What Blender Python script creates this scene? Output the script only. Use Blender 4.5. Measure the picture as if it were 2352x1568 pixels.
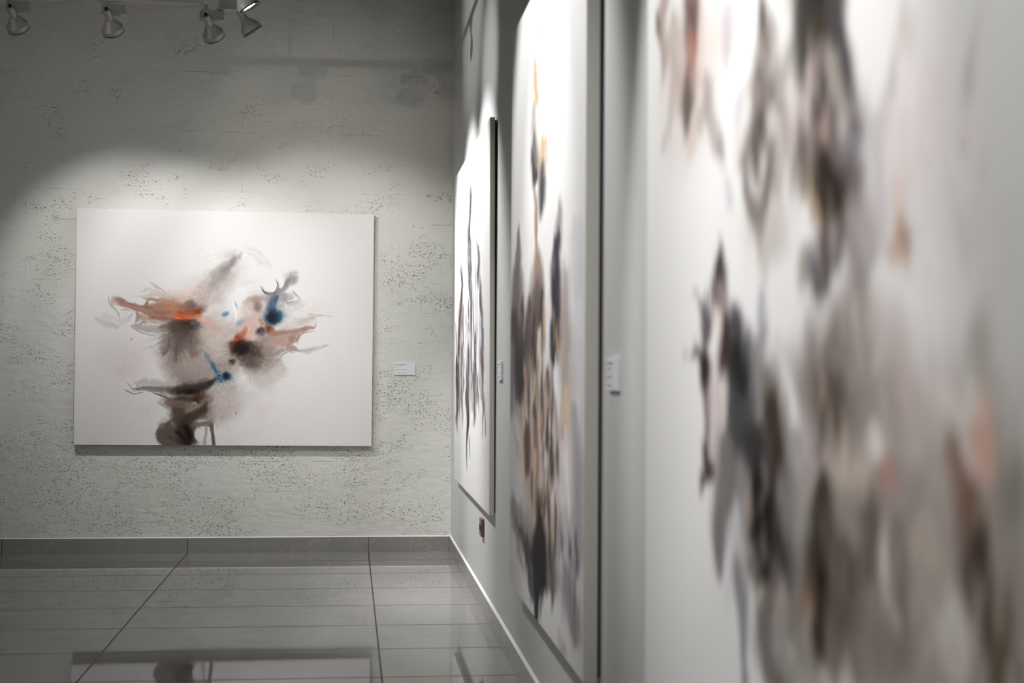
import bpy, bmesh, math, random
import numpy as np
from mathutils import Vector, Matrix
random.seed(7)
SC = bpy.context.scene
COL = SC.collection
for o in list(bpy.data.objects): bpy.data.objects.remove(o)

# ---------------------------------------------------------------- camera
CAM_LOC = Vector((0.0, 0.0, 1.2526)); YAW, PITCH, ROLL = 0.10895, 0.01613, 0.006
fwd = Vector((math.sin(YAW) * math.cos(PITCH), math.cos(YAW) * math.cos(PITCH), math.sin(PITCH)))
rgt = Vector((math.cos(YAW), -math.sin(YAW), 0)); up = rgt.cross(fwd)
c_, s_ = math.cos(ROLL), math.sin(ROLL)
r2 = c_ * rgt + s_ * up; u2 = -s_ * rgt + c_ * up
cd = bpy.data.cameras.new('camera'); cam = bpy.data.objects.new('camera', cd); COL.objects.link(cam)
m = Matrix(((r2.x, u2.x, -fwd.x), (r2.y, u2.y, -fwd.y), (r2.z, u2.z, -fwd.z))).to_4x4(); m.translation = CAM_LOC
cam.matrix_world = m
cd.sensor_width = 36; cd.lens = 3425 / 2352 * 36; cd.clip_start = .05; cd.clip_end = 60
cd.dof.use_dof = True; cd.dof.focus_distance = 10.0; cd.dof.aperture_fstop = 3.1; cd.dof.aperture_blades = 0
SC.camera = cam

# ---------------------------------------------------------------- view, world
SC.view_settings.view_transform = 'Standard'; SC.view_settings.look = 'None'
SC.view_settings.gamma = 1; SC.view_settings.use_curve_mapping = False
SC.view_settings.exposure = 0.04
wd = bpy.data.worlds.new('world'); SC.world = wd; wd.use_nodes = True
wd.node_tree.nodes['Background'].inputs[0].default_value = (1, .98, .95, 1)
wd.node_tree.nodes['Background'].inputs[1].default_value = .005

XR, YB, XL, YR, ZC = .693, 10.08, -5.2, -3.2, 4.05        # wall planes and ceiling height

# ---------------------------------------------------------------- gallery spots and added fill spots (only the track heads get housings)
def spot(name, loc, aim, watt, cone, blend=.6, rad=.02, col=(1, .99, .975)):
    ld = bpy.data.lights.new(name, 'SPOT'); ld.energy = watt; ld.spot_size = math.radians(cone); ld.spot_blend = blend
    ld.shadow_soft_size = rad; ld.color = col
    o = bpy.data.objects.new(name, ld); COL.objects.link(o); o.location = loc
    o.rotation_euler = (Vector(aim) - Vector(loc)).to_track_quat('-Z', 'Y').to_euler(); return o
WARM = (1, .93, .83)
# (name, swivel point under the track, aim, watt, cone)
HEADS = [
    ('a', (-1.852, 8.35, 3.175), (-1.36, 10.03, 1.50), 68, 64),
    ('b', (-1.338, 8.35, 3.175), (-.92, 10.03, 1.56), 52, 60),
    ('c', (-.800, 8.35, 3.160), (-.10, 10.03, 1.44), 54, 70),
    ('d', (-.625, 8.42, 3.215), (.69, 8.6, 1.5), 270, 70),
    ('e', (-.605, 7.86, 3.215), (.69, 7.6, 1.5), 225, 70),
]
# spots of the same rail nearer the camera, above the frame
spot('spot_light', (-.62, 5.35, 3.15), (.66, 5.2, 2.0), 128, 60)
spot('spot_light', (-.62, 4.55, 3.15), (.66, 4.6, 1.9), 132, 62)
spot('spot_light', (-.62, 2.75, 3.15), (.66, 2.66, 1.85), 165, 60, .35)
spot('spot_light', (-.62, 1.9, 3.15), (.66, 1.75, 1.7), 140, 74)
spot('spot_light', (-.62, 6.9, 3.15), (.35, 10.08, 1.25), 111, 44, .8)
# far-side spots washing both walls in view, plus unseen spots added as fill
spot('spot_light', (-4.9, 2.6, 3.18), (-.1, 10.08, 2.76), 190, 13, 1, .03, WARM)
spot('spot_light', (-4.9, 4.6, 3.2), (.1, 10.08, 2.75), 100, 17, 1, .14, WARM)
spot('spot_light', (-1.0, 3.6, 3.2), (.69, 7.0, 1.2), 75, 18, 1)  # weak unseen fill, added to brighten the side edge of the corner canvas
spot('spot_light', (-4.4, 5.6, 3.25), (.69, 8.5, 3.3), 560, 16, 1, .05)
spot('spot_light', (-4.4, 5.6, 3.25), (.69, 7.45, 2.75), 760, 11, 1, .05)
spot('spot_light', (-1.6, -1.2, 3.2), (.15, 10.08, .95), 62, 17, 1)  # unseen fill added from the camera side
spot('spot_light', (-1.2, 0.6, 3.2), (.69, 5.2, .8), 171, 34, 1)  # another added fill, lifts the lower part of the smooth wall
spot('spot_light', (-3.4, 3.5, 3.3), (-5.2, 3.5, 1.4), 280, 110, 1, .05, WARM)  # added for bounce fill off the left wall, no lamp body
spot('spot_light', (-3.0, .8, 3.15), (.66, 3.0, 1.4), 90, 19, .7)  # extra fill added for the nearest canvas

# ---------------------------------------------------------------- material helpers
def mat(name, col=(.8, .8, .8), rough=.6, metal=0., spec=.5):
    m = bpy.data.materials.new(name); m.use_nodes = True
    p = m.node_tree.nodes['Principled BSDF']
    p.inputs['Base Color'].default_value = (*col, 1); p.inputs['Roughness'].default_value = rough
    p.inputs['Metallic'].default_value = metal; p.inputs['Specular IOR Level'].default_value = spec
    return m, m.node_tree, p
class NT:
    def __init__(s, nt): s.nt = nt; s.tc = nt.nodes.new('ShaderNodeTexCoord'); s.P = s.tc.outputs['Object']
    def n(s, t, **k):
        x = s.nt.nodes.new('ShaderNode' + t)
        for a, b in k.items(): setattr(x, a, b)
        return x
    def put(s, sock, v):
        if hasattr(v, 'is_output') or isinstance(v, bpy.types.NodeSocket): s.nt.links.new(v, sock)
        else: sock.default_value = v
    def m(s, op, a, b=0., c=0., clamp=False):
        x = s.n('Math', operation=op, use_clamp=clamp)
        s.put(x.inputs[0], a); s.put(x.inputs[1], b); s.put(x.inputs[2], c); return x.outputs[0]
    def scale(s, v, sc, loc=(0, 0, 0)):
        x = s.n('Mapping'); s.put(x.inputs[0], v); x.inputs['Scale'].default_value = sc; x.inputs['Location'].default_value = loc; return x.outputs[0]
    def noise(s, v, sc, det=3, rough=.55, dist=0.):
        x = s.n('TexNoise'); s.put(x.inputs['Vector'], v); x.inputs['Scale'].default_value = sc
        x.inputs['Detail'].default_value = det; x.inputs['Roughness'].default_value = rough; x.inputs['Distortion'].default_value = dist; return x.outputs['Fac']
    def ramp(s, f, stops):
        x = s.n('ValToRGB'); s.put(x.inputs[0], f); e = x.color_ramp.elements
        e[0].position, e[0].color = stops[0][0], (*stops[0][1], 1); e[1].position, e[1].color = stops[-1][0], (*stops[-1][1], 1)
        for p, c in stops[1:-1]: q = e.new(p); q.color = (*c, 1)
        return x.outputs[0]
    def step(s, f, a, b):
        x = s.n('MapRange', interpolation_type='SMOOTHSTEP'); s.put(x.inputs[0], f)
        x.inputs[1].default_value = a; x.inputs[2].default_value = b; return x.outputs[0]
    def mix(s, f, a, b):
        x = s.n('Mix', data_type='RGBA'); s.put(x.inputs[0], f)
        s.put(x.inputs[6], (*a, 1) if isinstance(a, tuple) else a); s.put(x.inputs[7], (*b, 1) if isinstance(b, tuple) else b); return x.outputs[2]
    def bump(s, h, strength, dist, prev=None):
        x = s.n('Bump'); x.inputs['Strength'].default_value = strength; x.inputs['Distance'].default_value = dist
        s.put(x.inputs['Height'], h)
        if prev: s.put(x.inputs['Normal'], prev)
        return x.outputs[0]
    def sep(s, v):
        x = s.n('SeparateXYZ'); s.put(x.inputs[0], v); return x.outputs
    def comb(s, a, b, c=0.):
        x = s.n('CombineXYZ'); s.put(x.inputs[0], a); s.put(x.inputs[1], b); s.put(x.inputs[2], c); return x.outputs[0]
    def line(s, v, period, off, w):                     # 1 on thin lines v = off + k * period
        q = s.m('MODULO', s.m('ADD', v, -off + 50 * period + w / 2), period)
        return s.m('LESS_THAN', q, w)

# rough painted block wall
def wall_rough():
    m, nt, p = mat('rough_painted_blocks', rough=.75, spec=.25); t = NT(nt)
    x, y, z = t.sep(t.P)
    P2 = t.comb(x, z, 0.)
    big = t.noise(t.P, 1.6, 3); mid = t.noise(t.scale(t.P, (1, 1, 1.8)), 14, 4); fine = t.noise(t.P, 90, 3)
    clus = t.step(t.m('ADD', t.noise(t.scale(t.P, (1, 1, 1.7), (3, 0, 5)), 3.2, 4, .65), t.m('MULTIPLY', z, -.05)), .40, .52)
    def pits(sx, sz, lo, hi, rnd):
        v = t.n('TexVoronoi'); t.put(v.inputs['Vector'], t.comb(t.m('MULTIPLY', t.m('ADD', x, t.m('MULTIPLY', mid, .03)), sx), t.m('MULTIPLY', t.m('ADD', z, t.m('MULTIPLY', fine, .006)), sz), 0)); v.inputs['Scale'].default_value = 1
        r = t.sep(v.outputs['Color'])[0]
        d = t.m('ADD', v.outputs['Distance'], t.m('MULTIPLY', t.noise(t.P, 160, 2), .14))
        return t.m('MULTIPLY', t.m('SUBTRACT', 1, t.step(d, lo, hi)), t.m('GREATER_THAN', r, rnd))
    p1 = t.m('MULTIPLY', pits(42, 70, .16, .36, .36), clus)
    p2 = t.m('MULTIPLY', pits(90, 120, .20, .38, .3), clus)
    p3 = pits(9, 14, .06, .125, .52)
    scr = t.m('MULTIPLY', t.step(t.noise(t.scale(t.P, (1, 1, 11)), 9, 4, .7), .66, .74), t.step(t.noise(t.P, 3.1, 2), .5, .6))
    b = t.n('TexBrick'); b.offset = .5
    t.put(b.inputs['Vector'], t.comb(t.m('ADD', x, 8.118), t.m('ADD', z, .0), 0)); b.inputs['Scale'].default_value = 1
    b.inputs['Brick Width'].default_value = .4; b.inputs['Row Height'].default_value = .2; b.inputs['Mortar Size'].default_value = .003; b.inputs['Mortar Smooth'].default_value = .6
    joint = t.m('MULTIPLY', b.outputs['Fac'], t.step(t.noise(t.scale(t.P, (1, 1, 1), (1, 4, 2)), 6, 4, .7), .50, .66))
    pit = t.m('MAXIMUM', t.m('MAXIMUM', p1, p2), t.m('MAXIMUM', p3, t.m('MULTIPLY', scr, .5)))
    allp = t.m('MAXIMUM', pit, t.m('MULTIPLY', joint, .35), clamp=True)
    h = t.m('ADD', t.m('ADD', t.m('MULTIPLY', big, 2.0), t.m('MULTIPLY', mid, .55)), t.m('MULTIPLY', fine, .05))
    h = t.m('SUBTRACT', h, t.m('MULTIPLY', allp, .55))
    t.put(p.inputs['Normal'], t.bump(h, 1.0, .013))
    base = t.mix(t.step(big, .35, .7), (.700, .706, .655), (.735, .730, .690))
    yel = t.step(t.noise(t.P, 2.2, 4, .6), .62, .75)
    base = t.mix(t.m('MULTIPLY', yel, .35), base, (.68, .66, .56))
    t.put(p.inputs['Base Color'], t.mix(t.m('MULTIPLY', allp, .50), base, (.29, .28, .25)))
    return m
def wall_smooth():
    m, nt, p = mat('smooth_grey_paint', rough=.5, spec=.35); t = NT(nt)
    n = t.noise(t.P, 3, 3); f = t.noise(t.P, 60, 4)
    t.put(p.inputs['Base Color'], t.mix(n, (.585, .600, .600), (.615, .625, .620)))
    t.put(p.inputs['Normal'], t.bump(t.m('ADD', t.m('MULTIPLY', n, 3), f), .15, .001)); return m
def stone(name, floor=True):
    m, nt, p = mat(name, rough=.1, spec=.5); t = NT(nt); x, y, z = t.sep(t.P)
    st = t.scale(t.P, (.55, 2.6, 1.2)) if floor else t.scale(t.P, (1.6, 1.6, 1.0))
    a = t.noise(st, 2.2, 6, .62, .8); b = t.noise(t.scale(t.P, (.8, 5, 5)), 6, 4, .6, .4); sp = t.noise(t.P, 55, 2)
    c = t.ramp(a, [(.25, (.255, .248, .236)), (.5, (.272, .265, .253)), (.78, (.290, .283, .271))])
    vein = t.m('SUBTRACT', 1, t.step(t.m('ABSOLUTE', t.m('SUBTRACT', t.noise(t.scale(t.P, (1, 1, 1), (4, 2, 1)), 1.3 if floor else 2.4, 5, .6, 1.2), .5)), 0., .008))
    c = t.mix(t.m('MULTIPLY', vein, .15 if floor else .6), c, (.42, .40, .37))
    c = t.mix(t.m('MULTIPLY', t.step(b, .6, .75), .06), c, (.12, .115, .105))
    c = t.mix(t.m('MULTIPLY', t.step(sp, .70, .78), .5), c, (.10, .095, .09))
    if floor:
        ly = t.line(x, 1.193, -1.052,   .0075); lx = t.line(y, .5993, 9.619, .011)
        g = t.m('MAXIMUM', ly, lx)
        tile = t.noise(t.comb(t.m('FLOOR', t.m('DIVIDE', t.m('ADD', x, 1.052), 1.193)), t.m('FLOOR', t.m('DIVIDE', t.m('ADD', y, -9.619), .5993))), 3.7, 0)
        c = t.mix(t.m('MULTIPLY', t.step(tile, .3, .7), .5), c, (.240, .234, .224))
    else:
        l1 = t.line(x, 1.193, -1.052, .004); l2 = t.line(y, 1.2, 6.62, .006)
        isr = t.m('GREATER_THAN', x, .672)
        g = t.m('ADD', t.m('MULTIPLY', l1, t.m('SUBTRACT', 1, isr)), t.m('MULTIPLY', l2, isr))
    t.put(p.inputs['Base Color'], t.mix(g, c, (.03, .028, .025)))
    t.put(p.inputs['Roughness'], t.m('ADD', t.m('MULTIPLY', g, .6), t.m('ADD', .02 if floor else .2, t.m('MULTIPLY', b, .03))))
    h = t.m('SUBTRACT', t.m('ADD', t.m('MULTIPLY', t.noise(t.P, .9, 2), .6), t.m('MULTIPLY', t.noise(t.P, 5, 1), .004)), t.m('MULTIPLY', g, .4))
    t.put(p.inputs['Normal'], t.bump(h, .35, .004)); return m
def plain(name, col, rough=.6, metal=0., spec=.5, ns=40, amp=.04, bump=0.):
    m, nt, p = mat(name, col, rough, metal, spec); t = NT(nt); n = t.noise(t.P, ns, 3)
    t.put(p.inputs['Base Color'], t.mix(n, tuple(c * (1 - amp) for c in col), tuple(min(1, c * (1 + amp)) for c in col)))
    if bump: t.put(p.inputs['Normal'], t.bump(n, bump, .002))
    return m
def painted_canvas():
    m, nt, p = mat('painted_canvas', rough=.55, spec=.3); t = NT(nt)
    a = t.n('Attribute', attribute_name='paint'); u = t.n('TexCoord')
    wv = t.noise(t.P, 700, 1)
    t.put(p.inputs['Base Color'], a.outputs['Color']); t.put(p.inputs['Normal'], t.bump(wv, .12, .0006)); return m
def glow(name, col, s):
    m = bpy.data.materials.new(name); m.use_nodes = True; nt = m.node_tree; nt.nodes.clear()
    e = nt.nodes.new('ShaderNodeEmission'); o = nt.nodes.new('ShaderNodeOutputMaterial'); e.inputs[0].default_value = (*col, 1); e.inputs[1].default_value = s
    nt.links.new(e.outputs[0], o.inputs[0]); return m
# ----
M = dict(rough=wall_rough(), smooth=wall_smooth(), floor=stone('polished_floor_tile'), base=stone('skirting_tile', False), ceil=plain('ceiling_paint', (.045, .045, .045), .9),
         dim=plain('plain_wall_paint', (.62, .62, .60), .8), caulk=plain('white_caulk', (.80, .79, .76), .5), canvas=painted_canvas(), edge=plain('primed_canvas_edge', (.70, .69, .63), .8, ns=200, amp=.06, bump=.2),
         wood=plain('dark_stretcher_wood', (.06, .022, .014), .7, amp=.3), lamp=plain('lamp_enamel', (.27, .27, .245), .4), box=plain('gear_box_enamel', (.24, .245, .24), .45), black=plain('black_rim', (.01, .01, .01), .4),
         rail=plain('rail_enamel', (.42, .41, .38), .4), card=plain('card_white', (.80, .82, .86), .45), ink=plain('ink', (.06, .075, .07), .6), ink2=plain('ink_grey', (.30, .31, .33), .6), brown=plain('brown_plastic', (.17, .095, .06), .4, amp=.2), slot=plain('socket_dark', (.03, .025, .022), .4),
         lit=glow('lit_lens', (1, .97, .98), 30), dull=plain('frosted_lens', (.5, .5, .5), .3))

# ---------------------------------------------------------------- mesh helpers
def link(name, bm, m, parent=None, smooth=False, bevel=0., label=None):
    me = bpy.data.meshes.new(name); bm.to_mesh(me); bm.free(); me.materials.append(m)
    if smooth:
        for f in me.polygons: f.use_smooth = True
    o = bpy.data.objects.new(name, me); COL.objects.link(o)
    if parent: o.parent = parent
    if bevel:
        b = o.modifiers.new('bevel', 'BEVEL'); b.width = bevel; b.segments = 2; b.limit_method = 'ANGLE'
    if label: o['label'] = label
    return o
def box(bm, lo, hi):
    v = [bm.verts.new((x, y, z)) for x in (lo[0], hi[0]) for y in (lo[1], hi[1]) for z in (lo[2], hi[2])]
    for f in ((0, 1, 3, 2), (4, 6, 7, 5), (0, 4, 5, 1), (2, 3, 7, 6), (0, 2, 6, 4), (1, 5, 7, 3)): bm.faces.new([v[i] for i in f])
    return v
def bx(lo, hi):
    bm = bmesh.new(); box(bm, lo, hi); return bm
def lathe(prof, seg=40, cap0=False, cap1=False):
    bm = bmesh.new(); rings = [[bm.verts.new((r * math.cos(a), r * math.sin(a), z)) for a in [2 * math.pi * i / seg for i in range(seg)]] for r, z in prof]
    for a, b in zip(rings[:-1], rings[1:]):
        for i in range(seg): bm.faces.new((a[i], a[(i + 1) % seg], b[(i + 1) % seg], b[i]))
    if cap0: bm.faces.new(rings[0][::-1])
    if cap1: bm.faces.new(rings[-1])
    bmesh.ops.recalc_face_normals(bm, faces=bm.faces); return bm
def struct(name, bm, m, **k):
    o = link(name, bm, m, **k); o['kind'] = 'structure'; return o
def thing(name, label, cat, loc=(0, 0, 0), group=None):
    o = bpy.data.objects.new(name, None); COL.objects.link(o); o.location = loc; o.empty_display_size = .1
    o['label'] = label; o['category'] = cat
    if group: o['group'] = group
    return o

# ---------------------------------------------------------------- room shell
T = .2
struct('floor', bx((XL - T, YR - T, -.2), (XR + T, YB + T, 0)), M['floor'])
struct('wall_back', bx((XL - T, YB, 0), (XR + T, YB + T, ZC)), M['rough'])
struct('wall_right', bx((XR, YR - T, 0), (XR + T, YB, ZC)), M['smooth'])
struct('wall_left', bx((XL - T, YR - T, 0), (XL, YB, ZC)), M['dim'])
struct('wall_front', bx((XL, YR - T, 0), (XR, YR, ZC)), M['dim'])
struct('ceiling', bx((XL - T, YR - T, ZC), (XR + T, YB + T, ZC + T)), M['ceil'])
struct('baseboard_back', bx((XL, YB - .010, 0), (XR - .0125, YB, .098)), M['base'], bevel=.0008)
struct('baseboard_right', bx((XR - .012, YR, 0), (XR, YB, .103)), M['base'], bevel=.0008)
def wedge(a, b, nrm, z):                                   # little sloped bead of caulk above a baseboard
    bm = bmesh.new(); a, b, nrm = Vector(a), Vector(b), Vector(nrm)
    q = [a, a + nrm, a + Vector((0, 0, z)), b, b + nrm, b + Vector((0, 0, z))]; v = [bm.verts.new(p) for p in q]
    for f in ((0, 1, 2), (3, 5, 4), (0, 3, 4, 1), (1, 4, 5, 2), (2, 5, 3, 0)): bm.faces.new([v[i] for i in f])
    bmesh.ops.recalc_face_normals(bm, faces=bm.faces); return bm
struct('trim_1', wedge((XL, YB, .098), (XR - .006, YB, .098), (0, -.009, 0), .006), M['caulk'])
struct('trim_2', wedge((XR, YR, .103), (XR, YB, .103), (-.011, 0, 0), .007), M['caulk'])
# ---------------------------------------------------------------- painted artwork
# A small brush engine: strokes, blobs and hair fans are laid over a white ground in drawing units.
import numpy as np
def _lat(seed):
    return np.random.RandomState(seed).rand(256, 256).astype(np.float32)
LAT = [_lat(100 + i) for i in range(6)]
def vnoise(x, y, k=0):
    xi = np.floor(x); yi = np.floor(y)
    fx = (x - xi).astype(np.float32); fy = (y - yi).astype(np.float32)
    fx = fx * fx * (3 - 2 * fx); fy = fy * fy * (3 - 2 * fy)
    a = xi.astype(np.int64) & 255; b = yi.astype(np.int64) & 255
    L = LAT[k % 6]; a1 = (a + 1) & 255; b1 = (b + 1) & 255
    return (L[b, a] * (1 - fx) + L[b, a1] * fx) * (1 - fy) + (L[b1, a] * (1 - fx) + L[b1, a1] * fx) * fy
def fbm(x, y, k=0, o=4):
    s = 0; a = .5; t = 0
    for i in range(o):
        s = s + a * vnoise(x * 2 ** i + 17.3 * i, y * 2 ** i + 9.1 * i, k + i); t += a; a *= .55
    return s / t
def sstep(a, b, x):
    t = np.clip((x - a) / (b - a), 0, 1); return t * t * (3 - 2 * t)
class Art:
    def __init__(self, w, h, nx, ny, ground, pad=0):
        self.w, self.h = w, h
        self.X, self.Y = np.meshgrid(np.linspace(0, w, nx, dtype=np.float32), np.linspace(0, h, ny, dtype=np.float32))
        self.I = np.empty((ny, nx, 3), np.float32); self.I[:] = np.array(ground, np.float32)
        self.n = 0
    def win(self, x0, y0, x1, y1):
        ny, nx = self.X.shape
        i0 = max(0, int(x0 / self.w * (nx - 1))); i1 = min(nx, int(x1 / self.w * (nx - 1)) + 2)
        j0 = max(0, int(y0 / self.h * (ny - 1))); j1 = min(ny, int(y1 / self.h * (ny - 1)) + 2)
        return (slice(j0, j1), slice(i0, i1)) if i1 > i0 and j1 > j0 else None
    def over(self, w, m, col, mod=None):
        c = np.array(col, np.float32)
        if mod is not None: c = np.clip(c * mod[..., None], 0, 255)
        m = np.clip(m, 0, 1)[..., None]
        self.I[w] = self.I[w] * (1 - m) + c * m
    def warp(self, X, Y, wa, ws):
        k = self.n; o = 31.7 * k
        if wa <= 0: return X, Y
        dx = fbm(X / ws + o, Y / ws + 5.1, k, 4) - .5; dy = fbm(X / ws + 7.7, Y / ws + o + 2.2, k + 2, 4) - .5
        return X + dx * wa * 2.4, Y + dy * wa * 2.4
    def S(self, pts, col, a=.8, soft=.6, wa=10, ws=45, st=.35, sl=60, sw=5, ends=1, mo=.12):
        """stroke through (x, y, halfwidth)"""
        self.n += 1
        P = np.array(pts, float)
        if len(P) > 2:                                    # Catmull-Rom
            Q = np.vstack([2 * P[0] - P[1], P, 2 * P[-1] - P[-2]]); out = []
            for i in range(1, len(Q) - 2):
                for t in np.linspace(0, 1, 5)[:-1]:
                    out.append(.5 * (2 * Q[i] + (Q[i + 1] - Q[i - 1]) * t + (2 * Q[i - 1] - 5 * Q[i] + 4 * Q[i + 1] - Q[i + 2]) * t * t
                                     + (3 * Q[i] - Q[i - 1] - 3 * Q[i + 1] + Q[i + 2]) * t ** 3))
            P = np.array(out + [P[-1]])
        P[:, 2] = np.maximum(P[:, 2], 1)
        m = P[:, 2].max() * (1 + soft) + wa * 1.5
        w = self.win(P[:, 0].min() - m, P[:, 1].min() - m, P[:, 0].max() + m, P[:, 1].max() + m)
        if w is None: return
        X0 = self.X[w]; Y0 = self.Y[w]; X, Y = self.warp(X0, Y0, wa, ws)
        best = np.full(X.shape, 1e9, np.float32); sb = np.zeros_like(best); tb = np.zeros_like(best)
        acc = 0.; tot = np.hypot(*(np.diff(P[:, :2], axis=0).T)).sum()
        for p, q in zip(P[:-1], P[1:]):
            d = q[:2] - p[:2]; L = float(np.hypot(*d)) + 1e-6; ux, uy = d / L
            s = (X - p[0]) * ux + (Y - p[1]) * uy; sc = np.clip(s, 0, L)
            t = -(X - p[0]) * uy + (Y - p[1]) * ux
            dd = np.hypot(s - sc, t) / (p[2] + (q[2] - p[2]) * sc / L)
            k = dd < best
            best[k] = dd[k]; sb[k] = (sc + acc)[k]; tb[k] = t[k]; acc += L
        m = a * (1 - sstep(1 - soft, 1 + soft * .6, best))
        if ends:
            e = tot * .12 + 1; m = m * (.35 + .65 * sstep(0, e, sb)) * (.35 + .65 * sstep(0, e, tot - sb))
        n = vnoise(sb / sl + 13 * self.n, tb / sw + 3.3, self.n) * .6 + vnoise(sb / sl * 2.3 + 5, tb / sw * 2.1 + self.n, self.n + 1) * .4
        if st: m = m * np.minimum(1, 1 - .75 * st + st * 1.25 * sstep(.2, .75, n))
        mod = 1 + mo * (n - .5) * 2
        self.over(w, m, col, mod)
    def B(self, x, y, rx, ry, col, a=.8, soft=.7, rot=0, wa=12, ws=40, gr=.25, gs=14, mo=.1):
        """soft blob"""
        self.n += 1
        m = max(rx, ry) * (1 + soft) + wa * 1.5
        w = self.win(x - m, y - m, x + m, y + m)
        if w is None: return
        X, Y = self.warp(self.X[w], self.Y[w], wa, ws)
        c, s = np.cos(np.radians(rot)), np.sin(np.radians(rot))
        dx, dy = X - x, Y - y
        d = np.hypot((dx * c + dy * s) / rx, (-dx * s + dy * c) / ry)
        m = a * (1 - sstep(1 - soft, 1 + soft * .7, d))
        n = fbm(X / gs + self.n, Y / gs, self.n, 3)
        if min(col) > 226: mo = 0
        if gr: m = m * (1 - gr + gr * 1.6 * sstep(.3, .7, n))
        self.over(w, m, col, 1 + mo * (n - .5) * 2)
    def F(self, x, y, a0, a1, r0, r1, col, a=.6, fq=30, soft=.5, wa=14, ws=50, curl=0., asp=1., mo=.2, thr=.42):
        """fan of fine hairs around (x, y); angles in degrees, 90 = down"""
        self.n += 1
        w = self.win(x - r1 * 1.15, y - r1 * 1.15, x + r1 * 1.15, y + r1 * 1.15)
        if w is None: return
        X, Y = self.warp(self.X[w], self.Y[w], wa, ws)
        dx, dy = X - x, (Y - y) / asp
        r = np.hypot(dx, dy) + 1e-3; th = np.degrees(np.arctan2(dy, dx)) + curl * r / r1
        mid = (a0 + a1) / 2; th = (th - mid + 180) % 360 - 180; hw = (a1 - a0) / 2
        ang = 1 - sstep(hw * (1 - soft), hw * 1.05, np.abs(th))
        tn = th / 57.3 * fq
        ln = vnoise(tn * .35 + 40, r * 0 + 3, self.n)            # every hair its own length
        rad = sstep(r0 * .6, r0 + 1, r) * (1 - sstep(.35, .75 + .3 * ln, r / r1))
        n = vnoise(tn + 60, r / r1 * 3.2 + 2 * self.n, self.n) * .6 + vnoise(tn * 2.3 + 60, r / r1 * 5, self.n + 1) * .4
        self.over(w, a * ang * rad * sstep(thr, thr + .3, n), col, 1 + mo * (n - .5) * 2)
    def feather(self, amp, sx, sy, k=0, keep=.25, smooth=0):
        """drag the wet paint up and down in narrow vertical threads"""
        ny, nx = self.X.shape
        n = vnoise(self.X / sx + 3 * k, self.Y / sy + 7, k) * .6 + vnoise(self.X / sx * 2.7 + 9, self.Y / sy * 1.9 + k, k + 1) * .4 - .5
        r = np.clip((self.Y + 2 * amp * n) / self.h * (ny - 1), 0, ny - 1.001); j = r.astype(int); f = (r - j)[..., None].astype(np.float32)
        c = np.arange(nx)[None, :].repeat(ny, 0)
        out = self.I[j, c] * (1 - f) + self.I[j + 1, c] * f
        self.I = self.I * keep + out * (1 - keep)
        for _ in range(smooth):
            P = np.pad(self.I, ((2, 2), (0, 0), (0, 0)), 'edge'); self.I = (P[:-4] + 2 * P[1:-3] + 2 * P[2:-2] + 2 * P[3:-1] + P[4:]) / 8
    def deepen(self, k, g=232.):
        """thicker pigment: every colour moves further from the bare ground"""
        m = self.I.mean(-1, keepdims=True); self.I = np.clip(g - (g - m) * k + (self.I - m) * .92, 6, 246)
    def lin(self):
        c = np.clip(self.I / 255., 0, 1)
        return np.where(c <= .04045, c / 12.92, ((c + .055) / 1.055) ** 2.4).astype(np.float32)
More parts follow.
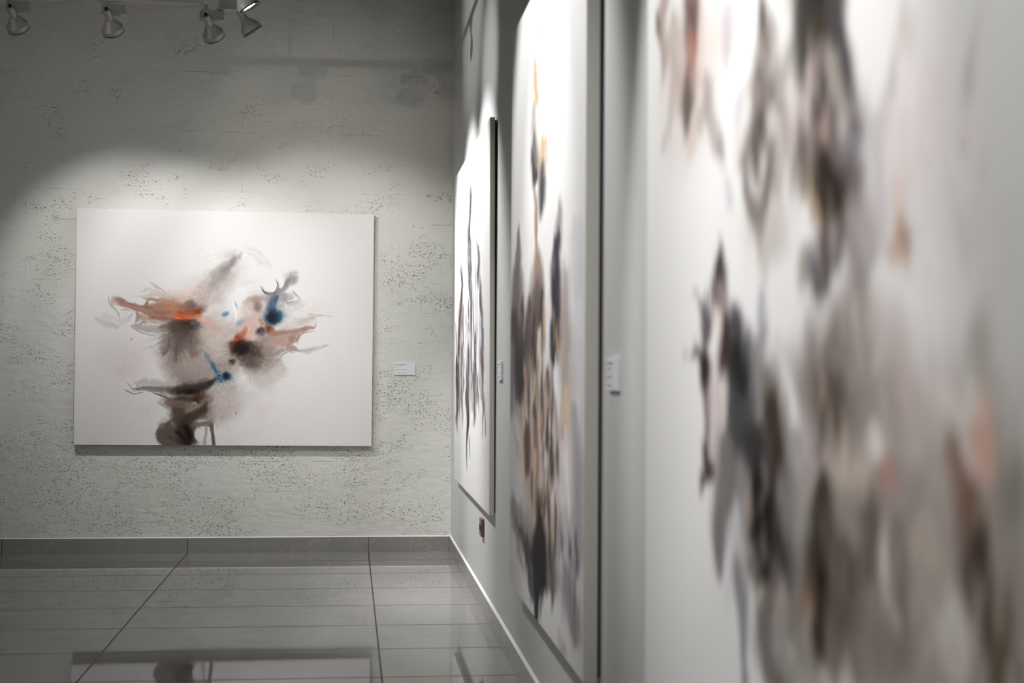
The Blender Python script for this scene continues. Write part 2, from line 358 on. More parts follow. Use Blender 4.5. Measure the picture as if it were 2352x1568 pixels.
def art_back():
    A = Art(1810, 1434, 690, 552, (233, 231, 230)); S, B, F = A.S, A.B, A.F
    ox, oy = 35, 38
    def s(p, *k, **q): S([(x - ox, y - oy, w) for x, y, w in p], *k, **q)
    def b(x, y, *k, **q): B(x - ox, y - oy, *k, **q)
    def f(x, y, *k, **q): F(x - ox, y - oy, *k, **q)
    W = (240, 239, 238)
    # faint stains in the ground
    b(340, 930, 170, 110, (226, 211, 211), .55, .9, wa=50, ws=120); b(330, 1030, 60, 40, (232, 205, 202), .4, .9)
    b(830, 310, 90, 50, (240, 230, 222), .5, .9); b(1000, 560, 130, 90, (240, 239, 239), .7, .9)
    b(480, 1260, 60, 40, (226, 212, 206), .4, .9); b(1450, 640, 150, 60, (226, 218, 214), .4, .9)
    b(1160, 1230, 60, 70, (228, 214, 216), .5, .9); b(170, 1455, 50, 12, (224, 205, 190), .4, .9)
    # broad underlayers that tie the burst together
    s([(560, 700, 60), (650, 760, 90), (700, 860, 130), (690, 960, 130), (720, 1050, 110)], (186, 172, 165), .95, .8, 34, 70, .35, 120, 7)
    s([(760, 800, 90), (850, 800, 120), (940, 830, 120), (1010, 820, 100)], (204, 190, 182), .95, .8, 34, 60, .3, 60, 6)
    s([(800, 930, 90), (860, 980, 90), (930, 990, 90), (1000, 940, 80)], (186, 171, 163), .95, .8, 30, 60, .3, 60, 6)
    s([(720, 620, 60), (800, 560, 70), (860, 500, 70), (930, 440, 60), (1010, 400, 50)], (208, 199, 194), .9, .9, 34, 60, .35, 120, 7)
    s([(960, 700, 70), (1060, 680, 90), (1130, 620, 90), (1180, 600, 60)], (214, 200, 194), .9, .8, 30, 50, .3, 50, 6)
    s([(1040, 780, 60), (1120, 820, 90), (1200, 850, 90), (1260, 850, 60)], (190, 168, 158), .95, .7, 24, 50, .3, 60, 6)
    s([(1060, 960, 60), (1150, 970, 90), (1230, 960, 80), (1290, 930, 50)], (176, 163, 156), .9, .8, 30, 50, .35, 60, 6)
    s([(1150, 1050, 50), (1220, 1040, 60), (1280, 1000, 50)], (208, 200, 196), .85, .9, 30, 40, .4, 40, 5)
    s([(650, 1100, 60), (760, 1110, 80), (860, 1110, 80), (960, 1130, 70)], (172, 158, 150), .95, .8, 26, 60, .3, 80, 6)
    s([(860, 1130, 80), (940, 1190, 110), (900, 1280, 80)], (206, 192, 186), .95, .8, 34, 50, .3, 40, 6)
    s([(620, 1200, 50), (700, 1240, 80), (780, 1240, 90), (850, 1230, 60)], (142, 124, 115), .95, .6, 16, 40, .3, 80, 6)
    s([(640, 1280, 50), (700, 1330, 70), (720, 1400, 70), (730, 1480, 66)], (104, 87, 80), .96, .5, 9, 30, .25, 80, 6)
    s([(480, 640, 20), (560, 650, 60), (660, 660, 74), (740, 680, 50)], (196, 150, 130), .92, .7, 18, 40, .3, 80, 6)
    s([(1250, 700, 40), (1330, 740, 50), (1420, 730, 40), (1480, 700, 20)], (218, 208, 203), .9, .9, 24, 40, .3, 60, 6)
    # smoke plume rising to the upper right
    s([(850, 640, 80), (870, 540, 80), (930, 450, 60), (1000, 380, 40)], (196, 186, 180), .8, .9, 30, 70, .5, 120, 9)
    s([(770, 600, 30), (820, 500, 50), (900, 420, 40), (1000, 310, 22), (1020, 280, 10)], (150, 142, 139), .75, .9, 26, 60, .6, 110, 6)
    s([(900, 430, 14), (950, 390, 18), (985, 335, 14), (1000, 310, 6)], (146, 134, 132), .75, .9, 10, 30, .5, 60, 4)
    s([(830, 420, 26), (890, 425, 26), (930, 400, 16)], (172, 166, 163), .6, .9, 16, 40, .4)
    s([(920, 330, 30), (960, 300, 26), (1010, 285, 16)], (205, 202, 200), .6, .9, 16, 40, .4)
    s([(1060, 260, 18), (1100, 290, 30), (1150, 340, 26), (1210, 390, 14)], (219, 216, 213), .7, .9, 26, 60, .4)
    s([(980, 430, 40), (1060, 460, 40), (1130, 470, 26)], (226, 221, 219), .7, .9, 24, 60, .5)
    f(800, 620, 225, 330, 10, 260, (160, 148, 143), .5, 46, .6, curl=25)
    s([(700, 500, 50), (780, 460, 50), (850, 440, 40)], (226, 217, 212), .6, .9, 30, 50, .5)
    # central taupe wash
    b(860, 840, 150, 150, (203, 190, 183), .85, .8, wa=50, ws=90, gr=.35)
    b(960, 760, 120, 80, (208, 196, 190), .8, .8, wa=40, ws=70); b(830, 1010, 120, 90, (176, 160, 153), .8, .8, wa=40, ws=80)
    b(900, 700, 70, 50, (214, 208, 203), .6, .8, wa=30); b(1000, 640, 60, 80, (242, 242, 242), .7, .9, wa=20)
    # pink fuzz above the left arm
    b(690, 560, 150, 60, (228, 206, 195), .8, .8, wa=30, ws=60); b(640, 600, 120, 50, (214, 180, 164), .7, .8, wa=30)
    f(740, 690, 195, 300, 30, 230, (200, 176, 165), .7, 44, .5); f(740, 690, 220, 320, 10, 160, (168, 132, 116), .65, 60, .5)
    # left arm, terracotta
    s([(262, 598, 22), (300, 603, 26), (350, 622, 20), (410, 638, 22), (480, 650, 38), (560, 655, 60), (640, 660, 62), (720, 675, 40)], (181, 134, 115), .97, .3, 9, 35, .3, 90, 8, 1, .1)
    s([(262, 590, 10), (290, 590, 14), (320, 600, 12)], (164, 116, 100), .6, .7, 6, 20)
    s([(470, 690, 40), (560, 690, 50), (650, 690, 36)], (176, 134, 118), .85, .7, 22, 40, .5, 60, 5)
    s([(450, 570, 6), (520, 585, 14), (590, 592, 22), (640, 600, 26)], (190, 146, 126), .85, .5, 12, 30)
    s([(455, 630, 16), (463, 606, 9), (470, 592, 3)], (166, 120, 106), .9, .4, 5, 20); s([(430, 626, 3), (455, 634, 6), (490, 640, 10)], (150, 112, 100), .7, .5, 3, 20)
    s([(570, 620, 30), (640, 650, 40), (700, 670, 30)], (202, 132, 98), .75, .8, 18, 35, .4, 40, 5)
    s([(340, 606, 3), (390, 627, 3), (450, 631, 3)], (150, 108, 92), .7, .6, 3, 20, 0)
    s([(470, 700, 12), (520, 712, 20), (590, 700, 12)], (150, 106, 88), .6, .8, 14, 24, .5); s([(500, 650, 8), (560, 668, 16), (620, 662, 9)], (148, 104, 88), .5, .8, 14, 24, .5)
    s([(395, 655, 6), (410, 690, 12), (395, 730, 8)], (170, 140, 126), .85, .5, 6, 20); s([(410, 680, 16), (440, 700, 26), (470, 705, 24)], (186, 156, 142), .8, .7, 10, 26)
    b(345, 668, 42, 24, (230, 228, 228), .9, .3, 10, 6, 20); b(375, 690, 16, 26, (232, 232, 234), .9, .3, 20, 4, 16)
    s([(300, 655, 3), (330, 648, 5), (368, 656, 4)], (178, 164, 166), .6, .6, 3, 18)
    s([(350, 700, 2), (368, 685, 5), (382, 668, 2)], (178, 172, 180), .7, .6, 2, 18)
    # its curled end and loose contours
    s([(238, 562, 2), (232, 590, 3), (252, 628, 4), (284, 660, 4), (302, 706, 2)], (170, 158, 152), .7, .6, 4, 20); s([(225, 600, 2), (250, 635, 5), (278, 655, 5)], (190, 184, 182), .6, .6, 3, 20)
    s([(268, 560, 8), (256, 590, 12), (262, 620, 14)], (204, 184, 174), .7, .8, 6, 20); b(330, 715, 46, 18, (214, 206, 206), .7, .8, -20, 14)
    s([(150, 690, 10), (200, 735, 18), (250, 745, 16), (310, 745, 8)], (200, 190, 186), .75, .9, 16, 40, .4, 50, 6); s([(180, 700, 30), (240, 700, 30), (300, 715, 14)], (221, 215, 214), .7, .9, 16, 40, .4)
    s([(380, 572, 3), (430, 568, 4), (480, 556, 14), (560, 560, 16), (620, 575, 14)], (206, 196, 190), .8, .6, 10, 30, .4, 40, 5); s([(420, 548, 4), (470, 532, 16), (540, 540, 18)], (216, 209, 204), .75, .6, 12, 30, .4, 40, 5)
    s([(480, 482, 8), (505, 500, 11), (535, 530, 13)], (211, 204, 197), .8, .5, 4, 20); s([(505, 495, 2), (535, 515, 3), (580, 548, 2)], (168, 154, 148), .75, .5, 2, 20, 0)
    s([(585, 548, 3), (597, 528, 1)], (178, 170, 165), .7, .5, 1); s([(430, 575, 3), (470, 586, 7), (540, 590, 5)], (168, 142, 128), .6, .5, 3, 20)
    # lower wing of the arm
    s([(362, 745, 4), (400, 750, 14), (470, 765, 24), (560, 765, 26), (620, 750, 30)], (178, 166, 159), .85, .5, 9, 30, .5, 70, 5)
    s([(362, 745, 2), (400, 775, 3), (460, 798, 3), (520, 806, 2)], (152, 140, 134), .8, .5, 3, 30, 0); s([(400, 725, 5), (480, 715, 8), (570, 722, 10), (640, 712, 5)], (206, 192, 182), .7, .6, 8, 30)
    s([(420, 740, 8), (440, 730, 8), (470, 728, 5)], (150, 116, 104), .6, .8, 6, 20)
    s([(520, 745, 8), (560, 755, 20), (620, 760, 30)], (140, 128, 122), .6, .8, 18, 22, .6, 20, 5)
    # fur falling under the orange core
    s([(720, 760, 70), (670, 860, 110), (640, 950, 90), (670, 1040, 60)], (168, 154, 147), .85, .9, 30, 60, .5, 110, 6)
    f(715, 700, 62, 165, 20, 270, (120, 103, 96), .85, 30, .4, wa=22, ws=70, curl=-12); f(700, 720, 70, 150, 20, 350, (140, 124, 117), .8, 44, .5, wa=24, ws=80, curl=-14, thr=.35)
    f(720, 700, 75, 140, 10, 210, (82, 66, 60), .9, 26, .5, wa=20, ws=50); f(640, 860, 80, 170, 20, 190, (120, 103, 97), .6, 40, .5)
    f(760, 760, 40, 110, 20, 300, (158, 142, 134), .7, 38, .5, curl=-10)
    s([(690, 770, 50), (665, 850, 60), (650, 920, 46)], (112, 95, 88), .8, .9, 26, 40, .5, 70, 5); s([(735, 780, 34), (745, 860, 46), (740, 940, 34)], (128, 111, 103), .75, .9, 24, 40, .5, 70, 5); s([(590, 800, 26), (575, 870, 30), (560, 930, 12)], (146, 130, 122), .75, .9, 24, 40, .55, 70, 4)
    f(710, 690, 50, 175, 30, 240, (86, 70, 64), .7, 34, .5, wa=20, ws=50, curl=-14)
    b(700, 738, 96, 46, (66, 50, 44), .92, .8, 4, 14, 24); b(655, 770, 60, 50, (98, 82, 76), .7, .9, 30, 16, 24); b(758, 726, 24, 26, (88, 92, 98), .8, .8); b(560, 745, 20, 14, (116, 106, 104), .6, .8)
    s([(600, 800, 8), (590, 870, 12), (560, 930, 5)], (112, 94, 88), .6, .8, 12, 30, .6, 60, 4); s([(650, 800, 10), (640, 900, 12), (650, 970, 5)], (108, 92, 86), .6, .8, 12, 30, .6, 60, 4)
    s([(700, 900, 20), (720, 980, 24), (760, 1050, 16)], (190, 176, 168), .6, .8, 14, 30, .6, 60, 4)
    for q in ((372, 830), (635, 845), (638, 918), (700, 875), (640, 890), (648, 950)): b(q[0], q[1], 4, 4, (92, 60, 56), .8, .5, 0, 0)
    # orange core
    b(720, 635, 70, 34, (150, 110, 96), .8, .8, 0, 18, 24); b(725, 615, 34, 34, (116, 96, 92), .75, .8, 0, 14, 20); b(800, 640, 34, 22, (128, 116, 116), .7, .9, -25, 14)
    s([(640, 668, 16), (700, 670, 22), (770, 660, 24), (790, 650, 12)], (176, 84, 44), .85, .7, 12, 22, .4, 40, 4); b(768, 655, 22, 18, (142, 66, 26), .8, .8)
    s([(610, 690, 8), (660, 692, 20), (720, 690, 12), (780, 684, 10), (800, 678, 4)], (224, 118, 72), .95, .5, 8, 20, .3, 40, 4); s([(640, 676, 5), (670, 684, 12), (700, 700, 8)], (214, 92, 42), .7, .6, 8, 16)
    s([(760, 700, 16), (820, 712, 28), (880, 760, 26), (915, 785, 10)], (218, 176, 158), .8, .8, 16, 30, .5, 50, 6); s([(640, 712, 8), (700, 714, 9), (760, 708, 8)], (120, 60, 42), .7, .7, 6, 16)
    # small blue accents in the white centre
    b(936, 668, 28, 17, (128, 172, 196), .85, .6, -25, 6, 14); s([(918, 680, 4), (936, 672, 6), (955, 660, 3)], (70, 132, 168), .8, .5, 2); b(1003, 612, 7, 20, (160, 190, 216), .8, .7, -25, 3)
    b(1032, 722, 28, 22, (134, 158, 168), .75, .8, -20, 10); s([(985, 600, 5), (1000, 660, 8), (1005, 700, 3)], (250, 250, 250), .8, .8, 4)
    b(1003, 780, 30, 20, (190, 176, 170), .6, .9)
    # right cluster: crown with concave bites
    s([(1152, 498, 7), (1170, 522, 10), (1195, 540, 12), (1225, 545, 16), (1252, 530, 14), (1262, 505, 9), (1252, 470, 5), (1238, 448, 2)], (128, 127, 131), .95, .4, 3, 20, .2, 50, 5)
    s([(1160, 520, 3), (1190, 541, 3), (1225, 541, 3), (1245, 520, 3), (1251, 490, 2)], (70, 68, 74), .8, .5, 1, 20, 0)
    s([(1240, 545, 16), (1272, 525, 18), (1310, 490, 18), (1345, 450, 34), (1360, 420, 26)], (150, 147, 149), .92, .6, 8, 30, .35, 60, 5); s([(1297, 500, 8), (1310, 465, 12), (1330, 440, 16)], (128, 127, 130), .7, .9, 6)
    b(1335, 425, 42, 26, (176, 175, 176), .6, .9, -20, 10); b(1195, 500, 34, 30, (235, 233, 232), .95, .25, 0, 1); b(1276, 480, 16, 26, (235, 233, 232), .9, .3, 20, 1)
    s([(1180, 560, 16), (1190, 580, 20), (1200, 600, 20)], (150, 146, 148), .8, .8, 8); s([(1270, 560, 26), (1320, 570, 42), (1360, 575, 34)], (190, 188, 189), .85, .7, 12, 30, .4, 40, 5)
    s([(1345, 520, 5), (1370, 545, 8), (1400, 575, 4)], (176, 174, 176), .8, .6, 4); s([(1296, 556, 2), (1312, 535, 5), (1340, 516, 2)], (248, 248, 248), .9, .5, 1, 20, 0); s([(1312, 584, 2), (1345, 578, 5), (1385, 556, 3)], (242, 243, 244), .9, .5, 2, 20, 0)
    s([(1310, 602, 5), (1335, 597, 11), (1365, 592, 5)], (140, 146, 152), .7, .6, 4); s([(1365, 600, 8), (1390, 570, 8), (1404, 572, 4)], (206, 208, 210), .7, .7, 4)
    b(1300, 640, 50, 40, (200, 196, 194), .7, .9, 0, 20, 30); b(1275, 610, 24, 20, (150, 142, 142), .6, .8, 0, 14, 20)
    s([(1185, 565, 26), (1225, 572, 34), (1275, 560, 34), (1320, 560, 36)], (160, 158, 161), .9, .6, 9, 30, .3, 40, 5); b(1365, 600, 40, 30, (204, 203, 203), .8, .7, -30, 14, 20)
    s([(1150, 560, 20), (1120, 575, 24), (1085, 585, 20)], (180, 162, 154), .8, .8, 14, 24, .4, 30, 4)
    # blue column and knot
    s([(1250, 545, 12), (1232, 580, 26), (1218, 620, 32), (1218, 660, 40)], (92, 106, 130), .95, .6, 8, 24, .35, 30, 5); s([(1262, 548, 4), (1246, 575, 7), (1236, 600, 5)], (62, 86, 122), .7, .6, 3)
    b(1220, 620, 30, 30, (84, 104, 132), .7, .8); b(1232, 680, 68, 48, (60, 104, 132), .85, .8, 0, 12, 22); b(1225, 684, 54, 48, (14, 58, 84), .97, .7, 0, 8, 20); b(1222, 690, 36, 34, (4, 20, 34), .95, .8, 0, 5)
    b(1275, 655, 16, 16, (70, 92, 108), .8, .8); b(1260, 690, 26, 22, (28, 76, 104), .8, .8); f(1225, 680, 100, 260, 40, 110, (80, 110, 140), .5, 40)
    # pink and brown flesh left of it
    b(1110, 640, 70, 80, (206, 182, 174), .9, .7, 0, 26, 40, .4); b(1090, 580, 40, 18, (190, 170, 160), .8, .7, -10, 14, 20); b(1130, 575, 40, 22, (168, 148, 140), .8, .7, 0, 14, 20)
    b(1135, 620, 26, 34, (134, 114, 108), .88, .7, 0, 10); b(1075, 650, 36, 40, (226, 208, 204), .7, .8, 0, 18); b(1085, 720, 50, 40, (216, 186, 176), .8, .8, 0, 20)
    b(1120, 690, 36, 22, (190, 186, 188), .6, .8, 0, 14); s([(1152, 690, 10), (1155, 712, 16), (1172, 735, 14)], (196, 116, 80), .85, .7, 6)
    b(1110, 770, 60, 60, (216, 180, 166), .85, .8, 0, 24)
    s([(1066, 738, 8), (1052, 775, 20), (1025, 815, 30), (1000, 840, 30)], (214, 138, 108), .95, .5, 8, 26, .35, 40, 5); s([(1060, 770, 8), (1040, 810, 16)], (198, 112, 78), .7, .8, 6)
    b(1214, 768, 27, 30, (146, 76, 32), .97, .6, -20, 6); b(1198, 745, 22, 20, (120, 60, 36), .8, .7, 0, 5); b(1157, 772, 32, 29, (86, 72, 76), .95, .6, 0, 6); b(1150, 775, 14, 12, (56, 44, 50), .7, .8)
    b(1170, 825, 46, 40, (158, 142, 138), .85, .8, 0, 18); b(1110, 815, 40, 30, (220, 200, 190), .6, .8)
    # dark red-brown mass
    b(1140, 950, 88, 76, (132, 116, 108), .93, .6, 30, 14, 30, .3); b(1095, 880, 78, 54, (82, 66, 58), .96, .5, 20, 10, 26); b(1060, 940, 90, 50, (98, 82, 74), .85, .7, 30, 16, 30)
    b(1022, 872, 58, 50, (62, 24, 12), .98, .7, -20, 10, 22); b(990, 850, 26, 20, (110, 52, 30), .8, .8, -30, 8); b(1040, 880, 44, 34, (30, 12, 8), .85, .8, 0, 8); b(1015, 815, 30, 22, (150, 70, 40), .7, .8, -30, 8)
    f(1010, 890, 120, 245, 40, 130, (96, 70, 60), .75, 40); f(960, 960, 60, 200, 20, 120, (120, 102, 94), .6, 40); b(980, 962, 24, 22, (84, 64, 56), .9, .7, -40, 8); b(985, 935, 12, 9, (186, 168, 158), .7, .7)
    b(1190, 880, 60, 50, (150, 134, 126), .7, .8, 0, 24); f(1150, 930, -20, 110, 50, 190, (186, 174, 166), .75, 44, .5, curl=30); f(1100, 960, 20, 120, 70, 170, (150, 136, 128), .6, 50)
    s([(1090, 1010, 14), (1150, 1020, 26), (1200, 990, 22), (1260, 940, 12)], (168, 156, 150), .7, .8, 18, 30, .6, 40, 5)
    # right wing
    s([(1200, 830, 34), (1270, 810, 56), (1340, 805, 48), (1390, 770, 26), (1440, 752, 14), (1485, 738, 6), (1500, 705, 3)], (182, 150, 138), .95, .35, 9, 30, .4, 80, 7)
    s([(1210, 790, 16), (1300, 775, 16), (1390, 760, 12), (1450, 745, 5)], (160, 122, 106), .7, .6, 8, 26, .5, 60, 5); s([(1220, 850, 22), (1290, 850, 24), (1340, 835, 16)], (198, 158, 146), .7, .8, 12, 26, .4)
    s([(1300, 870, 26), (1345, 872, 22), (1372, 880, 14), (1395, 895, 6)], (168, 146, 134), .9, .5, 5, 20); s([(1340, 840, 16), (1355, 800, 16)], (152, 124, 112), .6, .8, 8)
    b(1455, 838, 76, 58, (232, 230, 229), .97, .18, -25, 3, 30, 0); s([(1378, 850, 3), (1382, 815, 3), (1410, 785, 3), (1460, 770, 2), (1500, 765, 1)], (150, 118, 104), .75, .6, 1, 20, 0)
    s([(1380, 888, 12), (1440, 888, 16), (1500, 872, 12), (1580, 852, 5)], (198, 194, 191), .85, .8, 8, 40, .4, 60, 4); s([(1390, 890, 5), (1450, 882, 5), (1500, 875, 2)], (170, 164, 160), .5, .8, 4)
    b(1330, 945, 44, 42, (231, 229, 228), .9, .3, 20, 4); s([(1255, 960, 4), (1290, 915, 4), (1330, 896, 3), (1370, 905, 2)], (150, 136, 128), .7, .6, 2)
    s([(1200, 920, 10), (1260, 900, 14), (1310, 880, 8)], (158, 144, 134), .7, .7, 10, 24, .5)
    # pale smoke to the upper right
    s([(1260, 740, 20), (1340, 720, 40), (1430, 700, 34), (1500, 680, 14)], (216, 207, 202), .8, .8, 24, 30, .5, 50, 5); s([(1380, 720, 12), (1430, 700, 20), (1490, 680, 8)], (196, 182, 176), .7, .8, 16, 20, .5, 30, 4)
    s([(1440, 660, 6), (1500, 668, 9), (1550, 672, 5), (1610, 680, 2)], (200, 192, 188), .7, .9, 8, 24); s([(1340, 650, 8), (1400, 620, 10), (1440, 590, 3)], (216, 210, 206), .6, .8, 10, 24)
    f(1290, 700, -60, 40, 50, 210, (204, 196, 191), .55, 44, .5)
    # pale hair to the lower right
    f(1120, 1000, -10, 100, 40, 270, (200, 190, 184), .75, 46, .5, curl=40, ws=40, wa=26); f(1080, 1040, 0, 80, 10, 230, (184, 172, 164), .5, 60, .5, curl=40, ws=30, wa=30)
    b(1160, 1070, 80, 50, (206, 198, 193), .6, .9, 10, 30, 36, .6, 8)
    # blue slash and lower blue knot
    s([(805, 890, 8), (835, 935, 14), (865, 985, 16), (895, 1040, 18)], (122, 146, 160), .8, .9, 10, 24, .4, 40, 4); s([(850, 960, 8), (875, 1000, 12), (895, 1035, 12)], (48, 112, 146), .85, .8, 8, 20, .4, 30, 4)
    b(925, 1068, 54, 42, (54, 112, 144), .93, .7, -10, 12, 18, .4, 10); b(950, 1052, 30, 28, (8, 44, 82), .97, .6, 0, 6); b(948, 1050, 14, 13, (3, 18, 44), .9, .8); b(905, 1046, 10, 8, (14, 60, 90), .8, .7)
    for q in ((908, 1072), (918, 1080), (900, 1064), (912, 1086), (924, 1070)): b(q[0], q[1], 5, 4, (10, 34, 50), .85, .5, 0, 0)
    b(912, 1036, 4, 5, (214, 222, 226), .8, .5, 0, 0); f(950, 1052, -50, 60, 28, 90, (96, 104, 116), .65, 34); f(920, 1080, 50, 140, 30, 90, (92, 130, 152), .5, 34)
    # dark horizontal mass with its left arm
    s([(640, 1060, 40), (720, 1060, 60), (800, 1070, 50)], (160, 146, 138), .8, .9, 24, 40, .5, 60, 6); s([(400, 1090, 16), (470, 1090, 26), (560, 1100, 28), (640, 1110, 24)], (190, 182, 176), .75, .8, 18, 40, .5, 90, 5)
    s([(375, 1130, 5), (430, 1130, 12), (510, 1132, 18), (600, 1140, 28), (680, 1150, 30)], (128, 117, 110), .9, .6, 8, 40, .4, 110, 4); s([(330, 1132, 3), (365, 1152, 5), (395, 1163, 4), (450, 1150, 3)], (150, 142, 138), .85, .5, 3, 20)
    s([(350, 1090, 3), (375, 1120, 5), (395, 1150, 3)], (176, 170, 166), .8, .6, 5); s([(395, 1085, 3), (410, 1110, 7), (440, 1135, 4)], (184, 178, 174), .7, .6, 5)
    s([(500, 1150, 4), (560, 1172, 7), (620, 1195, 9), (700, 1200, 10)], (112, 96, 90), .85, .6, 5, 30, .3, 60, 4); s([(560, 1142, 3), (600, 1160, 5), (640, 1180, 3)], (206, 198, 192), .7, .6, 3)
    s([(630, 1150, 22), (690, 1140, 34), (760, 1136, 36), (820, 1110, 28), (860, 1085, 20), (890, 1060, 9)], (44, 35, 31), .98, .7, 12, 30, .25, 60, 5); s([(600, 1145, 16), (700, 1120, 28), (800, 1110, 30), (850, 1100, 20)], (84, 72, 66), .8, .9, 14, 30, .4, 60, 5); s([(700, 1152, 16), (760, 1152, 20), (790, 1145, 12)], (18, 13, 11), .9, .8, 6); s([(780, 1080, 12), (820, 1070, 12), (850, 1075, 9)], (110, 114, 116), .7, .9, 6)
    # trunk
    s([(560, 1215, 20), (640, 1210, 40), (740, 1215, 60), (820, 1190, 56), (850, 1160, 40)], (132, 114, 105), .95, .6, 16, 36, .4, 90, 6); s([(640, 1185, 12), (720, 1190, 16), (800, 1180, 12)], (84, 64, 54), .85, .8, 8)
    s([(530, 1210, 4), (580, 1240, 10), (620, 1262, 8)], (172, 158, 150), .7, .7, 6); s([(660, 1240, 44), (665, 1300, 48), (690, 1360, 50)], (98, 82, 75), .95, .5, 9, 30, .35, 90, 6)
    s([(700, 1250, 20), (770, 1230, 26), (830, 1210, 26)], (150, 130, 118), .7, .8, 14, 26, .5, 40, 5); b(790, 1175, 36, 34, (88, 66, 40), .85, .7, 0, 16, 14, .5, 6); b(770, 1200, 14, 16, (66, 48, 26), .8, .7)
    s([(860, 1210, 22), (800, 1270, 30), (740, 1300, 32), (690, 1330, 34)], (84, 66, 57), .93, .5, 8, 30, .3, 70, 5); b(835, 1225, 24, 22, (58, 42, 34), .8, .8); s([(735, 1225, 3), (760, 1210, 7), (775, 1235, 3)], (206, 190, 178), .8, .6, 5); s([(690, 1275, 4), (740, 1255, 7), (800, 1225, 5)], (166, 148, 134), .7, .6, 5)
    s([(640, 1345, 40), (590, 1395, 62), (620, 1440, 66), (680, 1470, 60)], (112, 97, 90), .97, .25, 6, 30, .25, 70, 7); s([(640, 1400, 40), (690, 1440, 50)], (86, 70, 64), .9, .7, 8, 26, .3)
    s([(600, 1370, 40), (570, 1410, 44), (600, 1440, 50), (650, 1460, 54)], (116, 101, 94), .96, .3, 6, 26, .3, 60, 6); s([(690, 1340, 40), (700, 1400, 46), (710, 1480, 48)], (72, 55, 49), .97, .45, 6, 26, .3, 60, 6); s([(690, 1340, 14), (720, 1390, 20), (740, 1440, 18)], (30, 20, 16), .85, .8, 6)
    s([(640, 1380, 10), (700, 1440, 16), (740, 1480, 18)], (44, 32, 28), .8, .8, 8); s([(600, 1420, 16), (660, 1440, 18)], (92, 78, 72), .6, .8); b(560, 1345, 20, 26, (168, 160, 154), .6, .8, 20); b(580, 1318, 26, 18, (206, 204, 200), .8, .7, 0, 6); s([(520, 1412, 3), (545, 1365, 4), (590, 1345, 3)], (122, 108, 100), .6, .6, 3)
    # right legs
    s([(740, 1352, 10), (790, 1342, 16), (850, 1340, 18), (875, 1325, 12)], (136, 116, 108), .93, .4, 5, 24, .3); s([(870, 1190, 22), (862, 1260, 28), (858, 1330, 26)], (146, 126, 118), .88, .7, 12, 30, .4, 60, 5); s([(858, 1330, 16), (866, 1380, 12), (872, 1430, 11), (880, 1480, 12)], (118, 96, 88), .95, .4, 3, 24, .2)
    s([(830, 1350, 12), (828, 1400, 9), (818, 1480, 14)], (176, 166, 160), .85, .7, 4, 24, .3); b(785, 1410, 26, 44, (231, 229, 228), .95, .25, -12, 2, 20, 0); s([(790, 1300, 20), (840, 1300, 20)], (128, 108, 100), .8, .8, 8)
    # fuzz right of the trunk
    b(950, 1180, 110, 110, (210, 198, 192), .85, .8, 0, 40, 50, .4); b(920, 1290, 70, 60, (208, 194, 188), .8, .8, 0, 26, 30, .5, 8); b(1090, 1160, 60, 40, (216, 208, 204), .5, .9, 0, 24)
    f(870, 1150, -5, 100, 30, 270, (186, 172, 165), .6, 50, .5, curl=30, wa=26, ws=30); f(880, 1240, 10, 100, 10, 150, (168, 150, 142), .6, 44); b(960, 1130, 50, 26, (178, 166, 160), .5, .9, 0, 20)
    for q in ((1010, 1275, 4, 14, (190, 110, 90)), (1020, 1322, 4, 4, (216, 112, 80)), (965, 1378, 3, 3, (150, 140, 138)), (895, 1355, 3, 6, (200, 140, 110)), (925, 1300, 4, 14, (150, 144, 142))): b(q[0], q[1], q[2], q[3], q[4], .7, .6, 0, 1)
    A.deepen(1.1)
    # fine weave of tone
    n = fbm(A.X / 9, A.Y / 9, 2, 3) - .5; A.I *= (1 + .012 * n)[..., None]
    return A
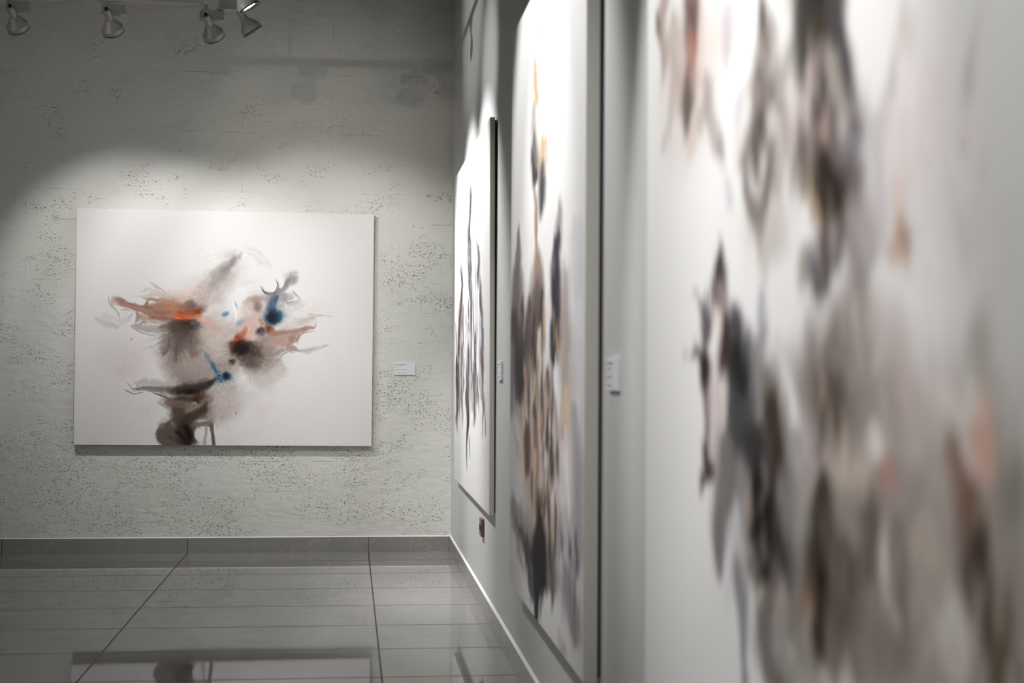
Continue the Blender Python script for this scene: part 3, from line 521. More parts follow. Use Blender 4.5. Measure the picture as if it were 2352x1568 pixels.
DRIPS = [
('S',[(46.9,225.0,8.9),(49.7,367.8,13.7),(48.6,497.6,16.8),(47.1,568.0,15.9),(49.3,607.5,8.8)],(201,197,195),0.8,0.7,{'wa':4,'st':0.6,'sw':2}),
('S',[(41.4,301.9,7.2),(46.1,406.5,14.0),(48.6,487.5,16.8),(49.0,557.6,14.7),(47.4,608.2,5.9)],(175,169,167),0.85,0.8,{'wa':4,'st':0.5,'sw':1.5}),
('S',[(17.5,351.8,4.6),(15.8,451.9,8.2),(16.4,541.5,8.1),(16.9,608.4,3.5)],(174,166,166),0.85,0.8,{'wa':3,'st':0.5,'sw':1.5}),
('S',[(58.5,275.3,4.7),(61.7,373.7,7.3),(64.0,469.6,7.2),(65.3,545.0,5.4)],(178,173,175),0.8,0.8,{'wa':3,'st':0.5,'sw':1.5}),
('S',[(42.3,127.9,4.1),(43.2,262.2,6.1),(45.8,365.9,7.0)],(183,181,185),0.75,0.8,{'wa':3,'st':0.4,'sw':1.5}),
('S',[(19.6,308.4,3.4),(16.9,440.9,7.0),(15.3,552.8,8.2),(16.9,608.4,3.5)],(197,192,190),0.8,0.7,{'wa':3,'st':0.5,'sw':2}),
('S',[(51.7,-6.8,0.9),(53.0,122.3,0.9),(55.3,204.0,1.1)],(147,149,154),0.8,0.5,{'wa':0,'st':0.1}),
('S',[(48.0,-0.7,0.8),(47.0,83.6,0.9)],(167,168,174),0.7,0.5,{'wa':0,'st':0.1}),
('S',[(22.4,46.3,1.7),(21.2,199.1,1.7)],(218,218,218),0.6,0.8,{}),
('S',[(46.4,57.2,1.2),(44.1,89.4,3.0),(43.4,129.3,3.5),(40.6,170.0,3.3),(38.8,216.9,4.2),(42.3,282.0,4.3),(44.8,355.2,3.5),(46.2,426.7,2.5)],(94,92,96),0.95,0.5,{'wa':3,'st':0.75,'sl':22,'sw':1.4}),
('S',[(42.2,102.0,1.2),(40.5,156.5,1.5),(38.8,216.9,1.2)],(37,35,41),0.8,0.6,{'wa':2}),
('S',[(36.4,156.7,1.1),(36.0,256.0,1.7),(40.7,342.6,1.4)],(83,83,90),0.8,0.6,{'wa':2}),
('S',[(49.8,67.8,1.6),(49.6,187.6,1.8),(48.5,317.0,2.0),(47.9,387.0,2.0)],(230,230,232),0.9,0.5,{'wa':1,'st':0.2}),
('S',[(55.7,199.6,1.5),(58.3,253.0,2.8),(60.4,296.2,3.1),(64.2,356.1,3.1),(67.1,418.5,2.7),(69.2,498.1,2.6),(70.3,544.3,2.6)],(103,107,119),0.92,0.5,{'wa':3,'st':0.75,'sl':22,'sw':1.4}),
('S',[(58.5,275.3,1.4),(63.2,336.5,1.8),(67.0,404.5,1.2)],(61,55,57),0.8,0.6,{'wa':2}),
('S',[(63.1,317.4,1.4),(67.8,395.5,1.4)],(146,118,109),0.6,0.7,{'wa':2}),
('S',[(58.7,323.9,1.1),(60.0,392.1,1.4),(62.2,459.8,0.9)],(230,230,232),0.8,0.6,{'wa':2}),
('S',[(23.8,247.7,0.9),(21.2,287.4,2.3),(18.6,345.7,3.0),(14.4,424.6,3.5),(9.9,495.4,4.3),(9.1,553.8,4.8),(8.2,611.3,4.1),(6.6,652.2,2.9),(8.8,682.1,1.2)],(78,72,74),0.95,0.5,{'wa':3,'st':0.75,'sl':22,'sw':1.4}),
('S',[(8.4,462.1,2.4),(6.3,519.6,2.9),(6.7,577.2,2.7)],(31,29,33),0.85,0.6,{'wa':2}),
('S',[(21.8,287.8,1.4),(21.1,353.5,1.8),(20.3,419.5,1.6)],(123,84,83),0.7,0.7,{'wa':2}),
('S',[(26.8,356.4,2.4),(27.5,464.7,3.3),(26.9,529.4,2.6)],(231,230,230),0.7,0.6,{'wa':3}),
('S',[(20.5,441.6,3.0),(23.2,496.9,4.5),(24.2,560.2,4.5),(22.8,608.6,2.7),(23.2,660.9,1.1)],(130,115,112),0.9,0.6,{'wa':3,'st':0.5,'sw':2}),
('S',[(33.6,380.9,2.1),(35.6,444.8,3.4),(36.5,497.2,4.2),(36.3,549.6,4.2),(36.0,591.5,4.2),(37.4,636.9,3.6),(35.6,680.7,2.1),(34.7,718.0,1.3),(33.9,760.7,0.6)],(90,95,107),0.96,0.45,{'wa':3,'st':0.4,'sl':40,'sw':2}),
('S',[(35.9,570.6,2.5),(37.8,622.1,2.7),(36.1,675.2,1.7)],(52,50,55),0.85,0.6,{'wa':2}),
('S',[(39.7,673.0,0.8),(42.1,722.8,0.8)],(122,122,128),0.8,0.6,{'wa':1}),
('S',[(51.7,368.7,2.9),(53.1,448.4,3.5),(52.6,527.3,3.5),(52.0,586.7,4.8),(47.6,648.3,2.0)],(146,141,139),0.85,0.6,{'wa':4,'st':0.6,'sw':2}),
('S',[(54.8,429.1,1.3),(53.4,497.7,1.9),(52.7,547.0,1.2)],(72,68,74),0.7,0.6,{'wa':3}),
('S',[(44.0,395.5,1.4),(43.5,466.8,2.0),(45.9,527.8,1.2)],(111,106,104),0.7,0.6,{'wa':3}),
('S',[(58.5,430.2,1.9),(59.9,517.1,2.8),(61.9,564.6,1.8)],(229,227,227),0.7,0.6,{'wa':3}),
('S',[(64.8,450.8,2.2),(67.6,511.1,3.5),(66.2,544.9,3.9),(68.9,578.8,3.2),(70.7,604.1,1.9),(69.2,632.4,0.9)],(117,106,104),0.92,0.6,{'wa':3,'st':0.55,'sw':2}),
('S',[(65.7,469.8,0.9),(68.5,516.7,1.1)],(119,65,67),0.7,0.6,{'wa':2}),
('S',[(71.4,590.0,0.9),(74.0,625.5,0.7),(74.2,652.6,0.4)],(128,125,127),0.85,0.6,{'wa':1}),
('S',[(69.0,600.1,0.7),(68.5,656.0,0.4)],(162,158,158),0.7,0.6,{'wa':1}),
('S',[(70.4,553.5,0.9),(72.2,589.7,1.4)],(158,155,153),0.6,0.6,{'wa':2}),
('S',[(24.1,450.6,0.6),(22.9,503.7,1.2),(26.7,556.4,0.4)],(52,49,52),0.75,0.7,{'wa':1.5,'st':0.3}),
('S',[(3.5,390.9,0.6),(5.1,434.0,1.1),(6.5,476.6,0.5)],(71,68,73),0.75,0.7,{'wa':1.5,'st':0.3}),
('S',[(8.1,473.2,0.6),(7.3,551.5,1.2),(11.0,628.3,0.5)],(73,70,76),0.75,0.7,{'wa':1.5,'st':0.3}),
('S',[(34.8,420.9,0.5),(34.5,484.4,1.0),(34.7,547.8,0.4)],(229,229,232),0.75,0.7,{'wa':1.5,'st':0.3}),
('S',[(52.7,272.2,0.5),(54.0,310.3,1.4),(53.1,346.7,0.4)],(128,125,131),0.75,0.7,{'wa':1.5,'st':0.3}),
('S',[(44.3,339.5,0.5),(44.0,387.4,1.4),(43.1,435.2,0.4)],(69,67,72),0.75,0.7,{'wa':1.5,'st':0.3}),
('S',[(6.1,530.4,0.6),(6.4,589.4,1.2),(9.5,647.0,0.5)],(137,134,140),0.75,0.7,{'wa':1.5,'st':0.3}),
('S',[(23.1,505.1,0.6),(22.7,568.8,1.1),(25.1,631.4,0.4)],(229,229,232),0.75,0.7,{'wa':1.5,'st':0.3}),
('S',[(37.0,310.9,0.5),(35.9,351.5,1.0),(38.7,394.0,0.4)],(229,229,232),0.75,0.7,{'wa':1.5,'st':0.3}),
('S',[(62.0,308.8,0.5),(62.4,381.5,0.7),(63.6,454.2,0.4)],(99,96,101),0.75,0.7,{'wa':1.5,'st':0.3}),
('S',[(35.7,517.7,0.5),(35.3,539.9,0.9),(36.7,561.8,0.4)],(104,101,107),0.75,0.7,{'wa':1.5,'st':0.3}),
('S',[(61.2,297.1,0.5),(60.9,351.6,0.9),(62.2,406.7,0.4)],(222,222,225),0.75,0.7,{'wa':1.5,'st':0.3}),
('S',[(18.1,243.4,0.6),(17.8,268.4,1.6),(20.8,295.8,0.5)],(69,66,71),0.75,0.7,{'wa':1.5,'st':0.3}),
('S',[(59.9,522.1,0.5),(59.1,565.9,0.7),(61.3,608.8,0.4)],(74,71,76),0.75,0.7,{'wa':1.5,'st':0.3}),
('S',[(61.3,315.0,0.5),(61.6,336.7,0.9),(59.9,357.2,0.4)],(222,222,225),0.75,0.7,{'wa':1.5,'st':0.3}),
('S',[(51.6,526.6,0.5),(51.9,585.0,0.9),(52.0,643.4,0.4)],(74,71,77),0.75,0.7,{'wa':1.5,'st':0.3}),
('S',[(3.3,362.6,0.6),(5.1,431.7,1.4),(1.9,499.9,0.5)],(227,227,230),0.75,0.7,{'wa':1.5,'st':0.3}),
('S',[(32.4,398.1,0.5),(34.0,468.7,0.9),(31.3,539.0,0.4)],(229,229,232),0.75,0.7,{'wa':1.5,'st':0.3}),
('S',[(38.1,525.9,0.5),(38.8,571.7,1.5),(39.7,617.1,0.4)],(136,134,139),0.75,0.7,{'wa':1.5,'st':0.3}),
('S',[(47.3,378.5,0.5),(49.0,455.2,1.5),(47.6,531.1,0.4)],(229,229,232),0.75,0.7,{'wa':1.5,'st':0.3}),
('S',[(64.9,501.9,0.4),(65.2,538.5,1.2),(66.0,574.9,0.4)],(229,229,232),0.75,0.7,{'wa':1.5,'st':0.3}),
('S',[(32.6,361.3,0.5),(34.4,414.7,1.7),(34.0,467.2,0.4)],(229,229,232),0.75,0.7,{'wa':1.5,'st':0.3}),
('S',[(4.8,416.4,0.6),(6.1,493.1,0.9),(4.2,569.8,0.5)],(103,100,105),0.75,0.7,{'wa':1.5,'st':0.3}),
('S',[(64.3,396.6,0.5),(63.8,438.3,0.6),(66.2,480.4,0.4)],(227,227,229),0.75,0.7,{'wa':1.5,'st':0.3}),
('S',[(5.4,307.4,0.6),(6.9,358.8,1.8),(6.4,409.1,0.5)],(229,229,232),0.75,0.7,{'wa':1.5,'st':0.3}),
('S',[(23.0,418.2,0.6),(24.5,494.0,1.3),(24.2,569.3,0.4)],(229,229,232),0.75,0.7,{'wa':1.5,'st':0.3}),
('S',[(2.9,439.0,0.6),(4.6,470.4,1.5),(1.5,501.5,0.5)],(229,229,232),0.75,0.7,{'wa':1.5,'st':0.3}),
('S',[(35.3,495.7,0.5),(36.9,573.3,1.5),(34.6,652.0,0.4)],(105,102,108),0.75,0.7,{'wa':1.5,'st':0.3}),
('S',[(51.1,322.2,0.5),(50.9,400.2,1.1),(53.9,478.6,0.4)],(224,224,227),0.75,0.7,{'wa':1.5,'st':0.3}),
('S',[(8.6,505.8,0.6),(9.2,583.5,1.3),(11.5,660.0,0.5)],(105,102,108),0.75,0.7,{'wa':1.5,'st':0.3}),
('S',[(46.5,496.6,0.5),(48.0,528.6,1.1),(45.4,561.0,0.4)],(104,101,106),0.75,0.7,{'wa':1.5,'st':0.3}),
('S',[(50.8,494.9,0.5),(50.5,525.4,1.4),(50.3,555.8,0.4)],(73,70,75),0.75,0.7,{'wa':1.5,'st':0.3}),
('S',[(5.5,231.5,0.6),(4.3,275.5,1.7),(6.7,322.0,0.5)],(229,229,231),0.75,0.7,{'wa':1.5,'st':0.3}),
('S',[(49.4,331.4,0.5),(49.1,402.2,0.8),(51.7,473.4,0.4)],(100,97,102),0.75,0.7,{'wa':1.5,'st':0.3}),
('S',[(6.6,413.9,0.6),(8.1,458.9,1.5),(9.5,503.5,0.5)],(229,229,231),0.75,0.7,{'wa':1.5,'st':0.3}),
('S',[(53.4,428.1,0.5),(52.9,473.9,1.2),(55.7,519.6,0.4)],(71,69,74),0.75,0.7,{'wa':1.5,'st':0.3}),
('S',[(34.1,277.1,0.5),(34.7,307.7,1.0),(36.4,338.9,0.4)],(229,229,232),0.75,0.7,{'wa':1.5,'st':0.3}),
('S',[(24.9,345.8,0.6),(23.9,407.8,1.4),(27.6,470.7,0.4)],(50,47,50),0.75,0.7,{'wa':1.5,'st':0.3}),
('S',[(37.3,345.9,0.5),(37.9,385.9,1.2),(38.9,425.7,0.4)],(50,47,50),0.75,0.7,{'wa':1.5,'st':0.3}),
('S',[(12.9,473.9,0.6),(12.3,561.3,1.9),(14.9,647.5,0.5)],(73,71,76),0.75,0.7,{'wa':1.5,'st':0.3}),
('S',[(13.0,521.3,0.6),(13.1,551.8,1.8),(12.1,582.6,0.5)],(135,133,138),0.75,0.7,{'wa':1.5,'st':0.3}),
('S',[(64.2,508.6,0.5),(63.8,550.6,1.0),(63.8,592.6,0.4)],(229,229,232),0.75,0.7,{'wa':1.5,'st':0.3}),
('S',[(35.1,344.6,0.5),(36.8,405.8,1.1),(35.5,465.9,0.4)],(225,225,228),0.75,0.7,{'wa':1.5,'st':0.3}),
('S',[(35.5,368.1,0.5),(36.9,390.5,1.2),(36.1,411.9,0.4)],(70,67,72),0.75,0.7,{'wa':1.5,'st':0.3}),
('S',[(36.1,362.1,0.5),(34.9,384.3,1.7),(38.5,408.4,0.4)],(229,229,232),0.75,0.7,{'wa':1.5,'st':0.3}),
('S',[(37.1,341.8,0.5),(37.2,368.5,1.3),(37.3,395.2,0.4)],(99,96,101),0.75,0.7,{'wa':1.5,'st':0.3})]
SMOKE = [
('S',[(151.4,724.4,5.2),(151.9,742.6,14.8),(156.5,920.6,16.2),(157.1,1052.1,18.0),(159.6,1181.7,16.0),(159.9,1200.5,5.6)],(223,222,226),0.74,0.99,{'wa':2.5,'ws':30,'st':0.45,'sl':80,'sw':2.5,'ends':0}),
('S',[(156.9,640.8,4.5),(157.2,657.1,12.7),(159.6,768.0,14.3),(159.9,784.1,5.0)],(205,205,207),0.53,0.99,{'wa':2.5,'ws':30,'st':0.45,'sl':80,'sw':2.5,'ends':0}),
('S',[(23.8,776.9,16.7),(50.2,829.6,44.2),(90.1,909.3,53.0),(98.2,995.4,53.8),(91.1,1083.5,48.2),(96.7,1172.6,42.7),(92.0,1256.7,41.0),(92.4,1317.6,27.3),(92.6,1354.3,9.5)],(213,199,192),1,0.55,{'wa':2.5,'ws':30,'st':0.45,'sl':80,'sw':2.5,'ends':0}),
('S',[(19.8,667.5,6.5),(20.9,691.9,18.4),(24.9,783.1,25.2),(29.6,867.1,30.4),(31.6,895.5,38.5),(36.0,976.2,35.3),(32.6,1051.6,19.2),(31.2,1083.5,6.7)],(169,157,155),1,0.66,{'wa':2.5,'ws':30,'st':0.45,'sl':80,'sw':2.5,'ends':0}),
('S',[(77.4,656.3,4.1),(76.7,679.1,12.0),(74.4,753.5,24.1),(74.8,823.8,33.7),(77.9,883.4,40.7),(79.4,898.4,47.6),(85.2,971.4,53.8),(88.8,1017.4,18.5)],(175,163,157),1,0.66,{'wa':2.5,'ws':30,'st':0.45,'sl':80,'sw':2.5,'ends':0}),
('S',[(118.8,680.1,5.0),(119.8,701.7,14.4),(122.8,771.2,20.5),(126.8,835.0,24.3),(129.7,888.1,28.0),(128.1,910.7,28.2),(124.9,977.1,28.4),(123.6,1004.8,10.0)],(199,191,189),0.95,0.77,{'wa':2.5,'ws':30,'st':0.45,'sl':80,'sw':2.5,'ends':0}),
('S',[(50.6,984.6,13.7),(57.5,1029.1,38.2),(69.6,1107.0,51.6),(75.6,1184.1,53.0),(81.5,1253.9,52.0),(81.9,1316.2,40.1),(82.1,1361.2,14.0)],(192,176,167),1,0.66,{'wa':2.5,'ws':30,'st':0.45,'sl':80,'sw':2.5,'ends':0}),
('S',[(117.4,1031.7,11.0),(120.0,1064.0,31.0),(125.7,1137.8,34.5),(130.4,1210.2,33.9),(134.2,1272.5,29.5),(136.0,1302.6,10.2)],(222,212,212),0.98,0.77,{'wa':2.5,'ws':30,'st':0.45,'sl':80,'sw':2.5,'ends':0}),
('S',[(13.4,1300.9,11.1),(34.4,1321.4,29.9),(59.5,1345.9,43.0),(82.2,1368.0,42.3),(92.9,1408.7,34.0),(100.2,1436.4,11.6)],(170,163,161),0.95,0.88,{'wa':2.5,'ws':30,'st':0.45,'sl':80,'sw':2.5,'ends':0}),
('S',[(85.8,93.8,1.0),(85.9,102.3,2.9),(86.0,129.0,5.3),(84.0,157.6,3.5),(83.5,165.1,1.2)],(172,169,172),0.85,0.88,{'wa':2.5,'ws':30,'st':0.45,'sl':80,'sw':2.5,'ends':0}),
('S',[(67.5,176.1,1.3),(68.1,186.2,3.7),(71.3,240.2,6.0),(75.0,288.9,3.6),(75.7,298.9,1.2)],(212,171,126),0.95,0.88,{'wa':2.5,'ws':30,'st':0.45,'sl':80,'sw':2.5,'ends':0}),
('S',[(88.9,378.5,2.0),(88.5,388.7,5.7),(87.2,426.6,8.1),(86.3,457.3,4.6),(86.0,467.7,1.7)],(215,182,141),0.95,0.88,{'wa':2.5,'ws':30,'st':0.45,'sl':80,'sw':2.5,'ends':0}),
('S',[(95.7,382.5,0.8),(95.8,389.4,2.2),(97.2,452.9,3.4),(97.3,459.9,1.1)],(216,186,153),0.74,0.88,{'wa':2.5,'ws':30,'st':0.45,'sl':80,'sw':2.5,'ends':0}),
('S',[(65.7,270.8,2.1),(65.8,282.1,6.2),(66.3,365.4,8.6),(71.3,425.7,9.7),(72.3,438.7,3.4)],(181,171,163),0.85,0.88,{'wa':2.5,'ws':30,'st':0.45,'sl':80,'sw':2.5,'ends':0}),
('S',[(66.0,364.0,2.1),(66.4,376.5,6.2),(67.8,422.1,9.9),(70.4,468.5,9.7),(71.1,481.1,3.4)],(130,123,123),0.9,0.77,{'wa':2.5,'ws':30,'st':0.45,'sl':80,'sw':2.5,'ends':0}),
('S',[(61.3,390.3,1.3),(61.9,399.1,3.8),(64.5,440.7,4.9),(72.7,470.7,6.0),(75.8,482.2,2.1)],(93,88,91),0.85,0.77,{'wa':2.5,'ws':30,'st':0.45,'sl':80,'sw':2.5,'ends':0}),
('S',[(86.5,440.7,2.0),(86.8,452.6,5.8),(88.1,501.3,9.2),(87.3,547.9,6.9),(85.4,578.0,3.5),(84.8,587.3,1.2)],(96,91,93),0.95,0.77,{'wa':2.5,'ws':30,'st':0.45,'sl':80,'sw':2.5,'ends':0}),
('S',[(79.4,460.4,0.8),(79.3,466.3,2.4),(78.5,508.4,2.4),(78.3,514.4,0.8)],(195,187,178),0.74,0.77,{'wa':2.5,'ws':30,'st':0.45,'sl':80,'sw':2.5,'ends':0}),
('S',[(66.3,473.4,0.9),(67.0,481.7,2.5),(70.7,523.3,4.3),(72.2,578.9,4.3),(72.4,622.6,3.6),(77.2,663.2,5.9),(78.6,717.6,10.8),(78.9,730.4,3.7)],(175,150,135),0.95,0.66,{'wa':2.5,'ws':30,'st':0.45,'sl':80,'sw':2.5,'ends':0}),
('S',[(73.3,552.4,0.7),(73.2,558.0,1.8),(72.4,606.2,1.8),(72.3,611.8,0.7)],(184,134,109),0.74,0.66,{'wa':2.5,'ws':30,'st':0.45,'sl':80,'sw':2.5,'ends':0}),
('S',[(23.5,565.2,1.5),(23.5,576.3,4.3),(23.8,621.4,8.4),(20.0,673.4,12.8),(17.7,738.8,15.7),(15.4,810.9,20.2),(18.7,877.9,25.6),(19.8,901.8,9.0)],(140,130,130),0.98,0.77,{'wa':2.5,'ws':30,'st':0.45,'sl':80,'sw':2.5,'ends':0}),
('S',[(7.5,771.9,4.1),(10.9,791.5,11.6),(19.8,841.9,18.5),(23.4,877.4,28.1),(28.0,947.8,25.0),(29.7,1011.7,12.4),(30.4,1034.9,4.4)],(99,86,86),0.99,0.66,{'wa':2.5,'ws':30,'st':0.45,'sl':80,'sw':2.5,'ends':0}),
('S',[(28.1,880.2,4.8),(28.9,895.4,13.8),(32.0,953.4,12.3),(29.7,1005.9,5.5),(29.1,1020.0,1.9)],(55,48,51),0.9,0.88,{'wa':2.5,'ws':30,'st':0.45,'sl':80,'sw':2.5,'ends':0}),
('S',[(3.8,861.9,4.1),(3.7,875.5,11.9),(3.0,979.4,11.9),(6.4,1052.0,7.4),(7.0,1065.3,2.6)],(155,150,151),0.9,0.77,{'wa':2.5,'ws':30,'st':0.45,'sl':80,'sw':2.5,'ends':0}),
('S',[(2.2,1046.5,0.8),(3.5,1052.6,2.2),(16.8,1115.0,2.1),(30.7,1162.2,2.8),(32.4,1167.9,1.0)],(180,178,180),0.85,0.66,{'wa':2.5,'ws':30,'st':0.45,'sl':80,'sw':2.5,'ends':0}),
('S',[(78.4,721.5,3.7),(77.1,738.4,10.8),(73.4,785.6,16.9),(69.2,833.5,24.5),(63.6,882.0,29.9),(60.5,909.4,10.5)],(125,113,111),0.98,0.72,{'wa':2.5,'ws':30,'st':0.45,'sl':80,'sw':2.5,'ends':0}),
('S',[(58.0,753.0,1.8),(57.0,763.9,5.0),(50.1,835.4,9.1),(45.3,880.4,10.5),(44.0,892.8,3.7)],(101,91,89),0.85,0.77,{'wa':2.5,'ws':30,'st':0.45,'sl':80,'sw':2.5,'ends':0}),
('S',[(89.2,747.4,1.6),(88.5,758.7,4.6),(84.7,825.9,9.3),(84.0,837.3,3.2)],(106,90,90),0.85,0.77,{'wa':2.5,'ws':30,'st':0.45,'sl':80,'sw':2.5,'ends':0}),
('S',[(128.1,575.7,1.8),(127.3,585.5,5.0),(123.9,626.4,8.2),(120.5,672.8,10.3),(119.6,684.7,3.6)],(162,159,162),0.9,0.77,{'wa':2.5,'ws':30,'st':0.45,'sl':80,'sw':2.5,'ends':0}),
('S',[(122.7,643.2,2.5),(121.8,654.1,7.2),(117.9,700.7,9.4),(118.2,759.7,11.4),(117.1,808.4,12.5),(117.3,857.5,13.6),(117.3,900.7,10.4),(119.2,924.8,6.3),(120.2,937.2,2.1)],(72,70,82),1,0.55,{'wa':2.5,'ws':30,'st':0.45,'sl':80,'sw':2.5,'ends':0}),
('S',[(115.5,774.2,1.8),(115.5,783.3,5.3),(115.9,857.3,6.3),(116.0,866.4,2.2)],(41,41,53),0.85,0.88,{'wa':2.5,'ws':30,'st':0.45,'sl':80,'sw':2.5,'ends':0}),
('S',[(114.3,691.5,1.5),(114.2,698.7,4.3),(113.4,733.0,4.3),(113.2,740.4,1.5)],(170,168,175),0.64,0.88,{'wa':2.5,'ws':30,'st':0.45,'sl':80,'sw':2.5,'ends':0}),
('S',[(138.6,729.3,1.7),(138.4,739.5,4.8),(137.0,804.5,7.7),(138.1,860.9,10.6),(136.5,901.8,11.6),(136.0,957.2,8.7),(135.8,970.9,3.0)],(187,172,164),0.93,0.77,{'wa':2.5,'ws':30,'st':0.45,'sl':80,'sw':2.5,'ends':0}),
('S',[(142.1,715.8,1.0),(141.6,722.4,2.9),(138.5,767.6,3.9),(138.0,774.3,1.3)],(190,187,188),0.74,0.88,{'wa':2.5,'ws':30,'st':0.45,'sl':80,'sw':2.5,'ends':0}),
('S',[(102.9,717.3,1.9),(102.7,728.3,5.5),(101.1,804.0,8.8),(100.5,870.1,8.8),(100.1,899.6,8.8),(97.9,950.0,6.7),(99.6,980.1,3.4),(100.1,989.4,1.1)],(229,229,232),1,0.55,{'wa':4,'st':0.2,'ends':0}),
('S',[(125.3,918.2,2.1),(124.6,929.6,6.0),(121.8,977.4,9.3),(119.8,1030.5,8.3),(113.1,1075.9,4.3),(111.5,1087.3,1.5)],(223,225,232),0.9,0.77,{'wa':2.5,'ws':30,'st':0.45,'sl':80,'sw':2.5,'ends':0}),
('S',[(69.1,939.0,1.2),(69.7,946.1,3.7),(77.5,1040.7,3.6),(78.1,1047.6,1.2)],(232,226,223),0.85,0.77,{'wa':2.5,'ws':30,'st':0.45,'sl':80,'sw':2.5,'ends':0}),
('S',[(76.4,891.6,1.0),(76.7,898.2,3.0),(78.6,951.0,3.0),(78.9,957.5,1.0)],(232,226,223),0.85,0.77,{'wa':2.5,'ws':30,'st':0.45,'sl':80,'sw':2.5,'ends':0}),
('S',[(56.6,1022.0,1.3),(56.3,1029.4,3.8),(53.1,1096.6,3.8),(52.7,1104.1,1.3)],(232,226,223),0.85,0.77,{'wa':2.5,'ws':30,'st':0.45,'sl':80,'sw':2.5,'ends':0}),
('S',[(106.2,1012.3,1.1),(106.6,1018.8,3.2),(110.8,1076.8,3.2),(111.2,1083.1,1.1)],(232,226,223),0.85,0.77,{'wa':2.5,'ws':30,'st':0.45,'sl':80,'sw':2.5,'ends':0}),
('S',[(72.0,954.0,1.0),(72.1,962.0,2.9),(72.3,1002.0,4.8),(72.5,1041.9,2.9),(72.6,1050.0,1.0)],(232,198,154),0.9,0.88,{'wa':2.5,'ws':30,'st':0.45,'sl':80,'sw':2.5,'ends':0}),
('S',[(41.9,1119.2,1.3),(42.2,1128.7,4.0),(43.0,1159.4,6.6),(43.8,1190.1,3.9),(44.1,1199.5,1.3)],(232,193,149),0.9,0.88,{'wa':2.5,'ws':30,'st':0.45,'sl':80,'sw':2.5,'ends':0}),
('S',[(42.9,905.7,0.8),(43.3,913.2,2.4),(44.7,944.3,3.9),(46.2,975.2,2.4),(46.5,982.7,0.8)],(232,200,167),0.9,0.88,{'wa':2.5,'ws':30,'st':0.45,'sl':80,'sw':2.5,'ends':0}),
('S',[(141.3,969.5,1.6),(141.1,979.7,4.6),(140.4,1009.5,7.7),(139.7,1039.4,4.6),(139.5,1049.6,1.6)],(232,198,158),0.9,0.88,{'wa':2.5,'ws':30,'st':0.45,'sl':80,'sw':2.5,'ends':0}),
('S',[(142.7,1031.0,1.0),(141.3,1038.9,2.9),(139.8,1048.5,4.8),(138.1,1058.2,2.9),(136.8,1066.2,1.0)],(232,198,150),0.9,0.88,{'wa':2.5,'ws':30,'st':0.45,'sl':80,'sw':2.5,'ends':0}),
('S',[(103.7,1160.3,1.1),(103.6,1168.8,3.2),(103.2,1193.9,5.5),(102.9,1219.0,3.2),(102.8,1227.5,1.1)],(232,191,142),0.9,0.88,{'wa':2.5,'ws':30,'st':0.45,'sl':80,'sw':2.5,'ends':0}),
('S',[(84.6,1259.5,1.0),(84.8,1267.2,2.8),(85.4,1290.0,4.6),(86.1,1312.7,2.8),(86.3,1320.3,1.0)],(232,200,163),0.9,0.88,{'wa':2.5,'ws':30,'st':0.45,'sl':80,'sw':2.5,'ends':0}),
('S',[(62.0,982.8,0.8),(63.1,989.9,2.2),(66.1,1008.4,3.7),(69.1,1026.7,2.2),(70.2,1033.5,0.8)],(232,200,167),0.9,0.88,{'wa':2.5,'ws':30,'st':0.45,'sl':80,'sw':2.5,'ends':0}),
('S',[(76.6,888.3,1.5),(77.2,898.3,4.3),(79.0,927.3,7.2),(80.8,956.1,4.3),(81.4,965.9,1.5)],(99,86,84),0.9,0.77,{'wa':2.5,'ws':30,'st':0.45,'sl':80,'sw':2.5,'ends':0}),
('S',[(102.1,935.4,1.3),(102.4,944.8,3.9),(103.0,972.2,6.6),(103.6,999.5,3.9),(103.9,1008.8,1.3)],(126,101,97),0.9,0.77,{'wa':2.5,'ws':30,'st':0.45,'sl':80,'sw':2.5,'ends':0}),
('S',[(90.3,922.1,1.0),(90.2,929.9,2.8),(89.4,983.9,4.6),(88.7,1038.0,2.8),(88.6,1045.8,1.0)],(156,138,134),0.9,0.77,{'wa':2.5,'ws':30,'st':0.45,'sl':80,'sw':2.5,'ends':0}),
('S',[(54.4,1071.8,2.5),(54.2,1085.1,6.9),(53.4,1140.8,11.5),(52.5,1196.7,6.9),(52.3,1210.1,2.5)],(105,88,81),0.9,0.77,{'wa':2.5,'ws':30,'st':0.45,'sl':80,'sw':2.5,'ends':0}),
('S',[(74.7,1088.9,1.8),(75.1,1099.6,5.0),(77.1,1151.6,8.4),(79.0,1203.2,4.9),(79.4,1213.7,1.8)],(131,114,109),0.9,0.77,{'wa':2.5,'ws':30,'st':0.45,'sl':80,'sw':2.5,'ends':0}),
('S',[(66.3,1187.1,2.4),(67.9,1199.0,6.6),(73.8,1243.4,10.9),(79.5,1286.8,6.4),(81.0,1298.1,2.2)],(129,112,102),0.9,0.77,{'wa':2.5,'ws':30,'st':0.45,'sl':80,'sw':2.5,'ends':0}),
('S',[(81.1,1224.5,1.2),(81.4,1233.1,3.6),(82.7,1273.9,5.8),(84.0,1314.4,3.5),(84.3,1323.0,1.2)],(91,75,65),0.9,0.77,{'wa':2.5,'ws':30,'st':0.45,'sl':80,'sw':2.5,'ends':0}),
('S',[(100.5,1070.0,1.7),(101.1,1080.1,4.6),(104.3,1128.7,7.6),(107.5,1176.5,4.5),(108.1,1186.2,1.6)],(177,157,153),0.9,0.77,{'wa':2.5,'ws':30,'st':0.45,'sl':80,'sw':2.5,'ends':0}),
('S',[(113.4,996.9,1.8),(115.1,1007.4,5.0),(120.3,1039.9,8.3),(125.4,1071.7,4.8),(126.9,1081.6,1.7)],(202,188,186),0.9,0.77,{'wa':2.5,'ws':30,'st':0.45,'sl':80,'sw':2.5,'ends':0}),
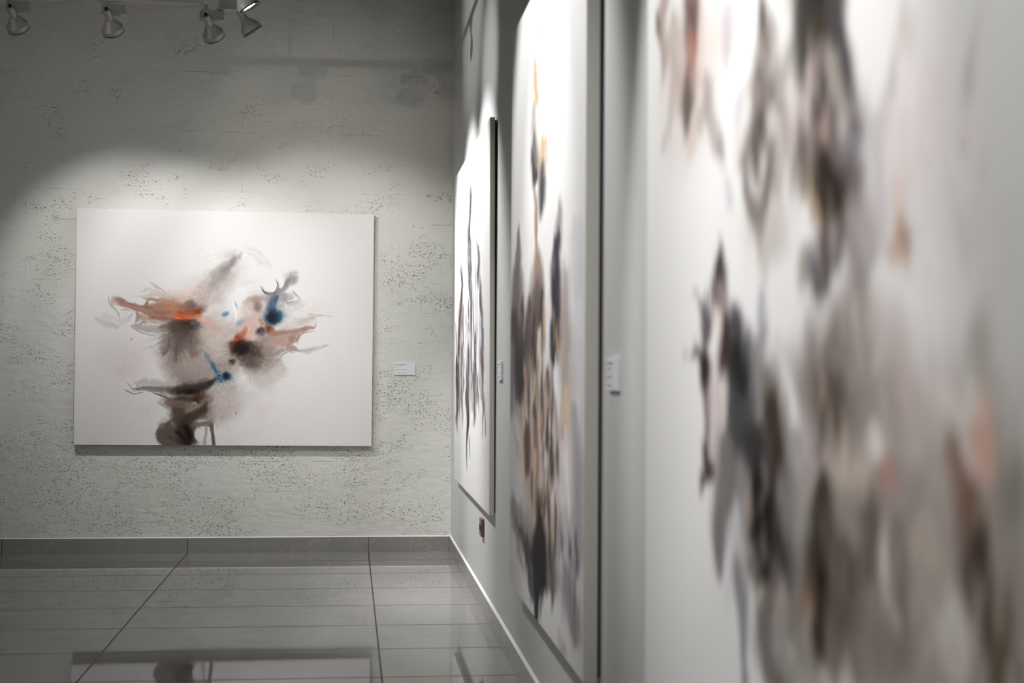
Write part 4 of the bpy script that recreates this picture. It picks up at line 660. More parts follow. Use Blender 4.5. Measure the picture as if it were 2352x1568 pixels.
('S',[(133.7,1058.5,1.7),(133.2,1069.1,4.7),(132.4,1083.3,8.0),(131.6,1097.6,4.7),(131.0,1108.2,1.7)],(194,182,182),0.9,0.77,{'wa':2.5,'ws':30,'st':0.45,'sl':80,'sw':2.5,'ends':0}),
('S',[(54.4,897.6,1.6),(54.3,908.0,4.6),(54.0,949.5,7.7),(53.6,991.1,4.6),(53.6,1001.5,1.6)],(147,128,117),0.9,0.77,{'wa':2.5,'ws':30,'st':0.45,'sl':80,'sw':2.5,'ends':0}),
('S',[(109.9,1162.6,2.2),(111.3,1174.4,6.4),(117.6,1228.6,10.4),(123.8,1281.2,6.2),(125.1,1292.2,2.1)],(219,201,191),0.9,0.77,{'wa':2.5,'ws':30,'st':0.45,'sl':80,'sw':2.5,'ends':0}),
('S',[(141.2,1061.6,4.7),(141.5,1079.8,13.4),(142.7,1147.5,17.1),(146.2,1217.5,15.0),(147.1,1234.8,5.3)],(232,225,227),0.9,0.88,{'wa':2.5,'ws':30,'st':0.45,'sl':80,'sw':2.5,'ends':0}),
('S',[(152.0,1006.8,2.2),(153.2,1017.9,6.4),(157.9,1064.9,9.0),(161.2,1120.1,10.6),(163.6,1179.1,10.5),(161.8,1249.4,11.5),(156.8,1314.7,13.6),(155.6,1331.2,4.7)],(188,184,187),0.95,0.88,{'wa':2.5,'ws':30,'st':0.45,'sl':80,'sw':2.5,'ends':0}),
('S',[(138.1,1227.5,6.7),(138.3,1250.7,19.4),(138.6,1310.0,23.2),(143.0,1373.7,26.7),(151.3,1444.3,22.1),(153.9,1466.3,7.6)],(208,203,207),0.85,0.99,{'wa':2.5,'ws':30,'st':0.45,'sl':80,'sw':2.5,'ends':0}),
('S',[(10.7,1309.2,3.0),(14.1,1325.2,8.6),(22.7,1365.7,18.3),(41.3,1384.1,21.3),(53.9,1405.9,15.3),(60.9,1418.0,5.3)],(161,154,154),0.95,0.77,{'wa':2.5,'ws':30,'st':0.45,'sl':80,'sw':2.5,'ends':0}),
('S',[(21.8,1351.6,3.9),(32.1,1357.9,11.0),(47.5,1367.4,15.7),(53.8,1394.9,11.5),(56.8,1408.0,4.0)],(102,96,97),0.9,0.77,{'wa':2.5,'ws':30,'st':0.45,'sl':80,'sw':2.5,'ends':0}),
('S',[(25.9,1405.9,2.5),(28.4,1413.2,6.9),(41.8,1451.6,5.3),(44.1,1458.4,1.9)],(170,166,167),0.85,0.77,{'wa':2.5,'ws':30,'st':0.45,'sl':80,'sw':2.5,'ends':0}),
('S',[(14.4,1280.1,1.6),(13.8,1289.5,4.4),(11.3,1333.2,5.8),(10.7,1342.7,2.0)],(179,175,176),0.74,0.88,{'wa':2.5,'ws':30,'st':0.45,'sl':80,'sw':2.5,'ends':0}),
('S',[(91.2,1287.0,5.2),(90.3,1309.2,14.9),(88.4,1351.8,21.8),(85.5,1395.9,22.1),(83.7,1439.2,18.7),(80.8,1494.6,10.6),(79.4,1543.3,2.9),(79.1,1556.4,1.0)],(58,55,56),1,0.5,{'wa':4,'st':0.2,'ends':0}),
('S',[(56.3,1402.4,3.1),(57.5,1413.3,8.8),(62.5,1457.2,10.0),(68.6,1498.8,6.2),(70.0,1508.8,2.1)],(106,102,104),0.95,0.77,{'wa':2.5,'ws':30,'st':0.45,'sl':80,'sw':2.5,'ends':0}),
('S',[(105.7,1301.6,3.8),(107.3,1314.7,10.8),(115.2,1380.2,12.7),(115.5,1428.3,9.4),(115.5,1442.4,3.2)],(140,135,136),0.93,0.88,{'wa':2.5,'ws':30,'st':0.45,'sl':80,'sw':2.5,'ends':0}),
('S',[(99.8,1445.3,1.9),(100.7,1455.3,5.5),(106.0,1513.3,8.6),(113.3,1552.0,7.4),(114.9,1560.3,2.6)],(230,227,232),0.85,0.88,{'wa':2.5,'ws':30,'st':0.45,'sl':80,'sw':2.5,'ends':0}),
('S',[(130.2,1273.1,2.8),(130.0,1285.4,8.0),(129.3,1323.4,10.0),(129.1,1335.7,3.5)],(177,171,174),0.74,0.88,{'wa':2.5,'ws':30,'st':0.45,'sl':80,'sw':2.5,'ends':0}),
('S',[(138.8,1343.5,3.4),(141.3,1357.4,9.5),(147.9,1395.1,14.9),(156.6,1437.3,12.7),(159.1,1477.5,7.2),(159.9,1490.6,2.5)],(164,159,163),0.93,0.88,{'wa':2.5,'ws':30,'st':0.45,'sl':80,'sw':2.5,'ends':0}),
('S',[(87.2,1475.7,0.8),(87.1,1481.8,2.4),(86.4,1539.3,2.4),(86.3,1545.3,0.8)],(230,228,232),0.85,0.77,{'wa':2.5,'ws':30,'st':0.45,'sl':80,'sw':2.5,'ends':0}),
('S',[(130.4,1500.0,2.1),(131.1,1507.8,5.9),(133.8,1541.0,5.9),(134.4,1548.6,2.0)],(200,196,199),0.74,0.88,{'wa':2.5,'ws':30,'st':0.45,'sl':80,'sw':2.5,'ends':0}),
('B',[134.5,1507.7,4.6,14.1],(150,147,150),0.5,0.8,{}),
('S',[(130.6,1023.9,0.3),(131.2,1029.5,1.0),(133.6,1050.9,2.5),(133.4,1072.9,1.0),(133.4,1078.7,0.3)],(163,144,135),0.8,0.88,{'wa':2,'st':0.4,'sl':60,'sw':2,'ends':0}),
('S',[(111.2,1066.4,0.3),(110.9,1072.8,1.1),(108.5,1122.7,2.9),(113.3,1169.0,1.0),(113.9,1174.9,0.3)],(209,187,170),0.8,0.88,{'wa':2,'st':0.4,'sl':60,'sw':2,'ends':0}),
('S',[(93.8,825.4,0.4),(94.0,833.0,1.1),(94.9,868.5,4.4),(91.7,903.6,1.1),(91.1,911.2,0.4)],(171,153,139),0.8,0.88,{'wa':2,'st':0.4,'sl':60,'sw':2,'ends':0}),
('S',[(80.1,792.1,0.4),(80.6,800.3,1.2),(83.3,845.4,4.8),(81.6,889.7,1.2),(81.3,897.8,0.4)],(135,119,111),0.8,0.88,{'wa':2,'st':0.4,'sl':60,'sw':2,'ends':0}),
('S',[(89.3,1080.1,0.4),(89.1,1086.9,1.1),(87.6,1136.3,3.4),(89.7,1184.0,1.1),(90.0,1190.5,0.4)],(168,149,139),0.8,0.88,{'wa':2,'st':0.4,'sl':60,'sw':2,'ends':0}),
('S',[(57.6,912.8,0.4),(57.6,920.7,1.2),(57.9,952.4,4.6),(56.2,984.3,1.2),(55.7,992.3,0.4)],(187,167,152),0.8,0.88,{'wa':2,'st':0.4,'sl':60,'sw':2,'ends':0}),
('S',[(91.8,927.9,0.4),(92.0,933.9,1.1),(94.8,1008.6,2.4),(96.6,1082.6,1.1),(96.7,1088.5,0.3)],(197,177,161),0.8,0.88,{'wa':2,'st':0.4,'sl':60,'sw':2,'ends':0}),
('S',[(91.7,797.6,0.4),(91.4,804.9,1.1),(89.9,833.8,4.1),(91.5,863.3,1.1),(91.9,870.8,0.4)],(78,64,60),0.8,0.88,{'wa':2,'st':0.4,'sl':60,'sw':2,'ends':0}),
('S',[(108.1,1086.5,0.3),(108.0,1092.7,1.1),(107.5,1166.3,2.7),(109.1,1238.5,1.1),(109.2,1244.5,0.3)],(232,226,224),0.8,0.88,{'wa':2,'st':0.4,'sl':60,'sw':2,'ends':0}),
('S',[(122.6,823.2,0.3),(122.5,830.4,1.0),(121.7,874.1,4.0),(125.7,918.1,1.0),(126.4,925.1,0.3)],(222,186,149),0.8,0.88,{'wa':2,'st':0.4,'sl':60,'sw':2,'ends':0}),
('S',[(118.3,1024.2,0.3),(118.7,1030.9,1.0),(120.4,1062.9,3.6),(121.4,1095.0,1.0),(121.6,1101.6,0.3)],(203,182,165),0.8,0.88,{'wa':2,'st':0.4,'sl':60,'sw':2,'ends':0}),
('S',[(100.7,1132.5,0.3),(101.5,1140.2,1.1),(103.9,1163.4,5.0),(103.0,1188.2,1.1),(102.7,1196.5,0.3)],(89,79,81),0.8,0.88,{'wa':2,'st':0.4,'sl':60,'sw':2,'ends':0}),
('S',[(72.8,1088.7,0.4),(73.1,1095.2,1.2),(76.3,1172.1,3.0),(69.9,1254.5,1.2),(69.4,1261.6,0.4)],(232,194,157),0.8,0.88,{'wa':2,'st':0.4,'sl':60,'sw':2,'ends':0}),
('S',[(73.9,990.1,0.4),(73.6,998.2,1.2),(71.0,1068.2,4.9),(73.0,1136.9,1.2),(73.2,1144.9,0.4)],(84,75,77),0.8,0.88,{'wa':2,'st':0.4,'sl':60,'sw':2,'ends':0}),
('S',[(103.3,1029.1,0.3),(103.0,1035.5,1.1),(100.8,1083.8,2.9),(101.8,1131.1,1.1),(101.9,1137.4,0.3)],(98,81,76),0.8,0.88,{'wa':2,'st':0.4,'sl':60,'sw':2,'ends':0}),
('S',[(109.6,1202.1,0.3),(109.3,1209.7,1.1),(106.9,1279.0,4.5),(107.9,1345.7,1.1),(108.0,1353.1,0.3)],(106,88,83),0.8,0.88,{'wa':2,'st':0.4,'sl':60,'sw':2,'ends':0}),
('S',[(83.8,846.9,0.4),(84.0,854.0,1.1),(85.2,930.7,3.7),(82.1,1007.7,1.1),(81.8,1014.9,0.4)],(232,226,224),0.8,0.88,{'wa':2,'st':0.4,'sl':60,'sw':2,'ends':0}),
('S',[(68.9,978.0,0.4),(69.0,985.0,1.2),(69.6,1010.0,3.5),(66.7,1035.8,1.2),(65.9,1042.9,0.4)],(197,176,160),0.8,0.88,{'wa':2,'st':0.4,'sl':60,'sw':2,'ends':0}),
('S',[(86.9,1086.0,0.4),(87.3,1092.6,1.1),(90.3,1138.8,3.2),(90.0,1186.1,1.1),(89.9,1192.8,0.4)],(232,226,224),0.8,0.88,{'wa':2,'st':0.4,'sl':60,'sw':2,'ends':0}),
('S',[(102.0,1042.8,0.3),(101.9,1048.9,1.1),(100.9,1103.1,2.5),(101.7,1156.5,1.1),(101.8,1162.4,0.3)],(206,185,168),0.8,0.88,{'wa':2,'st':0.4,'sl':60,'sw':2,'ends':0}),
('S',[(75.9,1039.0,0.4),(76.0,1046.0,1.2),(77.1,1105.7,3.5),(80.5,1163.9,1.2),(80.8,1170.6,0.4)],(166,146,137),0.8,0.88,{'wa':2,'st':0.4,'sl':60,'sw':2,'ends':0}),
('S',[(71.5,1132.3,0.4),(71.7,1140.9,1.2),(73.2,1215.7,5.6),(72.6,1291.6,1.2),(72.5,1300.3,0.4)],(216,193,176),0.8,0.88,{'wa':2,'st':0.4,'sl':60,'sw':2,'ends':0}),
('S',[(55.0,766.6,0.4),(55.2,773.7,1.2),(55.9,816.5,3.4),(51.8,858.5,1.3),(51.1,865.4,0.4)],(120,103,95),0.8,0.88,{'wa':2,'st':0.4,'sl':60,'sw':2,'ends':0}),
('S',[(119.6,985.5,0.3),(119.9,991.1,1.0),(122.3,1026.3,2.2),(122.8,1061.6,1.0),(122.9,1067.2,0.3)],(161,142,133),0.8,0.88,{'wa':2,'st':0.4,'sl':60,'sw':2,'ends':0}),
('S',[(125.2,1079.1,0.3),(124.9,1086.2,1.0),(123.8,1114.9,3.8),(126.2,1142.0,1.0),(126.7,1148.6,0.3)],(87,77,80),0.8,0.88,{'wa':2,'st':0.4,'sl':60,'sw':2,'ends':0}),
('S',[(99.4,1098.6,0.3),(99.7,1104.7,1.1),(102.9,1165.2,2.7),(102.4,1227.4,1.1),(102.3,1233.6,0.3)],(232,194,157),0.8,0.88,{'wa':2,'st':0.4,'sl':60,'sw':2,'ends':0}),
('S',[(100.8,1200.2,0.3),(101.0,1207.6,1.1),(102.6,1277.1,4.4),(104.5,1345.7,1.1),(104.7,1353.0,0.3)],(220,197,179),0.8,0.88,{'wa':2,'st':0.4,'sl':60,'sw':2,'ends':0}),
('S',[(87.1,771.4,0.4),(87.1,778.4,1.1),(87.7,826.2,3.6),(89.7,874.1,1.1),(90.0,881.1,0.4)],(120,103,95),0.8,0.88,{'wa':2,'st':0.4,'sl':60,'sw':2,'ends':0}),
('S',[(105.6,1147.2,0.3),(105.4,1154.0,1.1),(103.9,1215.7,3.4),(104.5,1276.2,1.1),(104.6,1282.9,0.3)],(104,86,81),0.8,0.88,{'wa':2,'st':0.4,'sl':60,'sw':2,'ends':0}),
('S',[(120.7,908.1,0.3),(120.6,915.5,1.0),(120.2,970.1,4.3),(124.3,1023.8,1.0),(124.9,1030.9,0.3)],(232,226,224),0.8,0.88,{'wa':2,'st':0.4,'sl':60,'sw':2,'ends':0}),
('S',[(37.9,805.9,0.4),(37.4,812.7,1.3),(34.0,856.9,3.2),(35.9,901.9,1.3),(36.2,908.9,0.4)],(70,62,64),0.8,0.88,{'wa':2,'st':0.4,'sl':60,'sw':2,'ends':0}),
('S',[(81.8,1079.2,0.4),(82.0,1087.4,1.1),(84.4,1160.7,5.2),(80.0,1237.7,1.2),(79.5,1246.3,0.4)],(211,189,172),0.8,0.88,{'wa':2,'st':0.4,'sl':60,'sw':2,'ends':0}),
('S',[(117.7,1217.5,0.3),(117.6,1224.3,1.0),(117.1,1276.3,3.5),(115.5,1329.5,1.0),(115.3,1336.4,0.3)],(232,195,157),0.8,0.88,{'wa':2,'st':0.4,'sl':60,'sw':2,'ends':0}),
('S',[(90.3,733.0,0.4),(90.1,740.5,1.1),(89.3,784.3,4.4),(87.0,827.9,1.1),(86.5,835.4,0.4)],(96,79,72),0.8,0.88,{'wa':2,'st':0.4,'sl':60,'sw':2,'ends':0}),
('S',[(39.6,739.7,0.4),(39.0,748.0,1.3),(36.8,780.2,5.2),(40.4,814.0,1.3),(41.4,822.6,0.4)],(74,61,57),0.8,0.88,{'wa':2,'st':0.4,'sl':60,'sw':2,'ends':0}),
('S',[(90.8,1030.9,0.4),(91.0,1037.2,1.1),(92.0,1081.7,2.7),(92.3,1126.2,1.1),(92.4,1132.5,0.4)],(164,145,136),0.8,0.88,{'wa':2,'st':0.4,'sl':60,'sw':2,'ends':0}),
('S',[(80.4,838.1,0.4),(80.2,845.1,1.2),(78.4,908.4,3.6),(82.4,971.6,1.1),(82.8,978.6,0.4)],(231,193,155),0.8,0.88,{'wa':2,'st':0.4,'sl':60,'sw':2,'ends':0}),
('S',[(134.0,995.5,0.3),(134.4,1000.8,1.0),(136.9,1031.7,2.0),(132.4,1064.6,1.0),(131.6,1070.2,0.3)],(232,194,157),0.8,0.88,{'wa':2,'st':0.4,'sl':60,'sw':2,'ends':0}),
('S',[(78.1,1018.6,0.4),(78.1,1025.0,1.2),(78.4,1095.0,2.8),(82.2,1163.0,1.1),(82.6,1169.2,0.4)],(151,130,120),0.8,0.88,{'wa':2,'st':0.4,'sl':60,'sw':2,'ends':0}),
('S',[(102.8,1025.8,0.3),(102.9,1032.5,1.1),(103.5,1090.9,3.4),(106.9,1147.7,1.1),(107.3,1154.1,0.3)],(98,81,77),0.8,0.88,{'wa':2,'st':0.4,'sl':60,'sw':2,'ends':0}),
('S',[(92.6,1087.1,0.4),(92.7,1093.6,1.1),(93.1,1116.4,3.1),(89.3,1141.0,1.1),(88.3,1148.1,0.4)],(167,148,138),0.8,0.88,{'wa':2,'st':0.4,'sl':60,'sw':2,'ends':0}),
('S',[(99.2,964.2,0.3),(99.3,972.0,1.1),(99.7,1017.9,4.7),(96.3,1064.9,1.1),(95.7,1073.0,0.4)],(198,178,161),0.8,0.88,{'wa':2,'st':0.4,'sl':60,'sw':2,'ends':0}),
('S',[(71.0,785.2,0.4),(70.7,792.8,1.2),(67.8,867.7,4.4),(74.7,943.0,1.2),(75.4,950.6,0.4)],(81,67,63),0.8,0.88,{'wa':2,'st':0.4,'sl':60,'sw':2,'ends':0}),
('S',[(113.0,1147.5,0.3),(113.4,1153.0,1.0),(115.1,1175.6,2.2),(111.4,1201.5,1.1),(110.5,1207.7,0.3)],(232,226,224),0.8,0.88,{'wa':2,'st':0.4,'sl':60,'sw':2,'ends':0}),
('S',[(102.7,1065.8,0.3),(102.3,1074.1,1.1),(100.7,1105.3,5.3),(105.9,1133.6,1.1),(107.2,1140.9,0.3)],(166,147,138),0.8,0.88,{'wa':2,'st':0.4,'sl':60,'sw':2,'ends':0}),
('S',[(100.4,1230.7,0.3),(100.0,1238.2,1.1),(97.6,1276.0,4.0),(99.1,1310.8,1.1),(99.4,1317.7,0.3)],(232,226,224),0.8,0.88,{'wa':2,'st':0.4,'sl':60,'sw':2,'ends':0}),
('S',[(84.0,805.2,0.4),(84.2,811.5,1.1),(85.6,843.8,2.6),(84.1,875.7,1.1),(83.8,881.8,0.4)],(79,65,61),0.8,0.88,{'wa':2,'st':0.4,'sl':60,'sw':2,'ends':0}),
('S',[(114.2,796.6,0.3),(114.4,802.6,1.0),(115.5,839.5,2.5),(115.4,876.0,1.0),(115.4,882.0,0.3)],(214,179,144),0.8,0.88,{'wa':2,'st':0.4,'sl':60,'sw':2,'ends':0}),
('S',[(112.2,1014.9,0.3),(112.0,1022.6,1.0),(110.4,1075.9,4.6),(112.9,1127.6,1.0),(113.3,1135.0,0.3)],(97,81,76),0.8,0.88,{'wa':2,'st':0.4,'sl':60,'sw':2,'ends':0}),
('S',[(81.5,940.2,0.4),(81.5,947.0,1.2),(82.1,1011.1,3.2),(83.3,1074.8,1.1),(83.5,1081.5,0.4)],(232,194,157),0.8,0.88,{'wa':2,'st':0.4,'sl':60,'sw':2,'ends':0}),
('S',[(73.4,970.6,0.4),(73.2,978.4,1.2),(72.0,1033.7,4.6),(74.5,1087.9,1.2),(74.9,1095.6,0.4)],(83,73,76),0.8,0.88,{'wa':2,'st':0.4,'sl':60,'sw':2,'ends':0}),
('S',[(69.5,1035.2,0.4),(69.3,1041.9,1.2),(67.4,1104.8,3.0),(74.1,1163.9,1.2),(74.8,1170.1,0.4)],(232,194,157),0.8,0.88,{'wa':2,'st':0.4,'sl':60,'sw':2,'ends':0}),
('S',[(89.5,1160.5,0.4),(89.5,1168.3,1.1),(89.0,1223.7,4.6),(88.6,1279.1,1.1),(88.5,1286.9,0.4)],(216,194,176),0.8,0.88,{'wa':2,'st':0.4,'sl':60,'sw':2,'ends':0}),
('S',[(72.5,1177.6,0.4),(72.6,1184.3,1.2),(74.0,1250.9,3.1),(72.9,1319.1,1.2),(72.8,1325.9,0.4)],(232,194,157),0.8,0.88,{'wa':2,'st':0.4,'sl':60,'sw':2,'ends':0}),
('S',[(89.0,1225.6,0.4),(89.8,1232.8,1.1),(92.3,1254.1,4.6),(87.4,1280.6,1.1),(85.8,1289.6,0.4)],(105,87,82),0.8,0.88,{'wa':2,'st':0.4,'sl':60,'sw':2,'ends':0}),
('S',[(117.1,1179.4,0.3),(117.0,1186.6,1.0),(116.6,1225.8,4.0),(120.6,1261.5,1.0),(121.4,1268.0,0.3)],(232,226,224),0.8,0.88,{'wa':2,'st':0.4,'sl':60,'sw':2,'ends':0}),
('S',[(68.2,945.4,0.4),(67.5,951.6,1.2),(64.6,975.9,2.5),(72.2,998.9,1.2),(74.1,1004.5,0.4)],(154,136,127),0.8,0.88,{'wa':2,'st':0.4,'sl':60,'sw':2,'ends':0}),
('S',[(87.4,944.7,0.4),(87.8,951.5,1.1),(91.1,1013.1,3.5),(87.3,1076.0,1.1),(86.8,1083.0,0.4)],(82,73,75),0.8,0.88,{'wa':2,'st':0.4,'sl':60,'sw':2,'ends':0}),
('S',[(111.5,1065.2,0.3),(111.5,1073.3,1.1),(111.8,1133.2,5.2),(111.7,1193.3,1.0),(111.7,1201.4,0.3)],(87,78,80),0.8,0.88,{'wa':2,'st':0.4,'sl':60,'sw':2,'ends':0}),
('S',[(94.0,1097.0,0.4),(94.0,1104.4,1.1),(93.9,1146.4,4.0),(96.5,1187.0,1.1),(96.9,1194.0,0.3)],(130,108,99),0.8,0.88,{'wa':2,'st':0.4,'sl':60,'sw':2,'ends':0}),
('S',[(92.7,765.6,0.4),(93.0,774.0,1.1),(94.8,819.3,5.3),(92.0,863.5,1.1),(91.5,871.7,0.4)],(210,176,141),0.8,0.88,{'wa':2,'st':0.4,'sl':60,'sw':2,'ends':0}),
('S',[(98.7,1063.4,0.3),(99.0,1071.1,1.1),(101.8,1138.7,4.6),(102.2,1206.9,1.1),(102.2,1214.6,0.3)],(232,226,224),0.8,0.88,{'wa':2,'st':0.4,'sl':60,'sw':2,'ends':0}),
('S',[(67.0,893.2,0.4),(66.9,901.5,1.2),(66.6,927.5,5.2),(70.6,953.3,1.2),(71.9,961.4,0.4)],(134,115,107),0.8,0.88,{'wa':2,'st':0.4,'sl':60,'sw':2,'ends':0}),
('S',[(108.4,1014.7,0.3),(108.3,1021.3,1.1),(107.4,1074.7,3.2),(105.3,1128.8,1.1),(105.1,1135.6,0.3)],(232,226,224),0.8,0.88,{'wa':2,'st':0.4,'sl':60,'sw':2,'ends':0}),
('S',[(75.9,1183.5,0.4),(76.3,1190.0,1.2),(78.3,1223.5,3.2),(76.9,1259.1,1.2),(76.6,1266.0,0.4)],(174,154,144),0.8,0.88,{'wa':2,'st':0.4,'sl':60,'sw':2,'ends':0}),
('S',[(76.2,1205.9,0.4),(76.3,1214.6,1.2),(76.5,1260.8,5.7),(79.8,1304.5,1.2),(80.4,1312.7,0.4)],(135,113,103),0.8,0.88,{'wa':2,'st':0.4,'sl':60,'sw':2,'ends':0}),
('S',[(58.3,944.0,0.4),(58.1,951.4,1.2),(56.0,1018.7,3.9),(56.7,1085.6,1.2),(56.8,1093.0,0.4)],(82,73,75),0.8,0.88,{'wa':2,'st':0.4,'sl':60,'sw':2,'ends':0}),
('S',[(123.5,1078.6,0.3),(123.8,1086.0,1.0),(125.4,1133.4,4.5),(127.5,1180.1,1.0),(127.9,1187.3,0.3)],(155,133,124),0.8,0.88,{'wa':2,'st':0.4,'sl':60,'sw':2,'ends':0}),
('S',[(96.1,1197.4,0.4),(96.4,1204.9,1.1),(98.1,1251.9,4.5),(95.0,1302.5,1.1),(94.5,1310.5,0.4)],(105,87,82),0.8,0.88,{'wa':2,'st':0.4,'sl':60,'sw':2,'ends':0}),
('S',[(71.5,1046.5,0.4),(72.1,1053.8,1.2),(74.6,1085.1,4.0),(74.2,1117.2,1.2),(74.1,1124.7,0.4)],(164,145,136),0.8,0.88,{'wa':2,'st':0.4,'sl':60,'sw':2,'ends':0}),
('S',[(92.6,1014.6,0.4),(92.1,1022.8,1.1),(90.2,1056.7,5.0),(95.2,1088.4,1.1),(96.4,1095.9,0.4)],(232,194,157),0.8,0.88,{'wa':2,'st':0.4,'sl':60,'sw':2,'ends':0}),
('S',[(92.0,1018.0,0.4),(92.2,1024.0,1.1),(93.5,1059.2,2.4),(89.5,1096.2,1.1),(88.8,1102.5,0.4)],(96,80,75),0.8,0.88,{'wa':2,'st':0.4,'sl':60,'sw':2,'ends':0}),
('S',[(95.2,1100.9,0.4),(95.0,1106.9,1.1),(93.4,1157.6,2.2),(93.1,1207.8,1.1),(93.1,1213.7,0.4)],(170,151,141),0.8,0.88,{'wa':2,'st':0.4,'sl':60,'sw':2,'ends':0}),
('S',[(115.9,1121.2,0.3),(115.9,1127.6,1.0),(116.1,1158.4,3.1),(114.5,1190.2,1.0),(114.2,1196.9,0.3)],(102,85,80),0.8,0.88,{'wa':2,'st':0.4,'sl':60,'sw':2,'ends':0}),
('S',[(112.3,929.8,0.3),(112.3,936.2,1.0),(113.4,1004.4,2.9),(109.8,1073.9,1.1),(109.4,1080.3,0.3)],(122,101,92),0.8,0.88,{'wa':2,'st':0.4,'sl':60,'sw':2,'ends':0}),
('S',[(119.0,1208.6,0.3),(119.3,1214.9,1.0),(121.6,1279.3,3.2),(117.9,1349.0,1.0),(117.5,1355.9,0.3)],(106,88,83),0.8,0.88,{'wa':2,'st':0.4,'sl':60,'sw':2,'ends':0}),
('S',[(60.1,841.3,0.4),(60.9,849.8,1.2),(63.5,876.0,5.2),(64.2,901.9,1.2),(64.5,910.3,0.4)],(107,88,80),0.8,0.88,{'wa':2,'st':0.4,'sl':60,'sw':2,'ends':0}),
('S',[(94.4,1084.1,0.4),(94.8,1090.1,1.1),(97.5,1132.8,2.6),(92.4,1179.4,1.1),(91.7,1185.9,0.4)],(232,226,224),0.8,0.88,{'wa':2,'st':0.4,'sl':60,'sw':2,'ends':0}),
('S',[(32.3,790.9,0.4),(32.2,799.3,1.3),(31.5,855.7,5.0),(30.3,912.1,1.3),(30.1,920.5,0.4)],(125,107,99),0.8,0.88,{'wa':2,'st':0.4,'sl':60,'sw':2,'ends':0}),
('S',[(103.6,1047.2,0.3),(103.4,1054.8,1.1),(102.2,1089.8,4.5),(102.5,1124.3,1.1),(102.5,1131.9,0.3)],(98,81,76),0.8,0.88,{'wa':2,'st':0.4,'sl':60,'sw':2,'ends':0}),
('S',[(99.4,1078.5,0.3),(100.3,1086.6,1.1),(103.0,1112.0,5.4),(102.1,1138.7,1.1),(101.8,1147.2,0.3)],(86,77,79),0.8,0.88,{'wa':2,'st':0.4,'sl':60,'sw':2,'ends':0}),
('S',[(50.8,921.8,0.4),(51.0,928.8,1.3),(52.2,984.0,3.4),(55.4,1038.4,1.2),(55.8,1045.3,0.4)],(155,137,128),0.8,0.88,{'wa':2,'st':0.4,'sl':60,'sw':2,'ends':0}),
('S',[(106.2,996.7,0.3),(106.5,1004.0,1.1),(107.7,1027.8,4.3),(103.0,1053.1,1.1),(101.6,1060.9,0.3)],(147,126,117),0.8,0.88,{'wa':2,'st':0.4,'sl':60,'sw':2,'ends':0}),
('S',[(85.7,818.2,0.4),(85.4,826.6,1.1),(84.2,861.6,5.5),(81.6,896.7,1.2),(81.0,905.3,0.4)],(232,226,224),0.8,0.88,{'wa':2,'st':0.4,'sl':60,'sw':2,'ends':0}),
('S',[(76.5,925.5,0.4),(76.8,933.3,1.2),(78.6,988.7,4.5),(79.4,1043.9,1.2),(79.5,1051.6,0.4)],(157,139,130),0.8,0.88,{'wa':2,'st':0.4,'sl':60,'sw':2,'ends':0}),
('S',[(156.2,1319.8,0.3),(156.4,1325.1,0.9),(158.1,1382.9,2.2),(159.2,1441.2,0.9),(159.3,1446.5,0.3)],(133,129,132),0.74,0.88,{'wa':2,'st':0.4,'sl':60,'sw':2,'ends':0}),
('S',[(111.2,1341.8,0.3),(111.4,1349.1,1.0),(113.7,1411.6,4.4),(114.9,1474.5,1.0),(115.1,1481.8,0.3)],(127,123,126),0.74,0.88,{'wa':2,'st':0.4,'sl':60,'sw':2,'ends':0}),
('S',[(149.5,1273.9,0.3),(149.7,1280.2,0.9),(151.5,1324.9,3.5),(152.5,1370.0,0.9),(152.6,1376.3,0.3)],(163,159,162),0.74,0.88,{'wa':2,'st':0.4,'sl':60,'sw':2,'ends':0}),
('S',[(158.1,1262.2,0.3),(158.5,1268.8,0.9),(160.1,1301.6,3.9),(161.0,1335.0,0.9),(161.2,1341.6,0.3)],(99,95,97),0.74,0.88,{'wa':2,'st':0.4,'sl':60,'sw':2,'ends':0}),
('S',[(104.4,1315.1,0.3),(104.7,1322.6,1.1),(106.9,1376.4,4.6),(108.2,1430.7,1.1),(108.3,1438.2,0.3)],(160,157,159),0.74,0.88,{'wa':2,'st':0.4,'sl':60,'sw':2,'ends':0}),
('S',[(151.4,1319.7,0.3),(151.6,1324.8,0.9),(153.3,1364.2,2.0),(154.3,1404.3,0.9),(154.4,1409.4,0.3)],(191,187,190),0.74,0.88,{'wa':2,'st':0.4,'sl':60,'sw':2,'ends':0}),
('S',[(147.3,1267.2,0.3),(147.6,1272.5,0.9),(149.3,1305.2,2.4),(150.2,1338.4,0.9),(150.4,1343.8,0.3)],(96,92,95),0.74,0.88,{'wa':2,'st':0.4,'sl':60,'sw':2,'ends':0}),
('S',[(49.4,1367.8,0.4),(49.8,1374.8,1.3),(52.5,1423.7,3.8),(54.0,1473.4,1.2),(54.2,1480.5,0.4)],(95,91,94),0.74,0.88,{'wa':2,'st':0.4,'sl':60,'sw':2,'ends':0}),
('S',[(133.7,1306.3,0.3),(134.0,1312.0,1.0),(135.9,1341.1,2.8),(136.9,1370.8,1.0),(137.0,1376.6,0.3)],(184,180,183),0.74,0.88,{'wa':2,'st':0.4,'sl':60,'sw':2,'ends':0}),
('S',[(130.3,1270.4,0.3),(130.5,1275.8,1.0),(132.5,1324.1,2.1),(133.6,1372.9,1.0),(133.7,1378.2,0.3)],(227,223,226),0.74,0.88,{'wa':2,'st':0.4,'sl':60,'sw':2,'ends':0}),
('S',[(50.8,1416.6,0.4),(51.1,1424.1,1.3),(53.9,1490.1,4.5),(55.6,1556.7,1.2),(55.8,1564.3,0.4)],(232,228,231),0.74,0.88,{'wa':2,'st':0.4,'sl':60,'sw':2,'ends':0}),
